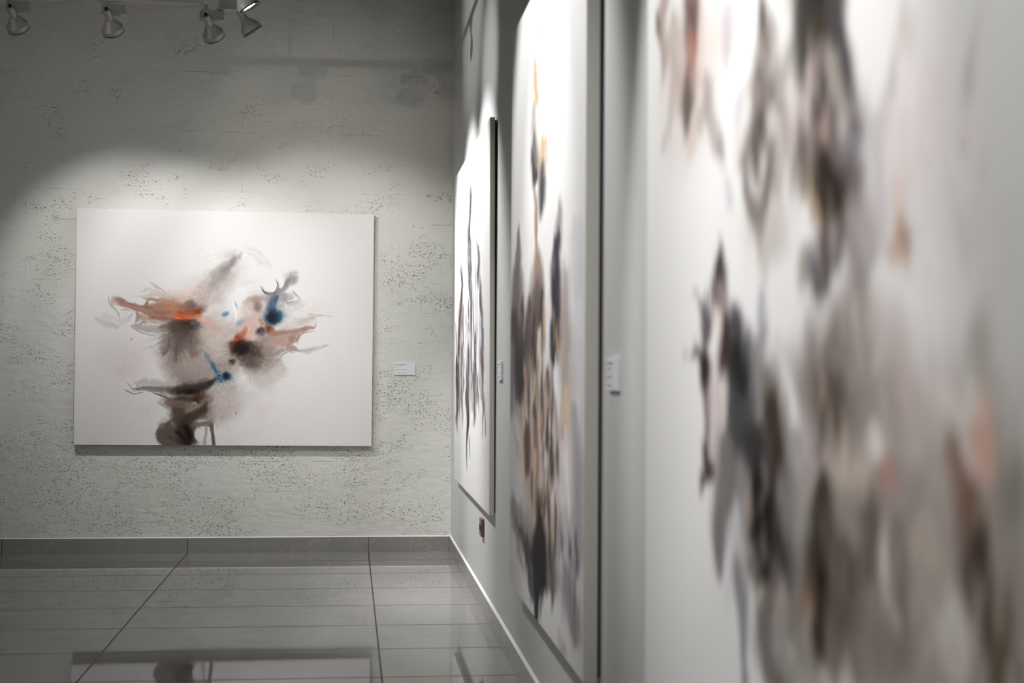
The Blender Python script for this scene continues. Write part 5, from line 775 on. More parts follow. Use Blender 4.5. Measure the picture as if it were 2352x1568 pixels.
('S',[(23.7,1355.0,0.4),(24.5,1362.4,1.3),(27.4,1391.6,4.5),(28.9,1421.8,1.3),(29.3,1429.4,0.4)],(181,178,180),0.74,0.88,{'wa':2,'st':0.4,'sl':60,'sw':2,'ends':0}),
('S',[(107.5,1300.2,0.3),(107.9,1306.6,1.1),(110.0,1346.5,3.4),(111.2,1387.1,1.1),(111.3,1393.5,0.3)],(95,91,93),0.74,0.88,{'wa':2,'st':0.4,'sl':60,'sw':2,'ends':0}),
('S',[(132.1,1251.4,0.3),(132.5,1258.2,1.0),(134.4,1290.2,4.0),(135.4,1322.6,1.0),(135.6,1329.4,0.3)],(123,119,122),0.74,0.88,{'wa':2,'st':0.4,'sl':60,'sw':2,'ends':0})]
CASCADE = [
('B',[795.4,1750.1,63.4,117.1],(230,220,219),0.8,0.9,{}),
('B',[805.5,1848.8,73.0,89.0],(227,217,215),0.6,0.9,{}),
('B',[753.2,1913.4,65.5,189.3],(212,205,204),0.7,0.9,{}),
('B',[296.8,1226.9,73.3,129.1],(223,213,208),0.8,0.9,{}),
('B',[514.6,1632.6,97.6,198.3],(202,193,187),0.85,0.8,{}),
('B',[466.5,1864.5,63.3,125.3],(208,200,193),0.75,0.8,{}),
('B',[209.2,1325.2,135.3,252.2],(219,207,201),0.85,0.9,{}),
('B',[837.5,2026.1,74.5,111.3],(219,216,214),0.5,0.9,{}),
('B',[753.9,2344.7,136.5,156.0],(200,189,186),0.9,0.9,{}),
('B',[765.2,2606.5,170.9,289.4],(181,170,163),0.97,0.7,{}),
('B',[665.2,2547.6,123.5,364.2],(164,153,147),0.95,0.7,{}),
('B',[907.7,2551.8,56.5,218.6],(188,180,168),0.9,0.8,{}),
('B',[552.2,2742.1,90.9,377.5],(152,147,144),0.95,0.7,{}),
('B',[806.2,2444.4,72.6,115.6],(203,191,184),0.8,0.9,{}),
('B',[642.0,2355.1,103.1,175.8],(170,159,155),0.9,0.8,{}),
('B',[754.7,2853.6,210.6,122.8],(172,163,156),0.9,0.8,{}),
('B',[652.2,2772.7,184.8,295.2],(158,149,142),0.9,0.8,{}),
('B',[754.4,2654.9,123.3,217.4],(170,159,153),0.9,0.8,{}),
('B',[469.1,2603.9,105.1,300.1],(139,135,135),0.85,0.7,{}),
('B',[623.0,2331.6,90.7,124.8],(160,150,146),0.85,0.8,{}),
('B',[838.1,2719.2,87.7,162.5],(187,177,168),0.85,0.8,{}),
('S',[(104.6,913.3,12.7),(96.1,945.8,36.5),(69.1,1048.5,27.4),(95.1,1144.9,26.8),(81.3,1212.7,9.9),(75.2,1242.4,3.5)],(183,165,156),0.9,0.77,{'wa':9,'ws':70,'st':0.25,'sl':160,'sw':12,'ends':0}),
('S',[(48.6,962.9,3.6),(51.7,987.9,10.2),(63.7,1083.6,10.1),(66.8,1108.1,3.5)],(136,119,112),0.74,0.88,{'wa':9,'ws':70,'st':0.25,'sl':160,'sw':12,'ends':0}),
('S',[(212.1,987.7,12.9),(212.3,1028.3,36.8),(212.8,1128.4,36.8),(208.5,1196.4,32.6),(206.1,1235.1,11.4)],(137,111,106),0.98,0.66,{'wa':9,'ws':70,'st':0.25,'sl':160,'sw':12,'ends':0}),
('S',[(219.0,1182.7,9.7),(216.1,1216.1,28.0),(210.8,1276.4,30.4),(207.3,1324.0,21.7),(204.8,1358.2,7.6)],(185,121,109),0.98,0.77,{'wa':9,'ws':70,'st':0.25,'sl':160,'sw':12,'ends':0}),
('S',[(122.8,1069.0,14.1),(129.0,1116.2,40.1),(145.2,1239.8,39.4),(180.7,1350.6,44.8),(198.0,1404.7,15.3)],(201,185,177),0.85,0.88,{'wa':9,'ws':70,'st':0.25,'sl':160,'sw':12,'ends':0}),
('S',[(228.0,1307.4,14.9),(218.6,1345.4,43.0),(204.9,1401.1,37.1),(195.3,1440.2,13.1)],(191,171,164),0.85,0.88,{'wa':9,'ws':70,'st':0.25,'sl':160,'sw':12,'ends':0}),
('S',[(132.5,1265.0,4.9),(130.1,1289.8,14.1),(120.2,1389.3,16.6),(90.6,1472.8,12.2),(82.6,1495.4,4.3)],(196,184,180),0.9,0.77,{'wa':9,'ws':70,'st':0.25,'sl':160,'sw':12,'ends':0}),
('S',[(279.1,1353.7,7.7),(280.8,1384.4,22.2),(285.4,1468.3,22.1),(306.6,1553.4,21.5),(332.6,1638.5,15.2),(342.3,1670.2,5.3)],(184,171,170),0.9,0.77,{'wa':9,'ws':70,'st':0.25,'sl':160,'sw':12,'ends':0}),
('S',[(330.9,1575.7,4.7),(332.4,1599.3,13.3),(335.8,1653.0,11.3),(337.3,1676.4,3.9)],(166,161,166),0.74,0.88,{'wa':9,'ws':70,'st':0.25,'sl':160,'sw':12,'ends':0}),
('S',[(352.1,1677.8,3.9),(354.5,1699.9,11.1),(363.9,1786.5,11.0),(366.3,1808.2,3.8)],(195,191,197),0.8,0.88,{'wa':9,'ws':70,'st':0.25,'sl':160,'sw':12,'ends':0}),
('S',[(238.2,1436.1,9.6),(233.0,1466.5,27.6),(219.7,1543.9,23.6),(214.3,1575.1,8.3)],(216,198,189),0.85,0.88,{'wa':9,'ws':70,'st':0.25,'sl':160,'sw':12,'ends':0}),
('S',[(357.6,1196.8,8.4),(356.2,1226.5,24.1),(351.4,1332.2,18.6),(350.0,1362.2,6.5)],(202,195,201),0.9,0.88,{'wa':9,'ws':70,'st':0.25,'sl':160,'sw':12,'ends':0}),
('S',[(338.2,1334.2,3.9),(341.5,1357.7,11.3),(345.5,1386.2,7.5),(348.7,1409.4,2.6)],(199,190,190),0.64,0.88,{'wa':9,'ws':70,'st':0.25,'sl':160,'sw':12,'ends':0}),
('S',[(388.0,1475.8,6.3),(390.6,1503.3,17.8),(394.4,1542.8,17.7),(397.0,1570.0,6.2)],(206,202,206),0.74,0.88,{'wa':9,'ws':70,'st':0.25,'sl':160,'sw':12,'ends':0}),
('S',[(429.3,1203.8,8.3),(424.6,1231.4,24.0),(404.3,1350.7,26.2),(383.1,1436.1,23.3),(376.2,1464.1,8.2)],(232,232,230),0.85,0.88,{'wa':9,'ws':70,'st':0.25,'sl':160,'sw':12,'ends':0}),
('S',[(536.8,1289.2,10.4),(531.0,1318.9,29.9),(519.6,1377.0,25.8),(502.0,1409.2,12.4),(490.0,1431.1,4.4)],(232,230,227),1,0.66,{'wa':9,'ws':70,'st':0.25,'sl':160,'sw':12,'ends':0}),
('S',[(592.8,1399.0,14.4),(590.6,1346.9,41.3),(585.1,1214.8,48.6),(595.0,1055.7,27.3),(597.9,1008.8,9.5)],(99,92,86),0.95,0.88,{'wa':9,'ws':70,'st':0.25,'sl':160,'sw':12,'ends':0}),
('S',[(215.6,1071.3,11.3),(212.3,1028.3,32.5),(197.1,828.2,37.4),(215.1,674.7,21.6),(219.2,639.1,7.5)],(167,148,141),0.9,0.88,{'wa':9,'ws':70,'st':0.25,'sl':160,'sw':12,'ends':0}),
('S',[(645.4,1444.8,8.8),(649.1,1411.0,25.3),(662.4,1288.9,31.0),(648.4,1125.3,19.0),(644.9,1084.4,6.7)],(153,145,142),0.85,0.99,{'wa':9,'ws':70,'st':0.25,'sl':160,'sw':12,'ends':0}),
('S',[(466.7,1304.7,2.8),(464.4,1275.9,8.2),(450.8,1109.9,19.8),(463.4,991.7,9.7),(465.9,967.4,3.4)],(172,161,154),0.85,0.99,{'wa':9,'ws':70,'st':0.25,'sl':160,'sw':12,'ends':0}),
('S',[(455.9,1242.3,2.4),(461.8,1273.8,6.5),(472.2,1329.1,19.4),(474.9,1377.9,25.6),(463.7,1434.4,24.4),(465.1,1470.7,19.5),(466.3,1502.2,6.8)],(123,112,109),0.99,0.66,{'wa':9,'ws':70,'st':0.25,'sl':160,'sw':12,'ends':0}),
('S',[(444.9,1381.6,8.7),(490.0,1440.8,23.6),(525.8,1487.9,45.1),(548.3,1464.7,29.1),(571.1,1441.2,9.9)],(176,171,165),0.9,0.88,{'wa':9,'ws':70,'st':0.25,'sl':160,'sw':12,'ends':0}),
('S',[(468.3,1457.7,6.8),(477.8,1490.6,19.2),(494.0,1546.9,20.4),(505.6,1576.6,12.3),(517.8,1608.2,4.3)],(145,136,129),0.9,0.77,{'wa':9,'ws':70,'st':0.25,'sl':160,'sw':12,'ends':0}),
('S',[(444.7,1453.6,9.9),(449.0,1490.0,28.2),(455.7,1547.5,24.6),(459.9,1583.2,8.6)],(174,161,154),0.9,0.88,{'wa':9,'ws':70,'st':0.25,'sl':160,'sw':12,'ends':0}),
('S',[(460.3,1560.0,6.8),(452.6,1587.2,19.8),(440.9,1628.7,26.8),(451.7,1687.6,16.5),(458.0,1722.3,5.7)],(142,130,124),0.95,0.77,{'wa':9,'ws':70,'st':0.25,'sl':160,'sw':12,'ends':0}),
('S',[(494.9,1675.9,4.9),(493.3,1701.4,14.1),(489.8,1757.2,18.9),(480.8,1805.5,22.3),(475.8,1826.8,14.4),(469.7,1853.4,5.0)],(130,120,120),0.93,0.77,{'wa':9,'ws':70,'st':0.25,'sl':160,'sw':12,'ends':0}),
('S',[(424.0,1749.2,6.6),(430.1,1780.2,18.6),(440.3,1832.0,21.7),(456.9,1867.2,23.0),(457.0,1896.8,16.4),(457.1,1926.4,5.7)],(145,134,126),0.93,0.77,{'wa':9,'ws':70,'st':0.25,'sl':160,'sw':12,'ends':0}),
('S',[(552.6,1754.5,12.7),(549.3,1793.3,36.4),(543.9,1856.9,29.3),(540.6,1896.2,10.3)],(226,224,222),0.9,0.88,{'wa':9,'ws':70,'st':0.25,'sl':160,'sw':12,'ends':0}),
('S',[(470.0,1870.0,14.1),(479.3,1915.0,39.9),(491.8,1975.9,31.4),(485.8,2014.7,12.7),(480.4,2049.8,4.5)],(201,194,187),0.9,0.88,{'wa':9,'ws':70,'st':0.25,'sl':160,'sw':12,'ends':0}),
('S',[(514.8,1674.4,6.4),(514.8,1700.3,18.3),(515.2,1801.7,18.3),(515.3,1827.5,6.4)],(186,177,175),0.74,0.88,{'wa':9,'ws':70,'st':0.25,'sl':160,'sw':12,'ends':0}),
('S',[(524.7,1842.4,13.1),(521.3,1882.4,37.7),(515.6,1947.9,30.5),(512.2,1988.5,10.6)],(204,200,196),0.74,0.99,{'wa':9,'ws':70,'st':0.25,'sl':160,'sw':12,'ends':0}),
('S',[(606.5,1308.3,16.5),(605.8,1359.7,47.2),(605.0,1421.4,50.0),(601.1,1470.6,50.2),(596.2,1519.5,41.0),(591.3,1568.4,14.4)],(81,76,71),1,0.66,{'wa':9,'ws':70,'st':0.25,'sl':160,'sw':12,'ends':0}),
('B',[615.0,1449.9,16.2,21.9],(104,95,70),0.8,0.8,{}),
('S',[(567.7,1468.8,7.5),(570.0,1442.4,21.3),(575.1,1382.0,21.1),(577.3,1355.8,7.4)],(97,92,86),0.85,0.88,{'wa':9,'ws':70,'st':0.25,'sl':160,'sw':12,'ends':0}),
('S',[(603.7,1460.6,9.4),(601.2,1491.6,27.1),(598.7,1521.2,23.1),(596.2,1552.5,8.1)],(67,62,60),0.74,0.99,{'wa':9,'ws':70,'st':0.25,'sl':160,'sw':12,'ends':0}),
('S',[(649.0,1394.4,8.8),(649.1,1426.0,25.3),(649.2,1486.0,21.5),(663.0,1550.5,18.6),(674.1,1607.0,20.7),(672.1,1678.7,22.0),(687.3,1725.9,17.9),(697.3,1756.9,6.2)],(104,98,100),0.99,0.66,{'wa':9,'ws':70,'st':0.25,'sl':160,'sw':12,'ends':0}),
('S',[(606.5,1490.7,13.2),(608.8,1538.5,37.5),(611.4,1591.9,42.8),(615.5,1656.2,33.2),(619.0,1699.2,22.4),(622.3,1738.6,7.8)],(116,106,101),0.99,0.66,{'wa':9,'ws':70,'st':0.25,'sl':160,'sw':12,'ends':0}),
('S',[(618.1,1600.1,6.9),(618.9,1627.4,19.8),(620.5,1689.8,17.1),(621.2,1716.9,5.9)],(93,84,88),0.85,0.88,{'wa':9,'ws':70,'st':0.25,'sl':160,'sw':12,'ends':0}),
('S',[(633.8,1517.1,4.9),(636.3,1542.0,14.2),(640.2,1579.8,15.3),(649.6,1650.8,13.9),(652.0,1706.8,11.3),(663.4,1752.2,8.6),(668.7,1773.3,3.0)],(178,171,163),0.99,0.55,{'wa':9,'ws':70,'st':0.25,'sl':160,'sw':12,'ends':0}),
('S',[(593.1,1602.1,9.6),(581.0,1626.0,27.9),(559.9,1667.9,28.7),(547.1,1693.2,10.2)],(182,170,163),0.85,0.88,{'wa':9,'ws':70,'st':0.25,'sl':160,'sw':12,'ends':0}),
('S',[(688.9,1635.2,6.3),(693.5,1662.5,17.7),(706.1,1736.0,15.0),(710.7,1762.5,5.3)],(179,173,173),0.74,0.88,{'wa':9,'ws':70,'st':0.25,'sl':160,'sw':12,'ends':0}),
('S',[(657.4,1696.4,7.4),(631.1,1710.7,22.1),(601.8,1726.6,37.9),(581.4,1742.9,41.8),(596.9,1792.1,40.9),(611.9,1839.5,14.0)],(151,137,129),0.99,0.77,{'wa':9,'ws':70,'st':0.25,'sl':160,'sw':12,'ends':0}),
('S',[(615.8,1685.7,6.0),(626.3,1713.3,17.0),(635.9,1738.4,12.9),(646.0,1765.0,4.5)],(155,129,123),0.74,0.88,{'wa':9,'ws':70,'st':0.25,'sl':160,'sw':12,'ends':0}),
('S',[(643.7,1715.2,6.3),(640.6,1740.8,17.9),(636.0,1778.8,20.6),(649.9,1775.3,18.9),(670.3,1770.2,6.4)],(115,103,102),0.9,0.77,{'wa':9,'ws':70,'st':0.25,'sl':160,'sw':12,'ends':0}),
('S',[(650.7,1729.2,11.0),(667.9,1769.1,30.7),(681.1,1799.7,30.1),(687.6,1841.0,23.9),(693.4,1878.0,8.3)],(146,139,144),0.93,0.77,{'wa':9,'ws':70,'st':0.25,'sl':160,'sw':12,'ends':0}),
('S',[(652.5,1785.8,11.0),(663.6,1830.8,30.9),(676.9,1884.8,36.4),(679.2,1943.6,33.8),(677.1,1991.2,30.2),(675.5,2029.6,10.6)],(131,124,122),0.99,0.77,{'wa':9,'ws':70,'st':0.25,'sl':160,'sw':12,'ends':0}),
('S',[(620.7,1761.7,8.3),(626.5,1804.9,23.5),(632.4,1847.9,36.3),(640.9,1896.4,37.1),(643.4,1937.2,24.2),(641.1,1956.5,12.8),(637.6,1985.9,4.5)],(63,49,40),1,0.66,{'wa':9,'ws':70,'st':0.25,'sl':160,'sw':12,'ends':0}),
('S',[(563.5,1780.6,3.5),(571.0,1802.3,9.9),(592.0,1863.5,11.0),(617.2,1923.9,10.6),(629.3,1958.1,7.8),(636.1,1977.4,2.7)],(186,162,132),0.93,0.66,{'wa':9,'ws':70,'st':0.25,'sl':160,'sw':12,'ends':0}),
('S',[(647.0,1911.7,13.3),(641.1,1961.5,38.3),(636.5,2000.4,50.2),(627.1,2038.6,49.6),(612.7,2076.7,30.6),(610.2,2096.9,13.3),(606.0,2132.0,4.7)],(121,115,117),1,0.66,{'wa':9,'ws':70,'st':0.25,'sl':160,'sw':12,'ends':0}),
('S',[(687.3,1939.5,10.4),(690.0,1975.6,29.7),(694.3,2033.8,27.1),(698.6,2100.9,23.4),(694.5,2138.1,23.5),(691.3,2167.6,8.3)],(160,152,152),0.95,0.77,{'wa':9,'ws':70,'st':0.25,'sl':160,'sw':12,'ends':0}),
('S',[(713.3,1864.0,8.1),(714.6,1898.9,22.8),(718.8,2016.3,28.3),(720.0,2050.7,9.9)],(189,182,182),0.8,0.99,{'wa':9,'ws':70,'st':0.25,'sl':160,'sw':12,'ends':0}),
('S',[(571.4,1972.9,4.9),(574.2,1995.6,14.0),(579.6,2039.3,12.5),(582.3,2061.6,4.4)],(184,177,165),0.85,0.88,{'wa':9,'ws':70,'st':0.25,'sl':160,'sw':12,'ends':0}),
('S',[(669.0,2036.4,6.4),(659.6,2060.2,18.6),(641.4,2106.6,21.7),(602.9,2137.2,20.3),(581.1,2154.5,7.3)],(221,219,218),0.9,0.88,{'wa':9,'ws':70,'st':0.25,'sl':160,'sw':12,'ends':0}),
('S',[(708.8,2083.9,14.1),(690.3,2137.6,41.6),(677.5,2174.6,60.6),(673.3,2222.6,67.1),(667.4,2289.6,23.6)],(180,171,166),0.99,0.77,{'wa':9,'ws':70,'st':0.25,'sl':160,'sw':12,'ends':0}),
('S',[(463.6,2028.7,2.8),(464.0,2051.2,8.2),(464.8,2109.9,13.8),(464.9,2145.0,9.7),(465.0,2167.5,3.4)],(187,186,191),0.95,0.77,{'wa':9,'ws':70,'st':0.25,'sl':160,'sw':12,'ends':0}),
('S',[(325.4,1869.7,1.3),(327.5,1897.4,3.8),(330.8,1943.9,19.0),(327.2,2008.2,28.7),(323.4,2059.9,28.8),(321.0,2093.7,10.1)],(92,80,82),1,0.55,{'wa':9,'ws':70,'st':0.25,'sl':160,'sw':12,'ends':0}),
('S',[(326.3,2004.3,11.4),(334.4,2042.0,32.3),(348.7,2108.5,31.7),(356.5,2144.9,11.0)],(167,155,154),0.93,0.77,{'wa':9,'ws':70,'st':0.25,'sl':160,'sw':12,'ends':0}),
('S',[(324.2,2076.0,8.1),(318.8,2105.1,23.2),(309.4,2156.8,21.4),(304.0,2186.5,7.5)],(232,218,212),0.93,0.66,{'wa':9,'ws':70,'st':0.25,'sl':160,'sw':12,'ends':0}),
('S',[(227.9,2019.6,2.2),(247.7,2047.3,6.3),(275.7,2086.7,20.3),(280.3,2141.2,22.2),(274.5,2181.3,16.2),(270.3,2210.6,5.7)],(122,115,118),0.99,0.66,{'wa':9,'ws':70,'st':0.25,'sl':160,'sw':12,'ends':0}),
('S',[(370.3,2068.9,5.7),(378.7,2111.9,16.2),(386.1,2150.1,39.3),(393.5,2199.0,53.1),(397.4,2267.1,49.4),(402.7,2353.0,56.0),(398.0,2421.2,47.5),(380.2,2473.4,36.0),(363.1,2523.5,12.9)],(100,98,101),1,0.55,{'wa':9,'ws':70,'st':0.25,'sl':160,'sw':12,'ends':0}),
('S',[(388.7,2198.4,11.2),(393.7,2236.2,31.8),(401.0,2291.7,33.4),(405.9,2328.7,11.5)],(56,54,55),0.95,0.88,{'wa':9,'ws':70,'st':0.25,'sl':160,'sw':12,'ends':0}),
('S',[(354.6,2116.8,6.5),(352.7,2147.3,18.6),(349.1,2203.4,24.2),(338.6,2273.9,17.0),(334.0,2304.9,5.9)],(91,73,75),0.99,0.66,{'wa':9,'ws':70,'st':0.25,'sl':160,'sw':12,'ends':0}),
('S',[(480.3,2146.6,7.3),(467.6,2180.3,21.1),(448.4,2231.2,33.2),(480.6,2289.6,34.9),(499.2,2323.4,12.0)],(156,153,155),0.85,0.88,{'wa':9,'ws':70,'st':0.25,'sl':160,'sw':12,'ends':0}),
('S',[(184.4,2233.6,1.6),(223.3,2230.4,4.3),(263.5,2227.1,20.5),(276.6,2261.1,24.2),(275.2,2322.0,18.3),(274.5,2353.1,6.4)],(75,63,65),1,0.55,{'wa':9,'ws':70,'st':0.25,'sl':160,'sw':12,'ends':0}),
('S',[(279.1,2310.2,5.6),(281.2,2335.2,16.1),(287.5,2408.5,14.0),(284.5,2482.6,12.0),(278.0,2537.5,18.1),(274.7,2564.7,6.4)],(146,131,131),0.99,0.66,{'wa':9,'ws':70,'st':0.25,'sl':160,'sw':12,'ends':0}),
('S',[(268.5,2507.6,5.0),(278.0,2537.5,14.1),(290.8,2578.3,25.9),(269.8,2613.7,16.2),(264.7,2638.7,6.2),(259.4,2665.2,2.1)],(102,88,89),1,0.55,{'wa':9,'ws':70,'st':0.25,'sl':160,'sw':12,'ends':0}),
('S',[(311.6,2268.4,7.5),(314.2,2307.1,21.3),(318.5,2372.4,34.7),(318.8,2450.9,27.0),(311.0,2498.0,13.6),(305.4,2531.9,4.8)],(216,202,203),0.95,0.66,{'wa':9,'ws':70,'st':0.25,'sl':160,'sw':12,'ends':0}),
('S',[(429.5,2424.3,14.8),(442.7,2468.9,41.7),(459.3,2524.7,45.7),(469.1,2592.3,40.3),(475.6,2636.6,14.0)],(87,83,86),0.99,0.66,{'wa':9,'ws':70,'st':0.25,'sl':160,'sw':12,'ends':0}),
('S',[(488.0,2262.2,12.1),(490.5,2300.8,34.5),(493.1,2340.6,31.2),(495.5,2378.8,10.9)],(147,136,130),0.9,0.88,{'wa':9,'ws':70,'st':0.25,'sl':160,'sw':12,'ends':0}),
('S',[(489.6,2331.4,8.8),(493.1,2363.4,25.1),(499.4,2419.6,26.4),(508.5,2480.2,23.0),(511.7,2535.6,15.2),(513.3,2564.5,5.4)],(92,78,66),0.99,0.66,{'wa':9,'ws':70,'st':0.25,'sl':160,'sw':12,'ends':0}),
('S',[(357.9,2473.2,16.1),(358.1,2521.5,46.1),(358.4,2597.6,47.9),(337.3,2680.3,37.7),(329.9,2773.3,26.7),(340.4,2846.3,15.0),(344.7,2876.4,5.3)],(144,137,137),0.99,0.66,{'wa':9,'ws':70,'st':0.25,'sl':160,'sw':12,'ends':0}),
('S',[(377.2,2672.6,8.2),(381.2,2703.9,23.3),(388.7,2763.2,26.7),(374.3,2818.9,14.4),(365.0,2854.9,5.2)],(208,208,211),0.93,0.77,{'wa':9,'ws':70,'st':0.25,'sl':160,'sw':12,'ends':0}),
('S',[(466.1,2560.5,11.3),(469.1,2603.9,32.3),(473.1,2660.6,41.8),(475.8,2717.4,49.6),(488.4,2769.6,34.6),(482.4,2806.6,20.6),(475.6,2848.1,7.3)],(55,49,47),1,0.55,{'wa':9,'ws':70,'st':0.25,'sl':160,'sw':12,'ends':0}),
('S',[(432.8,2805.3,6.5),(444.1,2824.3,18.3),(460.5,2851.7,17.9),(471.3,2869.8,6.2)],(122,110,98),0.85,0.88,{'wa':9,'ws':70,'st':0.25,'sl':160,'sw':12,'ends':0}),
('S',[(473.2,2839.0,5.6),(470.1,2864.4,16.1),(463.9,2914.1,11.3),(460.7,2939.9,4.0)],(226,214,202),0.74,0.88,{'wa':9,'ws':70,'st':0.25,'sl':160,'sw':12,'ends':0}),
('S',[(392.7,2795.0,4.9),(394.6,2822.4,14.1),(397.7,2864.1,21.1),(410.7,2949.0,20.7),(409.5,3004.4,13.9),(418.1,3071.7,12.0),(425.3,3168.9,10.2),(426.8,3188.8,3.6)],(162,159,163),0.99,0.66,{'wa':9,'ws':70,'st':0.25,'sl':160,'sw':12,'ends':0}),
('S',[(369.2,2861.9,4.5),(367.2,2884.8,12.8),(360.0,2964.1,11.0),(357.9,2987.4,3.9)],(212,211,215),0.64,0.99,{'wa':9,'ws':70,'st':0.25,'sl':160,'sw':12,'ends':0}),
('S',[(509.4,2652.6,10.8),(518.1,2690.1,30.2),(529.8,2740.8,37.3),(518.3,2779.0,30.2),(504.7,2824.6,10.8)],(105,103,102),0.93,0.88,{'wa':9,'ws':70,'st':0.25,'sl':160,'sw':12,'ends':0}),
('S',[(494.3,2838.7,7.1),(488.8,2872.1,20.4),(474.2,2960.4,25.6),(477.0,3033.5,35.1),(507.6,3075.3,46.0),(528.1,3103.4,15.7)],(138,132,127),0.95,0.77,{'wa':9,'ws':70,'st':0.25,'sl':160,'sw':12,'ends':0}),
('S',[(444.9,2885.9,2.9),(444.4,2906.9,8.3),(441.5,3026.9,11.6),(441.0,3048.0,4.0)],(217,217,219),0.74,0.88,{'wa':9,'ws':70,'st':0.25,'sl':160,'sw':12,'ends':0}),
('S',[(522.1,2916.2,4.7),(530.4,2933.0,13.4),(552.9,2979.0,14.4),(560.7,2994.9,5.0)],(195,188,179),0.8,0.88,{'wa':9,'ws':70,'st':0.25,'sl':160,'sw':12,'ends':0}),
('S',[(565.8,2387.0,12.4),(572.8,2430.7,35.2),(583.5,2497.5,41.6),(590.2,2539.8,14.4)],(196,190,189),0.9,0.88,{'wa':9,'ws':70,'st':0.25,'sl':160,'sw':12,'ends':0}),
('S',[(510.4,2203.8,10.8),(522.4,2244.0,30.1),(545.4,2320.6,36.5),(551.1,2379.9,29.0),(554.9,2419.3,10.1)],(219,218,217),0.9,0.88,{'wa':9,'ws':70,'st':0.25,'sl':160,'sw':12,'ends':0}),
('S',[(592.7,2499.7,9.6),(583.6,2539.5,27.8),(562.7,2630.6,35.6),(553.1,2672.5,12.7)],(173,169,165),0.85,0.88,{'wa':9,'ws':70,'st':0.25,'sl':160,'sw':12,'ends':0}),
('S',[(655.8,2180.1,19.7),(641.7,2235.5,57.5),(627.7,2290.8,58.7),(637.3,2325.6,51.4),(652.3,2380.2,17.6)],(149,139,136),0.95,0.88,{'wa':9,'ws':70,'st':0.25,'sl':160,'sw':12,'ends':0}),
('S',[(633.5,2263.2,11.3),(637.2,2305.5,32.1),(642.0,2360.1,38.3),(646.8,2414.2,30.4),(642.3,2454.7,16.6),(638.2,2491.1,5.8)],(119,108,95),0.99,0.77,{'wa':9,'ws':70,'st':0.25,'sl':160,'sw':12,'ends':0}),
('S',[(722.1,2434.5,19.7),(678.2,2476.7,60.5),(651.6,2502.2,50.3),(600.7,2551.1,18.9)],(199,187,176),0.9,0.99,{'wa':9,'ws':70,'st':0.25,'sl':160,'sw':12,'ends':0}),
('S',[(601.0,2461.0,9.5),(598.8,2494.1,27.1),(593.9,2568.1,27.3),(591.7,2601.6,9.6)],(188,175,175),0.8,0.99,{'wa':9,'ws':70,'st':0.25,'sl':160,'sw':12,'ends':0}),
('S',[(628.1,2519.2,7.7),(626.0,2553.8,22.2),(621.8,2620.9,28.9),(617.1,2683.6,30.4),(614.4,2745.9,37.2),(622.3,2808.0,42.0),(623.4,2863.0,32.7),(615.8,2928.3,22.5),(611.1,2968.7,8.0)],(92,79,70),1,0.66,{'wa':9,'ws':70,'st':0.25,'sl':160,'sw':12,'ends':0}),
('S',[(626.5,2745.9,8.2),(626.5,2775.5,23.4),(626.7,2830.9,23.4),(626.8,2860.5,8.2)],(52,40,35),0.95,0.88,{'wa':9,'ws':70,'st':0.25,'sl':160,'sw':12,'ends':0}),
('S',[(642.4,2602.7,9.0),(651.9,2640.1,25.1),(665.5,2693.2,37.0),(670.1,2763.7,39.1),(665.8,2838.5,30.7),(663.3,2883.2,10.8)],(122,110,105),0.99,0.77,{'wa':9,'ws':70,'st':0.25,'sl':160,'sw':12,'ends':0}),
('S',[(586.1,2736.0,4.8),(587.3,2758.3,13.8),(592.2,2849.7,15.0),(593.3,2871.8,5.3)],(173,146,114),0.74,0.88,{'wa':9,'ws':70,'st':0.25,'sl':160,'sw':12,'ends':0}),
('S',[(665.1,2542.5,15.1),(678.4,2582.2,42.2),(695.5,2633.2,29.3),(708.0,2670.6,10.1)],(163,155,148),0.9,0.88,{'wa':9,'ws':70,'st':0.25,'sl':160,'sw':12,'ends':0}),
('S',[(586.8,2647.6,7.3),(584.0,2675.9,20.7),(576.4,2752.8,20.9),(573.5,2781.7,7.4)],(156,153,149),0.85,0.88,{'wa':9,'ws':70,'st':0.25,'sl':160,'sw':12,'ends':0}),
('S',[(588.6,2866.4,7.2),(584.6,2895.8,20.7),(574.3,2970.4,21.1),(570.2,3000.6,7.4)],(173,167,159),0.85,0.88,{'wa':9,'ws':70,'st':0.25,'sl':160,'sw':12,'ends':0}),
('S',[(715.1,2546.5,8.0),(718.2,2578.5,22.7),(723.9,2636.0,27.0),(720.0,2701.8,24.9),(728.0,2734.5,16.7),(734.3,2760.9,5.8)],(128,116,111),0.98,0.77,{'wa':9,'ws':70,'st':0.25,'sl':160,'sw':12,'ends':0}),
('S',[(769.6,2437.2,9.1),(772.2,2473.5,26.0),(775.8,2524.6,30.9),(765.2,2580.2,31.5),(757.8,2619.1,11.2)],(168,157,156),0.9,0.88,{'wa':9,'ws':70,'st':0.25,'sl':160,'sw':12,'ends':0}),
('S',[(749.1,2449.2,6.4),(749.6,2474.4,18.4),(750.4,2514.3,18.3),(750.9,2539.3,6.4)],(187,150,140),0.93,0.88,{'wa':9,'ws':70,'st':0.25,'sl':160,'sw':12,'ends':0}),
('S',[(770.4,2583.5,9.1),(768.8,2618.2,26.1),(765.3,2693.9,28.3),(765.5,2781.1,28.3),(772.7,2841.9,20.7),(776.4,2873.0,7.2)],(147,138,133),0.93,0.88,{'wa':9,'ws':70,'st':0.25,'sl':160,'sw':12,'ends':0}),
('S',[(711.9,2745.3,12.0),(716.2,2781.9,34.2),(724.2,2850.5,33.7),(728.4,2886.1,11.8)],(156,147,139),0.85,0.88,{'wa':9,'ws':70,'st':0.25,'sl':160,'sw':12,'ends':0}),
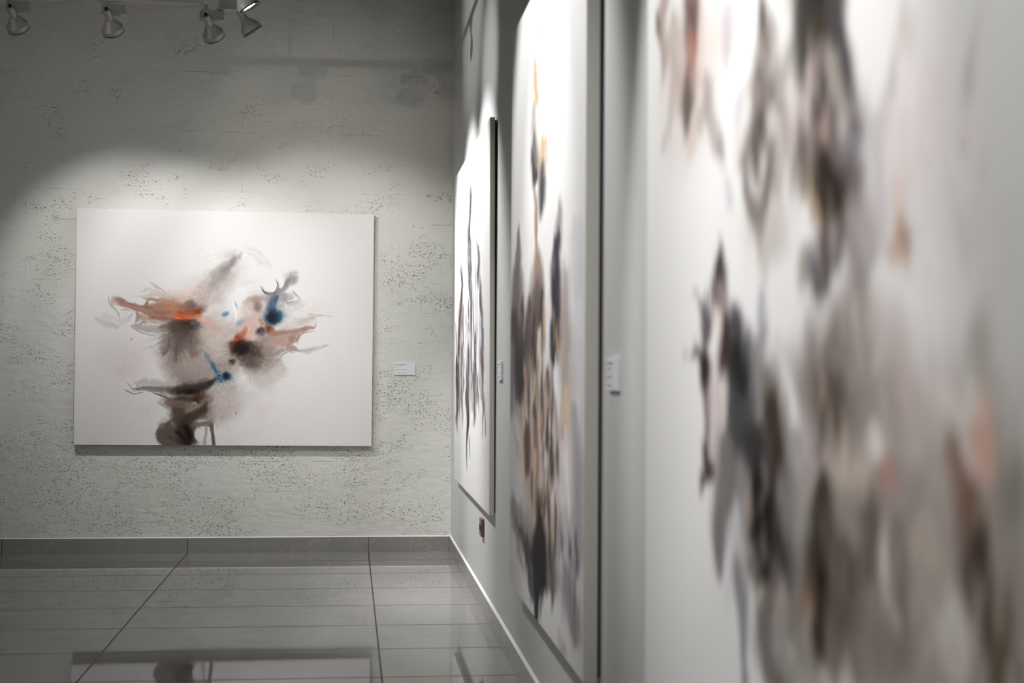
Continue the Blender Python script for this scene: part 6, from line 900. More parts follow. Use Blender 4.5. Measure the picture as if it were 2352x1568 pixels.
('S',[(743.1,2643.0,3.0),(743.2,2659.7,8.7),(743.3,2726.8,8.7),(743.3,2743.5,3.0)],(181,173,166),0.74,0.88,{'wa':9,'ws':70,'st':0.25,'sl':160,'sw':12,'ends':0}),
('B',[652.7,2973.6,55.0,26.3],(214,209,203),0.85,0.8,{}),
('S',[(634.8,2864.7,11.3),(652.5,2885.5,31.4),(679.1,2916.9,24.1),(695.3,2936.0,8.2)],(138,128,122),0.85,0.88,{'wa':9,'ws':70,'st':0.25,'sl':160,'sw':12,'ends':0}),
('S',[(887.5,2317.9,4.5),(886.6,2343.6,12.7),(885.3,2381.8,18.6),(886.6,2415.8,21.2),(879.8,2455.4,15.3),(874.9,2484.3,5.5)],(232,186,169),0.98,0.77,{'wa':9,'ws':70,'st':0.25,'sl':160,'sw':12,'ends':0}),
('S',[(864.8,2384.4,4.6),(867.2,2404.1,13.1),(872.9,2449.4,11.3),(875.3,2468.7,3.9)],(232,212,205),0.85,0.88,{'wa':9,'ws':70,'st':0.25,'sl':160,'sw':12,'ends':0}),
('S',[(844.4,2400.0,5.5),(849.9,2423.1,15.3),(858.7,2460.7,17.8),(867.3,2489.6,19.3),(868.8,2531.9,19.3),(867.4,2559.5,13.1),(866.0,2586.2,4.6)],(164,140,128),0.99,0.77,{'wa':9,'ws':70,'st':0.25,'sl':160,'sw':12,'ends':0}),
('S',[(869.4,2470.4,3.7),(868.7,2489.2,10.5),(867.3,2528.5,11.4),(866.7,2547.4,4.0)],(155,115,101),0.74,0.88,{'wa':9,'ws':70,'st':0.25,'sl':160,'sw':12,'ends':0}),
('S',[(891.1,2530.2,4.9),(886.7,2559.9,14.3),(880.8,2600.3,22.2),(880.0,2631.2,21.4),(885.4,2666.6,16.9),(889.4,2691.9,5.8)],(104,91,82),1,0.66,{'wa':9,'ws':70,'st':0.25,'sl':160,'sw':12,'ends':0}),
('S',[(898.5,2558.7,2.9),(900.0,2573.4,8.2),(902.6,2598.3,8.2),(904.1,2612.9,2.8)],(210,201,189),0.85,0.88,{'wa':9,'ws':70,'st':0.25,'sl':160,'sw':12,'ends':0}),
('S',[(906.8,2590.5,4.8),(905.2,2612.0,13.9),(902.6,2646.6,13.9),(901.0,2668.3,4.9)],(162,153,138),0.9,0.88,{'wa':9,'ws':70,'st':0.25,'sl':160,'sw':12,'ends':0}),
('S',[(888.6,2664.9,6.5),(894.8,2687.9,18.3),(902.7,2717.0,20.5),(912.9,2747.4,21.6),(907.9,2802.1,24.3),(904.8,2835.3,8.5)],(137,123,107),0.98,0.77,{'wa':9,'ws':70,'st':0.25,'sl':160,'sw':12,'ends':0}),
('S',[(857.6,2649.5,6.3),(856.0,2681.9,17.9),(853.1,2738.6,25.2),(850.2,2791.7,22.6),(848.4,2824.7,8.0)],(220,216,209),0.95,0.88,{'wa':9,'ws':70,'st':0.25,'sl':160,'sw':12,'ends':0}),
('S',[(821.7,2534.4,6.7),(816.1,2570.4,19.3),(806.5,2632.4,29.3),(800.7,2669.7,10.4)],(200,187,178),0.8,0.99,{'wa':9,'ws':70,'st':0.25,'sl':160,'sw':12,'ends':0}),
('S',[(927.2,2412.3,5.5),(925.2,2436.9,15.7),(920.3,2496.2,17.4),(918.2,2521.3,6.2)],(176,169,159),0.85,0.88,{'wa':9,'ws':70,'st':0.25,'sl':160,'sw':12,'ends':0}),
('S',[(930.1,2556.4,5.4),(930.1,2579.1,15.5),(930.1,2686.3,15.5),(930.1,2708.9,5.4)],(182,175,162),0.8,0.99,{'wa':9,'ws':70,'st':0.25,'sl':160,'sw':12,'ends':0}),
('S',[(725.3,2257.8,7.8),(742.5,2237.7,21.8),(764.6,2211.9,21.1),(780.4,2193.4,7.2)],(198,187,186),0.85,0.88,{'wa':9,'ws':70,'st':0.25,'sl':160,'sw':12,'ends':0}),
('S',[(747.4,2281.0,4.1),(748.2,2300.5,11.9),(750.2,2345.0,11.9),(751.0,2364.4,4.1)],(185,177,173),0.9,0.88,{'wa':9,'ws':70,'st':0.25,'sl':160,'sw':12,'ends':0}),
('S',[(777.0,2257.7,6.2),(780.7,2281.7,17.4),(785.9,2315.9,15.2),(789.5,2339.5,5.3)],(196,181,180),0.9,0.88,{'wa':9,'ws':70,'st':0.25,'sl':160,'sw':12,'ends':0}),
('S',[(727.6,2367.3,6.6),(731.2,2392.3,18.9),(735.1,2418.9,18.8),(738.8,2443.5,6.5)],(215,211,208),0.85,0.88,{'wa':9,'ws':70,'st':0.25,'sl':160,'sw':12,'ends':0}),
('S',[(882.3,2197.3,7.5),(883.8,2225.6,21.3),(886.5,2279.0,21.2),(888.0,2307.0,7.4)],(201,193,186),0.85,0.88,{'wa':9,'ws':70,'st':0.25,'sl':160,'sw':12,'ends':0}),
('S',[(830.5,2280.4,8.2),(837.7,2308.5,23.2),(846.8,2343.9,22.7),(853.8,2371.0,7.8)],(225,214,212),0.74,0.99,{'wa':9,'ws':70,'st':0.25,'sl':160,'sw':12,'ends':0}),
('S',[(876.8,2298.3,4.5),(872.8,2318.0,13.0),(867.2,2345.7,13.1),(863.1,2365.9,4.6)],(225,222,220),0.74,0.88,{'wa':9,'ws':70,'st':0.25,'sl':160,'sw':12,'ends':0}),
('S',[(771.4,1530.9,4.7),(769.0,1550.0,13.6),(761.9,1606.5,13.8),(756.5,1647.3,8.5),(753.9,1666.8,3.0)],(214,203,200),0.9,0.88,{'wa':9,'ws':70,'st':0.25,'sl':160,'sw':12,'ends':0}),
('S',[(774.4,1554.5,5.0),(777.9,1578.8,14.4),(781.5,1603.2,10.2),(784.9,1627.0,3.6)],(209,202,194),0.74,0.88,{'wa':9,'ws':70,'st':0.25,'sl':160,'sw':12,'ends':0}),
('S',[(754.7,1640.1,3.4),(752.8,1658.3,9.6),(748.4,1700.4,11.9),(746.4,1718.8,4.1)],(196,189,190),0.85,0.88,{'wa':9,'ws':70,'st':0.25,'sl':160,'sw':12,'ends':0}),
('S',[(761.8,1859.2,4.5),(764.1,1882.2,12.7),(767.8,1918.9,14.7),(769.6,1954.7,11.5),(770.8,1977.0,4.0)],(221,202,194),0.9,0.88,{'wa':9,'ws':70,'st':0.25,'sl':160,'sw':12,'ends':0}),
('S',[(768.8,1955.8,4.7),(769.7,1981.0,13.6),(770.8,2012.0,17.7),(769.8,2055.5,13.6),(769.2,2080.2,4.7)],(198,167,149),0.99,0.77,{'wa':9,'ws':70,'st':0.25,'sl':160,'sw':12,'ends':0}),
('B',[769.7,2002.9,7.9,18.6],(157,120,97),0.8,0.8,{}),
('S',[(735.1,1724.9,6.6),(734.0,1751.1,18.8),(730.3,1840.7,20.0),(734.3,1942.8,22.2),(735.5,1971.9,7.7)],(202,196,199),0.9,0.88,{'wa':9,'ws':70,'st':0.25,'sl':160,'sw':12,'ends':0}),
('S',[(876.2,1686.9,3.0),(875.2,1703.1,8.6),(872.4,1744.0,9.5),(869.0,1781.0,7.8),(867.6,1797.2,2.8)],(206,201,200),0.9,0.88,{'wa':9,'ws':70,'st':0.25,'sl':160,'sw':12,'ends':0}),
('S',[(863.0,1844.6,2.8),(863.4,1860.4,8.0),(864.0,1884.2,8.0),(864.4,1899.9,2.8)],(221,200,194),0.85,0.88,{'wa':9,'ws':70,'st':0.25,'sl':160,'sw':12,'ends':0}),
('B',[884.1,1922.3,5.4,14.5],(226,197,195),0.75,0.8,{}),
('S',[(834.1,1908.4,3.2),(837.4,1928.8,9.3),(849.5,2005.5,11.8),(867.0,2073.4,10.5),(871.8,2092.0,3.7)],(218,214,211),0.74,0.99,{'wa':9,'ws':70,'st':0.25,'sl':160,'sw':12,'ends':0}),
('B',[802.6,2159.9,18.2,26.8],(215,211,208),0.7,0.8,{}),
('B',[889.2,2169.7,17.8,36.0],(221,210,203),0.7,0.8,{}),
('S',[(879.8,1675.2,3.0),(883.4,1662.7,8.5),(888.8,1643.8,6.7),(892.4,1631.6,2.4)],(213,211,207),0.74,0.88,{'wa':9,'ws':70,'st':0.25,'sl':160,'sw':12,'ends':0}),
('S',[(749.0,2645.6,1.1),(749.8,2660.8,3.2),(752.7,2713.7,7.5),(751.8,2768.2,3.2),(751.6,2783.9,1.1)],(176,166,166),0.53,0.99,{'wa':9,'ws':70,'st':0.3,'sl':160,'sw':12,'ends':0}),
('S',[(874.1,2597.4,0.9),(874.8,2609.9,2.6),(877.4,2652.6,5.4),(876.9,2696.6,2.6),(876.8,2709.5,0.9)],(232,211,201),0.53,0.99,{'wa':9,'ws':70,'st':0.3,'sl':160,'sw':12,'ends':0}),
('S',[(455.5,2478.5,1.7),(455.1,2502.4,4.9),(453.7,2587.6,15.6),(468.1,2667.6,4.8),(472.0,2689.4,1.7)],(80,69,64),0.53,0.99,{'wa':9,'ws':70,'st':0.3,'sl':160,'sw':12,'ends':0}),
('S',[(518.1,1513.5,1.6),(519.4,1537.5,4.6),(524.4,1633.8,14.9),(529.7,1729.3,4.5),(531.0,1752.8,1.6)],(165,158,158),0.53,0.99,{'wa':9,'ws':70,'st':0.3,'sl':160,'sw':12,'ends':0}),
('S',[(587.6,1421.2,1.5),(589.3,1443.3,4.1),(595.3,1521.7,12.4),(597.5,1597.0,4.0),(598.1,1618.1,1.5)],(214,198,190),0.53,0.99,{'wa':9,'ws':70,'st':0.3,'sl':160,'sw':12,'ends':0}),
('S',[(631.7,2352.9,1.3),(632.4,2372.7,3.9),(633.9,2421.5,11.6),(628.1,2471.7,3.9),(625.8,2491.9,1.3)],(232,221,215),0.53,0.99,{'wa':9,'ws':70,'st':0.3,'sl':160,'sw':12,'ends':0}),
('S',[(673.8,1623.4,1.2),(672.8,1645.3,3.7),(670.1,1699.6,15.0),(666.4,1753.5,3.7),(664.8,1775.5,1.3)],(232,223,218),0.53,0.99,{'wa':9,'ws':70,'st':0.3,'sl':160,'sw':12,'ends':0}),
('S',[(629.2,2785.6,1.3),(630.6,2802.6,3.9),(635.8,2864.5,9.2),(637.5,2927.8,3.8),(638.0,2945.1,1.3)],(232,221,215),0.53,0.99,{'wa':9,'ws':70,'st':0.3,'sl':160,'sw':12,'ends':0}),
('S',[(889.2,2696.8,0.9),(889.5,2711.6,2.5),(890.5,2769.8,7.6),(889.8,2829.1,2.5),(889.6,2844.1,0.9)],(232,211,201),0.53,0.99,{'wa':9,'ws':70,'st':0.3,'sl':160,'sw':12,'ends':0}),
('S',[(690.3,2129.1,1.2),(691.6,2148.7,3.6),(694.1,2187.4,11.4),(696.6,2225.9,3.5),(697.9,2245.2,1.2)],(232,215,207),0.53,0.99,{'wa':9,'ws':70,'st':0.3,'sl':160,'sw':12,'ends':0}),
('S',[(417.6,2496.5,1.8),(420.0,2520.1,5.2),(425.6,2577.2,15.7),(421.7,2636.6,5.2),(420.1,2661.2,1.8)],(181,168,161),0.53,0.99,{'wa':9,'ws':70,'st':0.3,'sl':160,'sw':12,'ends':0}),
('S',[(630.7,2687.6,1.3),(633.8,2709.7,3.9),(640.4,2756.8,16.1),(632.6,2810.9,3.9),(628.9,2836.2,1.3)],(121,106,99),0.53,0.99,{'wa':9,'ws':70,'st':0.3,'sl':160,'sw':12,'ends':0}),
('S',[(761.9,2703.0,1.1),(761.3,2723.4,3.1),(760.4,2758.5,12.8),(767.1,2789.1,3.1),(770.9,2806.3,1.1)],(232,211,201),0.53,0.99,{'wa':9,'ws':70,'st':0.3,'sl':160,'sw':12,'ends':0}),
('S',[(633.5,2167.8,1.3),(632.0,2184.9,3.9),(628.1,2229.2,8.7),(632.1,2273.7,3.9),(633.7,2291.0,1.3)],(128,116,110),0.53,0.99,{'wa':9,'ws':70,'st':0.3,'sl':160,'sw':12,'ends':0}),
('S',[(689.1,1931.9,1.2),(688.4,1950.0,3.6),(687.2,1979.2,10.2),(696.0,2011.0,3.6),(701.1,2029.5,1.2)],(194,183,177),0.53,0.99,{'wa':9,'ws':70,'st':0.3,'sl':160,'sw':12,'ends':0}),
('S',[(595.2,1453.5,1.5),(594.4,1473.1,4.1),(592.4,1524.6,11.8),(591.8,1577.3,4.1),(591.6,1597.4,1.5)],(214,198,191),0.53,0.99,{'wa':9,'ws':70,'st':0.3,'sl':160,'sw':12,'ends':0}),
('S',[(924.7,2735.3,0.8),(924.9,2749.6,2.4),(925.7,2797.1,7.3),(921.3,2848.5,2.4),(919.9,2864.0,0.8)],(232,221,215),0.53,0.99,{'wa':9,'ws':70,'st':0.3,'sl':160,'sw':12,'ends':0}),
('S',[(678.6,2318.8,1.2),(678.7,2336.8,3.6),(679.4,2407.3,9.7),(681.3,2477.4,3.6),(681.8,2495.2,1.2)],(153,144,144),0.53,0.99,{'wa':9,'ws':70,'st':0.3,'sl':160,'sw':12,'ends':0}),
('S',[(697.1,2172.5,1.2),(700.0,2191.2,3.5),(705.8,2228.6,10.5),(702.3,2265.6,3.5),(700.6,2284.1,1.2)],(199,181,173),0.53,0.99,{'wa':9,'ws':70,'st':0.3,'sl':160,'sw':12,'ends':0}),
('S',[(573.2,1644.2,1.5),(572.2,1667.7,4.3),(568.6,1752.5,16.4),(565.3,1837.9,4.3),(564.4,1861.8,1.5)],(167,160,160),0.53,0.99,{'wa':9,'ws':70,'st':0.3,'sl':160,'sw':12,'ends':0}),
('S',[(444.4,2213.4,1.8),(445.8,2233.9,4.9),(452.3,2329.4,11.1),(442.4,2426.0,5.0),(440.3,2446.7,1.8)],(144,136,136),0.53,0.99,{'wa':9,'ws':70,'st':0.3,'sl':160,'sw':12,'ends':0}),
('S',[(502.3,2734.5,1.6),(500.4,2755.2,4.6),(495.6,2809.3,11.2),(490.4,2863.9,4.7),(488.3,2885.1,1.7)],(169,160,160),0.53,0.99,{'wa':9,'ws':70,'st':0.3,'sl':160,'sw':12,'ends':0}),
('S',[(645.2,2319.8,1.3),(642.2,2340.4,3.8),(636.7,2378.5,12.9),(649.3,2414.2,3.8),(655.8,2432.5,1.3)],(149,141,141),0.53,0.99,{'wa':9,'ws':70,'st':0.3,'sl':160,'sw':12,'ends':0}),
('S',[(680.2,1906.7,1.2),(680.1,1923.7,3.6),(679.8,1969.2,8.5),(687.1,2016.7,3.6),(689.7,2033.8,1.2)],(194,182,177),0.53,0.99,{'wa':9,'ws':70,'st':0.3,'sl':160,'sw':12,'ends':0}),
('S',[(874.0,2659.8,0.9),(874.5,2672.5,2.6),(875.7,2705.6,5.5),(869.0,2743.3,2.6),(866.5,2757.5,0.9)],(232,211,201),0.53,0.99,{'wa':9,'ws':70,'st':0.3,'sl':160,'sw':12,'ends':0}),
('S',[(751.6,2565.6,1.1),(750.5,2582.4,3.2),(746.1,2651.9,8.5),(752.1,2716.8,3.2),(753.6,2732.4,1.1)],(200,185,178),0.53,0.99,{'wa':9,'ws':70,'st':0.3,'sl':160,'sw':12,'ends':0}),
('S',[(909.5,2591.6,0.9),(908.4,2606.4,2.5),(905.3,2647.9,7.3),(908.5,2686.3,2.5),(909.7,2700.0,0.9)],(232,211,201),0.53,0.99,{'wa':9,'ws':70,'st':0.3,'sl':160,'sw':12,'ends':0}),
('S',[(917.4,2611.3,0.8),(917.5,2626.9,2.4),(917.6,2661.6,8.5),(918.3,2695.9,2.4),(918.6,2711.4,0.8)],(131,115,107),0.53,0.99,{'wa':9,'ws':70,'st':0.3,'sl':160,'sw':12,'ends':0}),
('S',[(586.8,2669.0,1.5),(587.7,2688.0,4.1),(590.9,2752.7,10.9),(598.0,2815.0,4.0),(600.0,2833.0,1.5)],(87,75,70),0.53,0.99,{'wa':9,'ws':70,'st':0.3,'sl':160,'sw':12,'ends':0}),
('S',[(582.3,1957.0,1.5),(584.1,1976.9,4.1),(587.5,2015.5,10.9),(578.9,2051.5,4.1),(574.6,2069.8,1.5)],(163,152,146),0.53,0.99,{'wa':9,'ws':70,'st':0.3,'sl':160,'sw':12,'ends':0}),
('S',[(169.4,1134.4,2.4),(173.1,1168.5,6.7),(179.2,1226.0,24.0),(182.4,1281.0,6.7),(184.3,1313.5,2.4)],(209,193,186),0.53,0.99,{'wa':9,'ws':70,'st':0.3,'sl':160,'sw':12,'ends':0}),
('S',[(876.6,2447.7,0.9),(877.0,2466.0,2.6),(877.5,2493.1,11.1),(879.8,2519.5,2.6),(881.3,2537.2,0.9)],(155,141,133),0.53,0.99,{'wa':9,'ws':70,'st':0.3,'sl':160,'sw':12,'ends':0}),
('S',[(650.0,1901.8,1.3),(649.2,1918.5,3.8),(645.7,1988.6,8.3),(656.2,2061.9,3.7),(658.7,2079.0,1.3)],(195,183,177),0.53,0.99,{'wa':9,'ws':70,'st':0.3,'sl':160,'sw':12,'ends':0}),
('S',[(538.1,1519.5,1.6),(539.6,1542.0,4.4),(545.7,1630.3,12.8),(549.7,1716.7,4.4),(550.7,1738.4,1.6)],(232,223,218),0.53,0.99,{'wa':9,'ws':70,'st':0.3,'sl':160,'sw':12,'ends':0}),
('S',[(582.1,1502.9,1.5),(582.0,1527.6,4.1),(582.0,1603.3,17.1),(578.2,1677.0,4.1),(577.0,1701.1,1.5)],(232,223,218),0.53,0.99,{'wa':9,'ws':70,'st':0.3,'sl':160,'sw':12,'ends':0}),
('S',[(640.0,2645.9,1.3),(640.7,2663.5,3.8),(643.9,2736.6,9.3),(640.9,2812.5,3.8),(640.1,2830.7,1.3)],(157,142,135),0.53,0.99,{'wa':9,'ws':70,'st':0.3,'sl':160,'sw':12,'ends':0}),
('S',[(732.1,2679.4,1.1),(730.6,2701.2,3.4),(727.8,2740.7,13.7),(723.3,2781.4,3.4),(720.8,2803.9,1.2)],(203,188,181),0.53,0.99,{'wa':9,'ws':70,'st':0.3,'sl':160,'sw':12,'ends':0}),
('S',[(576.9,1637.9,1.5),(577.4,1658.6,4.3),(579.4,1749.9,11.8),(581.3,1840.7,4.1),(581.7,1861.1,1.5)],(129,118,112),0.53,0.99,{'wa':9,'ws':70,'st':0.3,'sl':160,'sw':12,'ends':0}),
('S',[(646.2,2742.3,1.3),(647.4,2764.2,3.8),(650.9,2825.7,14.8),(656.6,2885.5,3.7),(658.6,2906.3,1.3)],(159,145,137),0.53,0.99,{'wa':9,'ws':70,'st':0.3,'sl':160,'sw':12,'ends':0}),
('S',[(607.1,1514.0,1.5),(607.0,1537.2,4.0),(606.9,1621.1,15.3),(599.9,1701.4,4.0),(598.0,1723.7,1.5)],(127,117,111),0.53,0.99,{'wa':9,'ws':70,'st':0.3,'sl':160,'sw':12,'ends':0}),
('S',[(627.2,1671.5,1.3),(628.2,1691.8,3.9),(630.3,1735.0,11.3),(637.1,1780.2,3.8),(640.2,1800.8,1.3)],(218,201,194),0.53,0.99,{'wa':9,'ws':70,'st':0.3,'sl':160,'sw':12,'ends':0}),
('S',[(445.1,1486.1,1.8),(444.3,1509.1,5.0),(440.9,1601.1,15.0),(457.1,1702.4,4.9),(461.1,1727.2,1.7)],(103,94,90),0.53,0.99,{'wa':9,'ws':70,'st':0.3,'sl':160,'sw':12,'ends':0}),
('S',[(534.8,2788.0,1.6),(534.0,2812.7,4.5),(532.5,2860.7,16.8),(529.1,2909.8,4.5),(527.4,2935.2,1.6)],(199,184,177),0.53,0.99,{'wa':9,'ws':70,'st':0.3,'sl':160,'sw':12,'ends':0}),
('S',[(635.4,1871.2,1.3),(637.8,1892.4,3.8),(642.9,1938.3,12.2),(642.3,1982.2,3.8),(642.0,2002.5,1.3)],(223,206,199),0.53,0.99,{'wa':9,'ws':70,'st':0.3,'sl':160,'sw':12,'ends':0}),
('S',[(482.7,1312.2,1.7),(485.5,1335.3,4.7),(493.9,1405.1,11.9),(497.2,1470.5,4.7),(498.2,1492.0,1.7)],(232,223,218),0.53,0.99,{'wa':9,'ws':70,'st':0.3,'sl':160,'sw':12,'ends':0}),
('S',[(521.5,2666.7,1.6),(520.8,2690.3,4.5),(519.4,2744.8,15.3),(529.9,2793.8,4.5),(534.3,2814.4,1.6)],(85,73,69),0.53,0.99,{'wa':9,'ws':70,'st':0.3,'sl':160,'sw':12,'ends':0}),
('S',[(703.2,2117.6,1.2),(701.7,2136.3,3.5),(696.2,2204.4,11.1),(699.5,2273.2,3.5),(700.4,2292.1,1.2)],(175,162,156),0.53,0.99,{'wa':9,'ws':70,'st':0.3,'sl':160,'sw':12,'ends':0}),
('S',[(572.0,1620.0,1.5),(572.3,1639.5,4.3),(573.1,1689.1,10.5),(566.9,1735.3,4.3),(564.4,1753.4,1.5)],(103,94,91),0.53,0.99,{'wa':9,'ws':70,'st':0.3,'sl':160,'sw':12,'ends':0}),
('S',[(611.5,1516.0,1.5),(610.6,1533.5,4.0),(607.6,1594.2,9.3),(613.1,1660.1,4.0),(614.6,1678.9,1.3)],(215,199,192),0.53,0.99,{'wa':9,'ws':70,'st':0.3,'sl':160,'sw':12,'ends':0}),
('S',[(876.3,2567.1,0.9),(876.4,2584.8,2.6),(876.4,2608.3,10.5),(875.5,2632.1,2.6),(874.9,2650.2,0.9)],(126,111,103),0.53,0.99,{'wa':9,'ws':70,'st':0.3,'sl':160,'sw':12,'ends':0}),
('S',[(599.8,1732.5,1.5),(596.7,1753.2,4.1),(591.5,1788.1,14.7),(589.8,1824.7,4.1),(588.9,1846.9,1.5)],(168,160,160),0.53,0.99,{'wa':9,'ws':70,'st':0.3,'sl':160,'sw':12,'ends':0}),
('S',[(201.6,1127.5,2.4),(205.7,1156.3,6.5),(218.4,1247.3,16.2),(194.3,1313.2,6.6),(186.8,1334.0,2.4)],(180,170,164),0.53,0.99,{'wa':9,'ws':70,'st':0.3,'sl':160,'sw':12,'ends':0}),
('S',[(192.8,1259.2,2.4),(195.7,1295.0,6.6),(202.4,1379.3,27.6),(187.0,1450.8,6.7),(180.5,1481.1,2.4)],(125,114,109),0.53,0.99,{'wa':9,'ws':70,'st':0.3,'sl':160,'sw':12,'ends':0}),
('S',[(275.6,1407.7,2.1),(269.5,1433.5,6.2),(259.2,1477.3,22.6),(260.9,1528.0,6.2),(262.0,1558.5,2.1)],(163,156,156),0.53,0.99,{'wa':9,'ws':70,'st':0.3,'sl':160,'sw':12,'ends':0}),
('S',[(895.9,2567.0,0.9),(897.1,2581.8,2.5),(900.5,2624.3,8.0),(893.4,2672.0,2.5),(891.0,2688.4,0.9)],(94,81,75),0.53,0.99,{'wa':9,'ws':70,'st':0.3,'sl':160,'sw':12,'ends':0}),
('S',[(747.2,2576.7,1.1),(746.7,2593.8,3.2),(744.7,2664.5,9.0),(746.8,2733.4,3.2),(747.3,2750.0,1.1)],(232,221,215),0.53,0.99,{'wa':9,'ws':70,'st':0.3,'sl':160,'sw':12,'ends':0}),
('S',[(772.9,2668.2,1.1),(772.2,2687.7,3.1),(771.1,2718.9,11.6),(778.8,2745.3,3.0),(783.4,2760.9,1.1)],(162,147,139),0.53,0.99,{'wa':9,'ws':70,'st':0.3,'sl':160,'sw':12,'ends':0}),
('S',[(466.2,2490.4,1.7),(469.0,2509.4,4.8),(477.9,2570.0,10.2),(465.3,2636.3,4.8),(461.4,2656.9,1.7)],(220,200,191),0.53,0.99,{'wa':9,'ws':70,'st':0.3,'sl':160,'sw':12,'ends':0}),
('S',[(847.0,2493.2,1.0),(848.2,2510.3,2.7),(852.1,2567.2,10.1),(853.0,2625.0,2.7),(853.2,2642.2,0.9)],(159,144,137),0.53,0.99,{'wa':9,'ws':70,'st':0.3,'sl':160,'sw':12,'ends':0}),
('S',[(746.1,2624.4,1.1),(746.1,2640.9,3.2),(746.2,2706.0,8.6),(743.2,2772.8,3.2),(742.4,2789.8,1.1)],(232,221,215),0.53,0.99,{'wa':9,'ws':70,'st':0.3,'sl':160,'sw':12,'ends':0}),
('S',[(194.8,1287.6,2.4),(196.4,1320.5,6.6),(200.2,1398.8,24.6),(194.0,1471.4,6.6),(191.5,1501.8,2.4)],(101,92,88),0.53,0.99,{'wa':9,'ws':70,'st':0.3,'sl':160,'sw':12,'ends':0}),
('S',[(635.5,1821.4,1.3),(636.0,1843.3,3.8),(637.2,1898.8,13.8),(644.2,1955.8,3.8),(646.9,1977.8,1.3)],(190,179,173),0.53,0.99,{'wa':9,'ws':70,'st':0.3,'sl':160,'sw':12,'ends':0}),
('S',[(384.9,1548.6,1.9),(387.5,1575.5,5.4),(395.1,1652.9,17.1),(395.1,1726.2,5.3),(395.1,1751.6,1.9)],(216,200,192),0.53,0.99,{'wa':9,'ws':70,'st':0.3,'sl':160,'sw':12,'ends':0}),
('S',[(628.2,1906.1,1.3),(628.4,1927.6,3.9),(629.0,2009.5,13.4),(638.1,2092.7,3.8),(640.5,2114.0,1.3)],(109,99,95),0.53,0.99,{'wa':9,'ws':70,'st':0.3,'sl':160,'sw':12,'ends':0}),
('S',[(490.7,1321.6,1.7),(494.2,1348.2,4.7),(500.4,1395.6,15.7),(490.4,1431.2,4.7),(484.8,1450.9,1.7)],(162,155,155),0.53,0.99,{'wa':9,'ws':70,'st':0.3,'sl':160,'sw':12,'ends':0}),
('S',[(467.0,1505.1,1.7),(467.2,1528.5,4.8),(467.9,1597.0,14.7),(478.9,1670.5,4.8),(482.5,1694.9,1.7)],(103,93,90),0.53,0.99,{'wa':9,'ws':70,'st':0.3,'sl':160,'sw':12,'ends':0}),
('S',[(774.8,2634.8,1.1),(773.1,2653.5,3.1),(770.6,2681.9,10.5),(769.1,2709.9,3.1),(768.1,2728.5,1.1)],(161,146,138),0.53,0.99,{'wa':9,'ws':70,'st':0.3,'sl':160,'sw':12,'ends':0}),
('S',[(839.8,2479.9,1.0),(841.6,2496.1,2.8),(845.6,2532.2,9.3),(843.3,2570.4,2.8),(842.3,2587.5,1.0)],(198,183,176),0.53,0.99,{'wa':9,'ws':70,'st':0.3,'sl':160,'sw':12,'ends':0}),
('S',[(916.4,2638.0,0.8),(917.0,2651.0,2.4),(918.4,2680.8,6.2),(914.3,2713.8,2.4),(912.6,2728.0,0.9)],(132,116,108),0.53,0.99,{'wa':9,'ws':70,'st':0.3,'sl':160,'sw':12,'ends':0}),
('S',[(435.2,1469.5,1.8),(432.9,1490.8,5.0),(426.7,1546.2,14.2),(427.4,1605.9,5.2),(427.7,1629.0,1.8)],(232,223,218),0.53,0.99,{'wa':9,'ws':70,'st':0.3,'sl':160,'sw':12,'ends':0}),
('S',[(420.9,1587.2,1.8),(419.6,1612.4,5.2),(415.4,1694.1,18.0),(412.2,1776.6,5.2),(411.2,1802.3,1.8)],(103,94,91),0.53,0.99,{'wa':9,'ws':70,'st':0.3,'sl':160,'sw':12,'ends':0}),
('S',[(341.4,2274.3,2.0),(344.0,2297.6,5.6),(350.9,2359.9,14.2),(353.1,2422.1,5.6),(353.9,2445.3,1.9)],(227,217,210),0.53,0.99,{'wa':9,'ws':70,'st':0.3,'sl':160,'sw':12,'ends':0}),
('S',[(471.5,1497.3,1.7),(469.7,1518.5,4.8),(466.1,1561.3,13.8),(461.9,1603.9,4.9),(459.8,1625.3,1.7)],(102,93,90),0.53,0.99,{'wa':9,'ws':70,'st':0.3,'sl':160,'sw':12,'ends':0}),
('S',[(887.2,2644.1,0.9),(887.9,2657.3,2.6),(890.1,2699.1,6.2),(892.8,2740.3,2.5),(893.6,2753.2,0.9)],(95,82,77),0.53,0.99,{'wa':9,'ws':70,'st':0.3,'sl':160,'sw':12,'ends':0}),
('S',[(670.8,2116.9,1.2),(668.6,2133.4,3.7),(663.2,2175.8,8.5),(674.5,2219.2,3.7),(678.7,2235.5,1.2)],(184,176,176),0.53,0.99,{'wa':9,'ws':70,'st':0.3,'sl':160,'sw':12,'ends':0}),
('S',[(676.4,2648.1,1.2),(676.5,2666.2,3.6),(677.1,2735.7,10.0),(682.8,2802.3,3.6),(684.2,2819.4,1.2)],(122,107,99),0.53,0.99,{'wa':9,'ws':70,'st':0.3,'sl':160,'sw':12,'ends':0}),
('S',[(674.1,2078.0,1.2),(675.8,2094.2,3.6),(679.0,2126.0,7.4),(683.3,2157.7,3.6),(685.5,2173.6,1.2)],(182,174,174),0.53,0.99,{'wa':9,'ws':70,'st':0.3,'sl':160,'sw':12,'ends':0}),
('S',[(433.0,2572.5,1.8),(433.2,2600.7,5.0),(433.6,2665.0,21.3),(425.4,2732.4,5.2),(421.8,2762.1,1.8)],(225,204,195),0.53,0.99,{'wa':9,'ws':70,'st':0.3,'sl':160,'sw':12,'ends':0}),
('S',[(614.1,1752.5,1.3),(614.3,1776.4,4.0),(614.7,1828.8,16.1),(613.8,1880.6,4.0),(613.4,1904.3,1.3)],(130,119,113),0.53,0.99,{'wa':9,'ws':70,'st':0.3,'sl':160,'sw':12,'ends':0}),
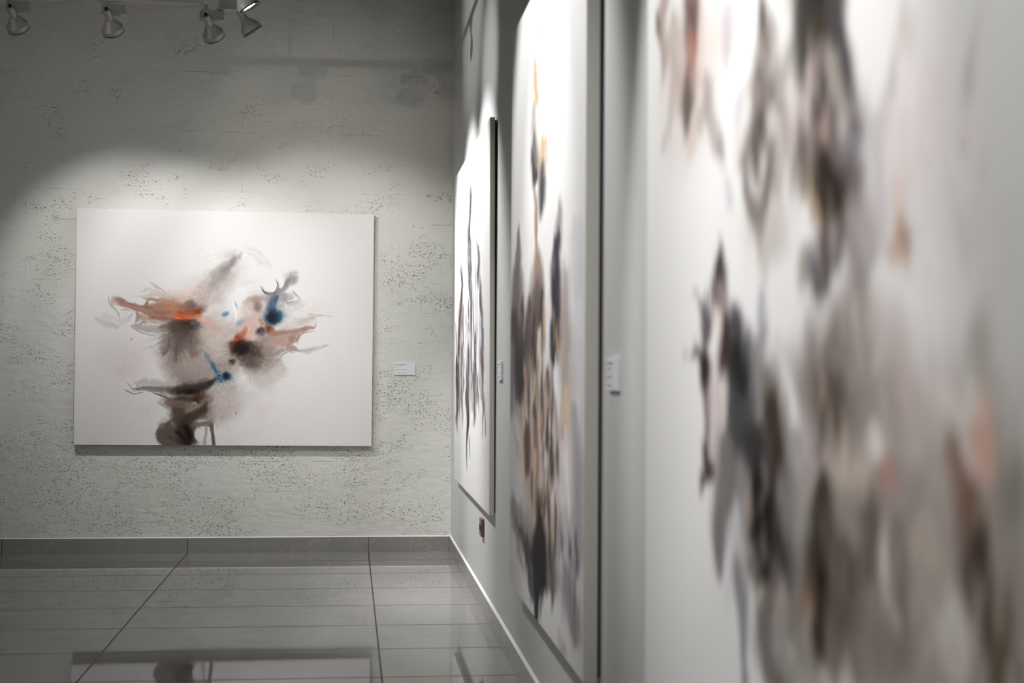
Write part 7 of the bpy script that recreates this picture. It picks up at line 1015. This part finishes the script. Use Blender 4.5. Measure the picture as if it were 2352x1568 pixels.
('S',[(778.2,2696.9,1.1),(777.7,2711.8,3.1),(776.4,2747.9,6.6),(777.3,2782.9,3.1),(777.6,2797.3,1.1)],(126,111,103),0.53,0.99,{'wa':9,'ws':70,'st':0.3,'sl':160,'sw':12,'ends':0}),
('S',[(883.4,2593.8,0.9),(883.0,2612.0,2.6),(882.0,2650.5,10.8),(883.3,2688.0,2.6),(883.8,2705.6,0.9)],(182,172,172),0.53,0.99,{'wa':9,'ws':70,'st':0.3,'sl':160,'sw':12,'ends':0}),
('S',[(481.2,2666.8,1.7),(479.6,2691.2,4.8),(476.2,2743.4,15.9),(469.6,2797.3,4.8),(466.4,2822.7,1.7)],(232,221,215),0.53,0.99,{'wa':9,'ws':70,'st':0.3,'sl':160,'sw':12,'ends':0}),
('S',[(881.9,2651.9,0.9),(880.8,2666.5,2.6),(878.1,2701.3,6.7),(883.0,2731.7,2.6),(885.0,2744.2,0.9)],(232,211,201),0.53,0.99,{'wa':9,'ws':70,'st':0.3,'sl':160,'sw':12,'ends':0}),
('S',[(724.1,2682.3,1.2),(726.3,2702.4,3.4),(730.2,2736.5,13.7),(724.8,2775.4,3.4),(721.6,2798.1,1.2)],(160,145,138),0.53,0.99,{'wa':9,'ws':70,'st':0.3,'sl':160,'sw':12,'ends':0}),
('S',[(264.6,1128.8,2.1),(262.9,1154.0,6.2),(256.4,1254.5,17.8),(251.8,1357.1,6.3),(250.7,1383.1,2.1)],(210,194,187),0.53,0.99,{'wa':9,'ws':70,'st':0.3,'sl':160,'sw':12,'ends':0}),
('S',[(873.6,2640.1,0.9),(874.4,2653.2,2.6),(878.1,2715.2,6.0),(877.7,2779.3,2.6),(877.6,2792.9,0.9)],(185,174,174),0.53,0.99,{'wa':9,'ws':70,'st':0.3,'sl':160,'sw':12,'ends':0}),
('S',[(666.5,2349.2,1.3),(667.0,2370.0,3.7),(668.0,2424.4,13.0),(662.9,2480.0,3.7),(661.0,2501.2,1.3)],(215,195,186),0.53,0.99,{'wa':9,'ws':70,'st':0.3,'sl':160,'sw':12,'ends':0}),
('S',[(598.0,1390.8,1.5),(596.6,1411.4,4.1),(593.1,1464.8,13.7),(596.3,1523.2,4.1),(597.5,1545.8,1.5)],(152,141,136),0.53,0.99,{'wa':9,'ws':70,'st':0.3,'sl':160,'sw':12,'ends':0}),
('S',[(624.9,2768.2,1.3),(624.5,2786.4,3.9),(623.3,2840.7,9.5),(630.8,2889.8,3.9),(633.3,2906.0,1.3)],(89,76,71),0.53,0.99,{'wa':9,'ws':70,'st':0.3,'sl':160,'sw':12,'ends':0}),
('S',[(856.3,2729.9,0.9),(855.2,2744.4,2.7),(852.5,2777.5,6.4),(858.8,2804.8,2.7),(861.5,2816.3,0.9)],(170,154,146),0.53,0.99,{'wa':9,'ws':70,'st':0.3,'sl':160,'sw':12,'ends':0}),
('S',[(476.8,1347.8,1.7),(473.1,1370.4,4.8),(466.7,1409.8,17.9),(480.7,1463.2,4.8),(488.3,1492.6,1.7)],(212,196,189),0.53,0.99,{'wa':9,'ws':70,'st':0.3,'sl':160,'sw':12,'ends':0}),
('S',[(513.3,2760.2,1.6),(514.0,2783.1,4.6),(516.1,2850.3,15.2),(503.5,2925.6,4.6),(499.3,2951.2,1.7)],(198,183,176),0.53,0.99,{'wa':9,'ws':70,'st':0.3,'sl':160,'sw':12,'ends':0}),
('S',[(880.5,2646.8,0.9),(882.0,2662.5,2.6),(885.4,2697.1,9.3),(884.5,2734.0,2.6),(884.1,2750.8,0.9)],(169,153,145),0.53,0.99,{'wa':9,'ws':70,'st':0.3,'sl':160,'sw':12,'ends':0}),
('S',[(543.6,1584.4,1.6),(540.7,1601.2,4.4),(533.3,1644.2,9.6),(547.6,1698.7,4.4),(553.0,1719.1,1.6)],(186,175,169),0.53,0.99,{'wa':9,'ws':70,'st':0.3,'sl':160,'sw':12,'ends':0}),
('S',[(622.9,2561.3,1.3),(623.5,2582.4,3.9),(624.8,2630.2,13.3),(624.5,2678.5,3.9),(624.3,2699.8,1.3)],(164,155,155),0.53,0.99,{'wa':9,'ws':70,'st':0.3,'sl':160,'sw':12,'ends':0}),
('S',[(621.1,2359.1,1.3),(621.4,2381.6,3.9),(622.3,2433.8,14.8),(613.1,2488.1,4.0),(609.1,2511.3,1.5)],(107,94,87),0.53,0.99,{'wa':9,'ws':70,'st':0.3,'sl':160,'sw':12,'ends':0}),
('S',[(626.3,1802.8,1.3),(628.0,1822.1,3.9),(634.8,1901.7,10.0),(625.6,1975.9,3.9),(623.4,1993.8,1.3)],(131,120,114),0.53,0.99,{'wa':9,'ws':70,'st':0.3,'sl':160,'sw':12,'ends':0}),
('S',[(579.3,1760.9,1.5),(580.5,1780.7,4.1),(582.9,1819.2,10.5),(571.6,1852.5,4.3),(565.9,1869.1,1.5)],(157,146,140),0.53,0.99,{'wa':9,'ws':70,'st':0.3,'sl':160,'sw':12,'ends':0}),
('S',[(639.8,1507.7,1.3),(638.4,1528.3,3.8),(633.4,1601.7,13.8),(633.8,1678.7,3.9),(633.9,1700.6,1.3)],(185,174,169),0.53,0.99,{'wa':9,'ws':70,'st':0.3,'sl':160,'sw':12,'ends':0}),
('S',[(474.8,1729.0,1.7),(469.4,1753.0,4.8),(461.6,1788.5,19.6),(469.0,1829.9,4.8),(474.1,1858.1,1.7)],(167,160,160),0.53,0.99,{'wa':9,'ws':70,'st':0.3,'sl':160,'sw':12,'ends':0}),
('S',[(619.8,2228.0,1.3),(620.1,2247.3,3.9),(621.1,2302.2,10.9),(614.2,2357.8,4.0),(611.8,2377.3,1.3)],(203,184,176),0.53,0.99,{'wa':9,'ws':70,'st':0.3,'sl':160,'sw':12,'ends':0}),
('S',[(526.2,2604.1,1.6),(528.8,2623.9,4.5),(533.3,2659.2,12.0),(525.3,2699.0,4.5),(520.9,2721.0,1.6)],(163,154,154),0.53,0.99,{'wa':9,'ws':70,'st':0.3,'sl':160,'sw':12,'ends':0}),
('S',[(742.8,2677.7,1.1),(744.2,2691.8,3.2),(746.9,2719.8,6.6),(740.6,2752.4,3.2),(737.5,2768.6,1.1)],(176,166,166),0.53,0.99,{'wa':9,'ws':70,'st':0.3,'sl':160,'sw':12,'ends':0}),
('S',[(609.7,1911.6,1.5),(608.8,1929.6,4.0),(606.7,1973.4,9.6),(615.6,2019.9,4.0),(619.2,2038.4,1.3)],(194,182,177),0.53,0.99,{'wa':9,'ws':70,'st':0.3,'sl':160,'sw':12,'ends':0}),
('S',[(882.3,2716.8,0.9),(881.8,2731.7,2.6),(880.3,2774.4,7.3),(881.7,2815.2,2.6),(882.2,2829.5,0.9)],(172,156,148),0.53,0.99,{'wa':9,'ws':70,'st':0.3,'sl':160,'sw':12,'ends':0}),
('S',[(733.4,2604.0,1.1),(733.4,2621.0,3.4),(733.3,2676.4,9.0),(738.1,2729.3,3.2),(739.6,2745.4,1.1)],(201,186,179),0.53,0.99,{'wa':9,'ws':70,'st':0.3,'sl':160,'sw':12,'ends':0}),
('S',[(768.9,2653.1,1.1),(769.9,2670.2,3.1),(772.6,2713.7,9.9),(768.7,2760.6,3.1),(767.1,2779.1,1.1)],(162,147,139),0.53,0.99,{'wa':9,'ws':70,'st':0.3,'sl':160,'sw':12,'ends':0}),
('S',[(761.6,2597.1,1.1),(763.5,2617.0,3.1),(766.6,2651.0,13.2),(760.4,2689.2,3.1),(756.8,2711.2,1.1)],(174,164,164),0.53,0.99,{'wa':9,'ws':70,'st':0.3,'sl':160,'sw':12,'ends':0}),
('S',[(518.4,2557.8,1.6),(518.7,2577.1,4.6),(519.4,2617.3,10.4),(513.7,2659.7,4.6),(511.0,2679.9,1.6)],(186,172,165),0.53,0.99,{'wa':9,'ws':70,'st':0.3,'sl':160,'sw':12,'ends':0}),
('S',[(669.6,2653.2,1.2),(668.6,2673.8,3.7),(665.3,2744.1,12.4),(673.7,2808.4,3.7),(676.1,2826.9,1.2)],(158,143,136),0.53,0.99,{'wa':9,'ws':70,'st':0.3,'sl':160,'sw':12,'ends':0})]

def art_from(data, w, h, nx, ny, ground=(232, 231, 231)):
    A = Art(w, h, nx, ny, ground)
    for kind, p, col, a, soft, q in data:
        if kind == 'S': A.S(p, col, a, soft, **q)
        else: A.B(p[0], p[1], p[2], p[3], col, a, soft, **dict(dict(gr=.15, wa=20, ws=80), **q))
    return A
def art_drips():
    A = art_from(DRIPS, 2.37 * .08 * 430, 1.885 * 430, 200, 800); A.feather(16, 1.3, 60, 1, .35, 1); A.deepen(1.2); return A
def art_smoke():
    A = art_from(SMOKE, 1.90 * .13 * 700, 2.195 * 700, 220, 760); A.feather(34, 2.6, 90, 2, .2, 2); A.feather(16, 1.2, 50, 3, .4, 1); A.deepen(1.35); return A
def art_cascade():
    A = art_from(CASCADE, 1.95 * .3 * 1700, 2.2 * 1700, 300, 720); A.feather(70, 26, 240, 4, .35, 2); A.feather(45, 9, 150, 5, .35, 3); A.deepen(1.32); return A

# ---------------------------------------------------------------- paintings
def painting(label, art, w, h, origin, ux, nrm, gap, thick, ang=0., tiltz=0.):
    """origin: centre of the back face on the wall; ux: unit vector along the width (left to right as seen); nrm: out of the wall"""
    ux = Vector(ux); nrm = Vector(nrm); uz = Vector((0, 0, 1))
    t = thing('painting', label, 'painting', origin)
    R = Matrix((( ux.x, uz.x, nrm.x), (ux.y, uz.y, nrm.y), (ux.z, uz.z, nrm.z))).to_4x4()   # local x = width, y = up, z = out
    t.rotation_euler = (R @ Matrix.Rotation(ang, 4, 'Z') @ Matrix.Rotation(tiltz, 4, 'X')).to_euler()
    A = art(); ny, nx = A.X.shape; L = A.lin()[::-1]
    xs = np.linspace(-w / 2, w / 2, nx); ys = np.linspace(-h / 2, h / 2, ny)
    X, Y = np.meshgrid(xs, ys); co = np.stack([X, Y, np.full_like(X, gap + thick)], -1).reshape(-1, 3)
    me = bpy.data.meshes.new('canvas'); me.vertices.add(nx * ny); me.vertices.foreach_set('co', co.astype(np.float32).ravel())
    i = np.arange(nx * ny).reshape(ny, nx); q = np.stack([i[:-1, :-1], i[:-1, 1:], i[1:, 1:], i[1:, :-1]], -1).reshape(-1, 4)
    nq = len(q); me.loops.add(nq * 4); me.polygons.add(nq); me.loops.foreach_set('vertex_index', q.astype(np.int32).ravel())
    me.polygons.foreach_set('loop_start', np.arange(0, nq * 4, 4, dtype=np.int32)); me.update(calc_edges=True); me.validate()
    at = me.color_attributes.new('paint', 'FLOAT_COLOR', 'POINT')
    at.data.foreach_set('color', np.concatenate([L.reshape(-1, 3), np.ones((nx * ny, 1), np.float32)], 1).astype(np.float32).ravel())
    me.materials.append(M['canvas']); o = bpy.data.objects.new('canvas', me); COL.objects.link(o); o.parent = t
    e = bmesh.new(); z0, z1 = gap, gap + thick - .0003; a, b = w / 2, h / 2
    for (x, y) in ((0, 0),):
        pts = [(-a, -b), (a, -b), (a, b), (-a, b)]
        lo = [e.verts.new((px, py, z0)) for px, py in pts]; hi = [e.verts.new((px, py, z1)) for px, py in pts]
        for k in range(4): e.faces.new((lo[k], lo[(k + 1) % 4], hi[(k + 1) % 4], hi[k]))
        e.faces.new(lo[::-1]); e.faces.new(hi)
    link('canvas_edge', e, M['edge'], t, label='plain primed side of the canvas wrapped round the frame')
    s = bmesh.new(); g = .012; d = .05
    for lo, hi in (((-a + g, -b + g, 0.0005), (-a + g + d, b - g, gap)), ((a - g - d, -b + g, 0.0005), (a - g, b - g, gap)), ((-a + g + d, -b + g, 0.0005), (a - g - d, -b + g + d, gap)), ((-a + g + d, b - g - d, 0.0005), (a - g - d, b - g, gap))): box(s, lo, hi)
    link('stretcher_frame', s, M['wood'], t, label='dark wooden frame behind the canvas')
    return t
painting('wide white canvas with an orange, brown and blue ink burst on the rough far wall', art_back, 1.942, 1.552, (-.813, YB, 1.489), (1, 0, 0), (0, -1, 0), .008, .042, ang=-.004)
painting('tall white canvas with thin black and slate drips, nearest the corner on the smooth wall', art_drips, 2.35, 1.885, (XR, 8.195, 1.487), (0, -1, 0), (-1, 0, 0), .009, .023, tiltz=.004)
painting('tall canvas with an ochre thread above dark brown smoke, middle of the smooth wall', art_smoke, 1.90, 2.195, (XR, 5.0, 1.4825), (0, -1, 0), (-1, 0, 0), .010, .038)
painting('large blurred canvas of taupe, black and rust streaks, nearest the camera', art_cascade, 1.95, 2.20, (XR, 2.235, 1.485), (0, -1, 0), (-1, 0, 0), .010, .036)

# ---------------------------------------------------------------- caption cards
def caption(label, loc, rz, group=None):
    t = thing('caption_card', label, 'label', loc, group); t.rotation_euler = (0, 0, rz)
    W_, H_, D_ = .146, .086, .010
    link('card', bx((-W_ / 2, -D_, -H_ / 2), (W_ / 2, 0, H_ / 2)), M['card'], t, bevel=.001)
    rnd = random.Random(5)
    def words(bm, x, z, lens, ch, hgt, y):
        for n in lens:                                     # words too small to read: small upright strokes and bowls
            for k in range(n):
                hh = hgt * rnd.choice((.7, .7, 1, .7, 1)); cw = ch * rnd.uniform(.62, .8)
                box(bm, (x, y - .0003, z), (x + cw * .3, y, z + hh)); box(bm, (x, y - .0003, z), (x + cw, y, z + hgt * .2))
                if rnd.random() < .6: box(bm, (x + cw * .7, y - .0003, z), (x + cw, y, z + hgt * .7))
                box(bm, (x, y - .0003, z + hgt * .5), (x + cw, y, z + hgt * .7)); x += ch
            x += ch * .7
    bm = bmesh.new(); words(bm, -.0655, .0255, (5, 12), .00445, .0052, -D_)
    link('heading', bm, M['ink'], t, label='line of bold dark lettering')
    for z, l in ((.0125, (9, 9)), (.0055, (4,)), (-.0095, (7, 9, 9)), (-.0170, (2, 6)), (-.0315, (8, 5, 10))):
        bm = bmesh.new(); words(bm, -.0665, z, l, .00295, .0040, -D_); link('text_line', bm, M['ink2'], t)
    return t
caption('small white caption card beside the ink burst painting on the rough far wall', (.375, YB, 1.2275), 0)
caption('small white caption card between the drip canvas and the cascade canvas', (XR, 6.775, 1.229), -math.pi / 2)
caption('small white caption card left of the nearest canvas, out of focus', (XR, 3.845, 1.232), -math.pi / 2)

# ---------------------------------------------------------------- wall socket
t = thing('wall_socket', 'small brown wall socket low on the smooth wall under the drip canvas', 'socket', (XR, 7.63, .424)); t.rotation_euler = (0, 0, -math.pi / 2)
link('plate', bx((-.055, -.016, -.046), (.055, 0, .046)), M['brown'], t, bevel=.003)
for sx in (-.026, .026):
    r = lathe([(.021, 0), (.021, .002), (.017, .002), (.016, -.0005)], 28, False, True); bmesh.ops.rotate(r, verts=r.verts, matrix=Matrix.Rotation(math.pi / 2, 3, 'X')); bmesh.ops.translate(r, verts=r.verts, vec=(sx, -.016, .0))
    so = link('outlet', r, M['slot'], t, smooth=True)

# ---------------------------------------------------------------- lighting rails and lamp heads
def rail(label, p0, p1):
    p0, p1 = Vector(p0), Vector(p1); d = p1 - p0; L = d.length; t = thing('track_rail', label, 'lighting track', (p0 + p1) / 2); t.rotation_euler = (0, 0, math.atan2(d.y, d.x))
    b = bmesh.new(); w, h = .018, .036
    box(b, (-L / 2, -w, 0), (L / 2, w, h)); link('rail_body', b, M['rail'], t, bevel=.002)
    b = bmesh.new(); box(b, (-L / 2, -w - .004, -.006), (L / 2, -w + .012, -.0001)); box(b, (-L / 2, w - .012, -.006), (L / 2, w + .004, -.0001)); link('rail_lip', b, M['rail'], t)
    for k in range(3):
        x = -L / 2 + L * (k + .5) / 3; link('hanger', bx((x - .006, -.006, h), (x + .006, .006, ZC - p0.z)), M['black'], t)
    return t
rail('white lighting rail along the top of the rough far wall', (-4.6, 8.35, 3.243), (-.815, 8.35, 3.243))
rail('white lighting rail parallel to the smooth wall', (-.60, -1.0, 3.262), (-.60, 8.55, 3.262))

def head(label, loc, aim, boxrot, lit, group, flip=0.):
    loc = Vector(loc); aim = Vector(aim)
    t = thing('spotlight', label, 'spotlight', loc, group)
    b = bx((-.020, .002, .006), (.104, .062, .052)); bmesh.ops.rotate(b, verts=b.verts, matrix=Matrix.Rotation(boxrot, 3, 'Z')); link('gear_box', b, M['box'], t, bevel=.003)
    b = bx((-.024, -.004, .001), (.118, .068, .005)); bmesh.ops.rotate(b, verts=b.verts, matrix=Matrix.Rotation(boxrot, 3, 'Z')); link('gear_lid', b, M['lamp'], t, bevel=.001)
    b = lathe([(.008, .030), (.009, .0), (.006, -.004)], 20, True, True); link('swivel', b, M['black'], t, smooth=True)
    q = (aim - loc).to_track_quat('-Z', 'Y')
    R = q.to_matrix()
    def place(b): bmesh.ops.rotate(b, verts=b.verts, matrix=R); bmesh.ops.translate(b, verts=b.verts, vec=(0, 0, .012)); return b
    hd = link('lamp_head', place(lathe([(.004, .004), (.019, .003), (.021, 0), (.0212, -.054), (.0225, -.055), (.0225, -.058), (.0245, -.060), (.0560, -.106), (.0595, -.110), (.0600, -.136), (.0565, -.136), (.050, -.100)], 48)), M['lamp'], t, smooth=True)
    es = hd.modifiers.new('edges', 'EDGE_SPLIT'); es.split_angle = math.radians(18)
    link('rim', place(lathe([(.0600, -.134), (.0605, -.140), (.050, -.1405), (.044, -.128)], 48)), M['black'], hd, smooth=True)
    link('lens', place(lathe([(.044, -.128), (.034, -.124), (.010, -.122), (.001, -.122)], 40)), M['lit'] if lit else M['dull'], hd, smooth=True, label='glowing lens' if lit else None)
    return t, loc + R @ Vector((0, 0, -.15)) + Vector((0, 0, .012))
info = dict(a=('pale lamp head at the left end of the rail over the far wall', .12, True), b=('pale lamp head second from the left on the rail over the far wall', .25, True), c=('pale lamp head at the right end of the rail over the far wall', .35, True),
            d=('lamp head turned to the smooth wall, lower of the pair by the rail corner', math.pi, True), e=('lamp head turned to the smooth wall with its bright lens showing', math.pi, True))
for k, loc, aim, watt, cone in HEADS:
    lb, rot, lit = info[k]
    g, tip = head(lb, loc, {'e': (.69, 7.93, 1.25), 'd': (.69, 8.75, 1.25)}.get(k, aim), rot, lit, 'track spotlights')
    if abs(loc[2] - 3.243) > .001:
        link('stem', bx((-.008, -.008, .050), (.008, .008, (3.243 if k in 'abc' else 3.262) - loc[2] - .0065)), M['box'], g) if (3.243 if k in 'abc' else 3.262) - loc[2] > .06 else None
    sp = spot('spot_light', tip, Vector(aim), watt, cone)
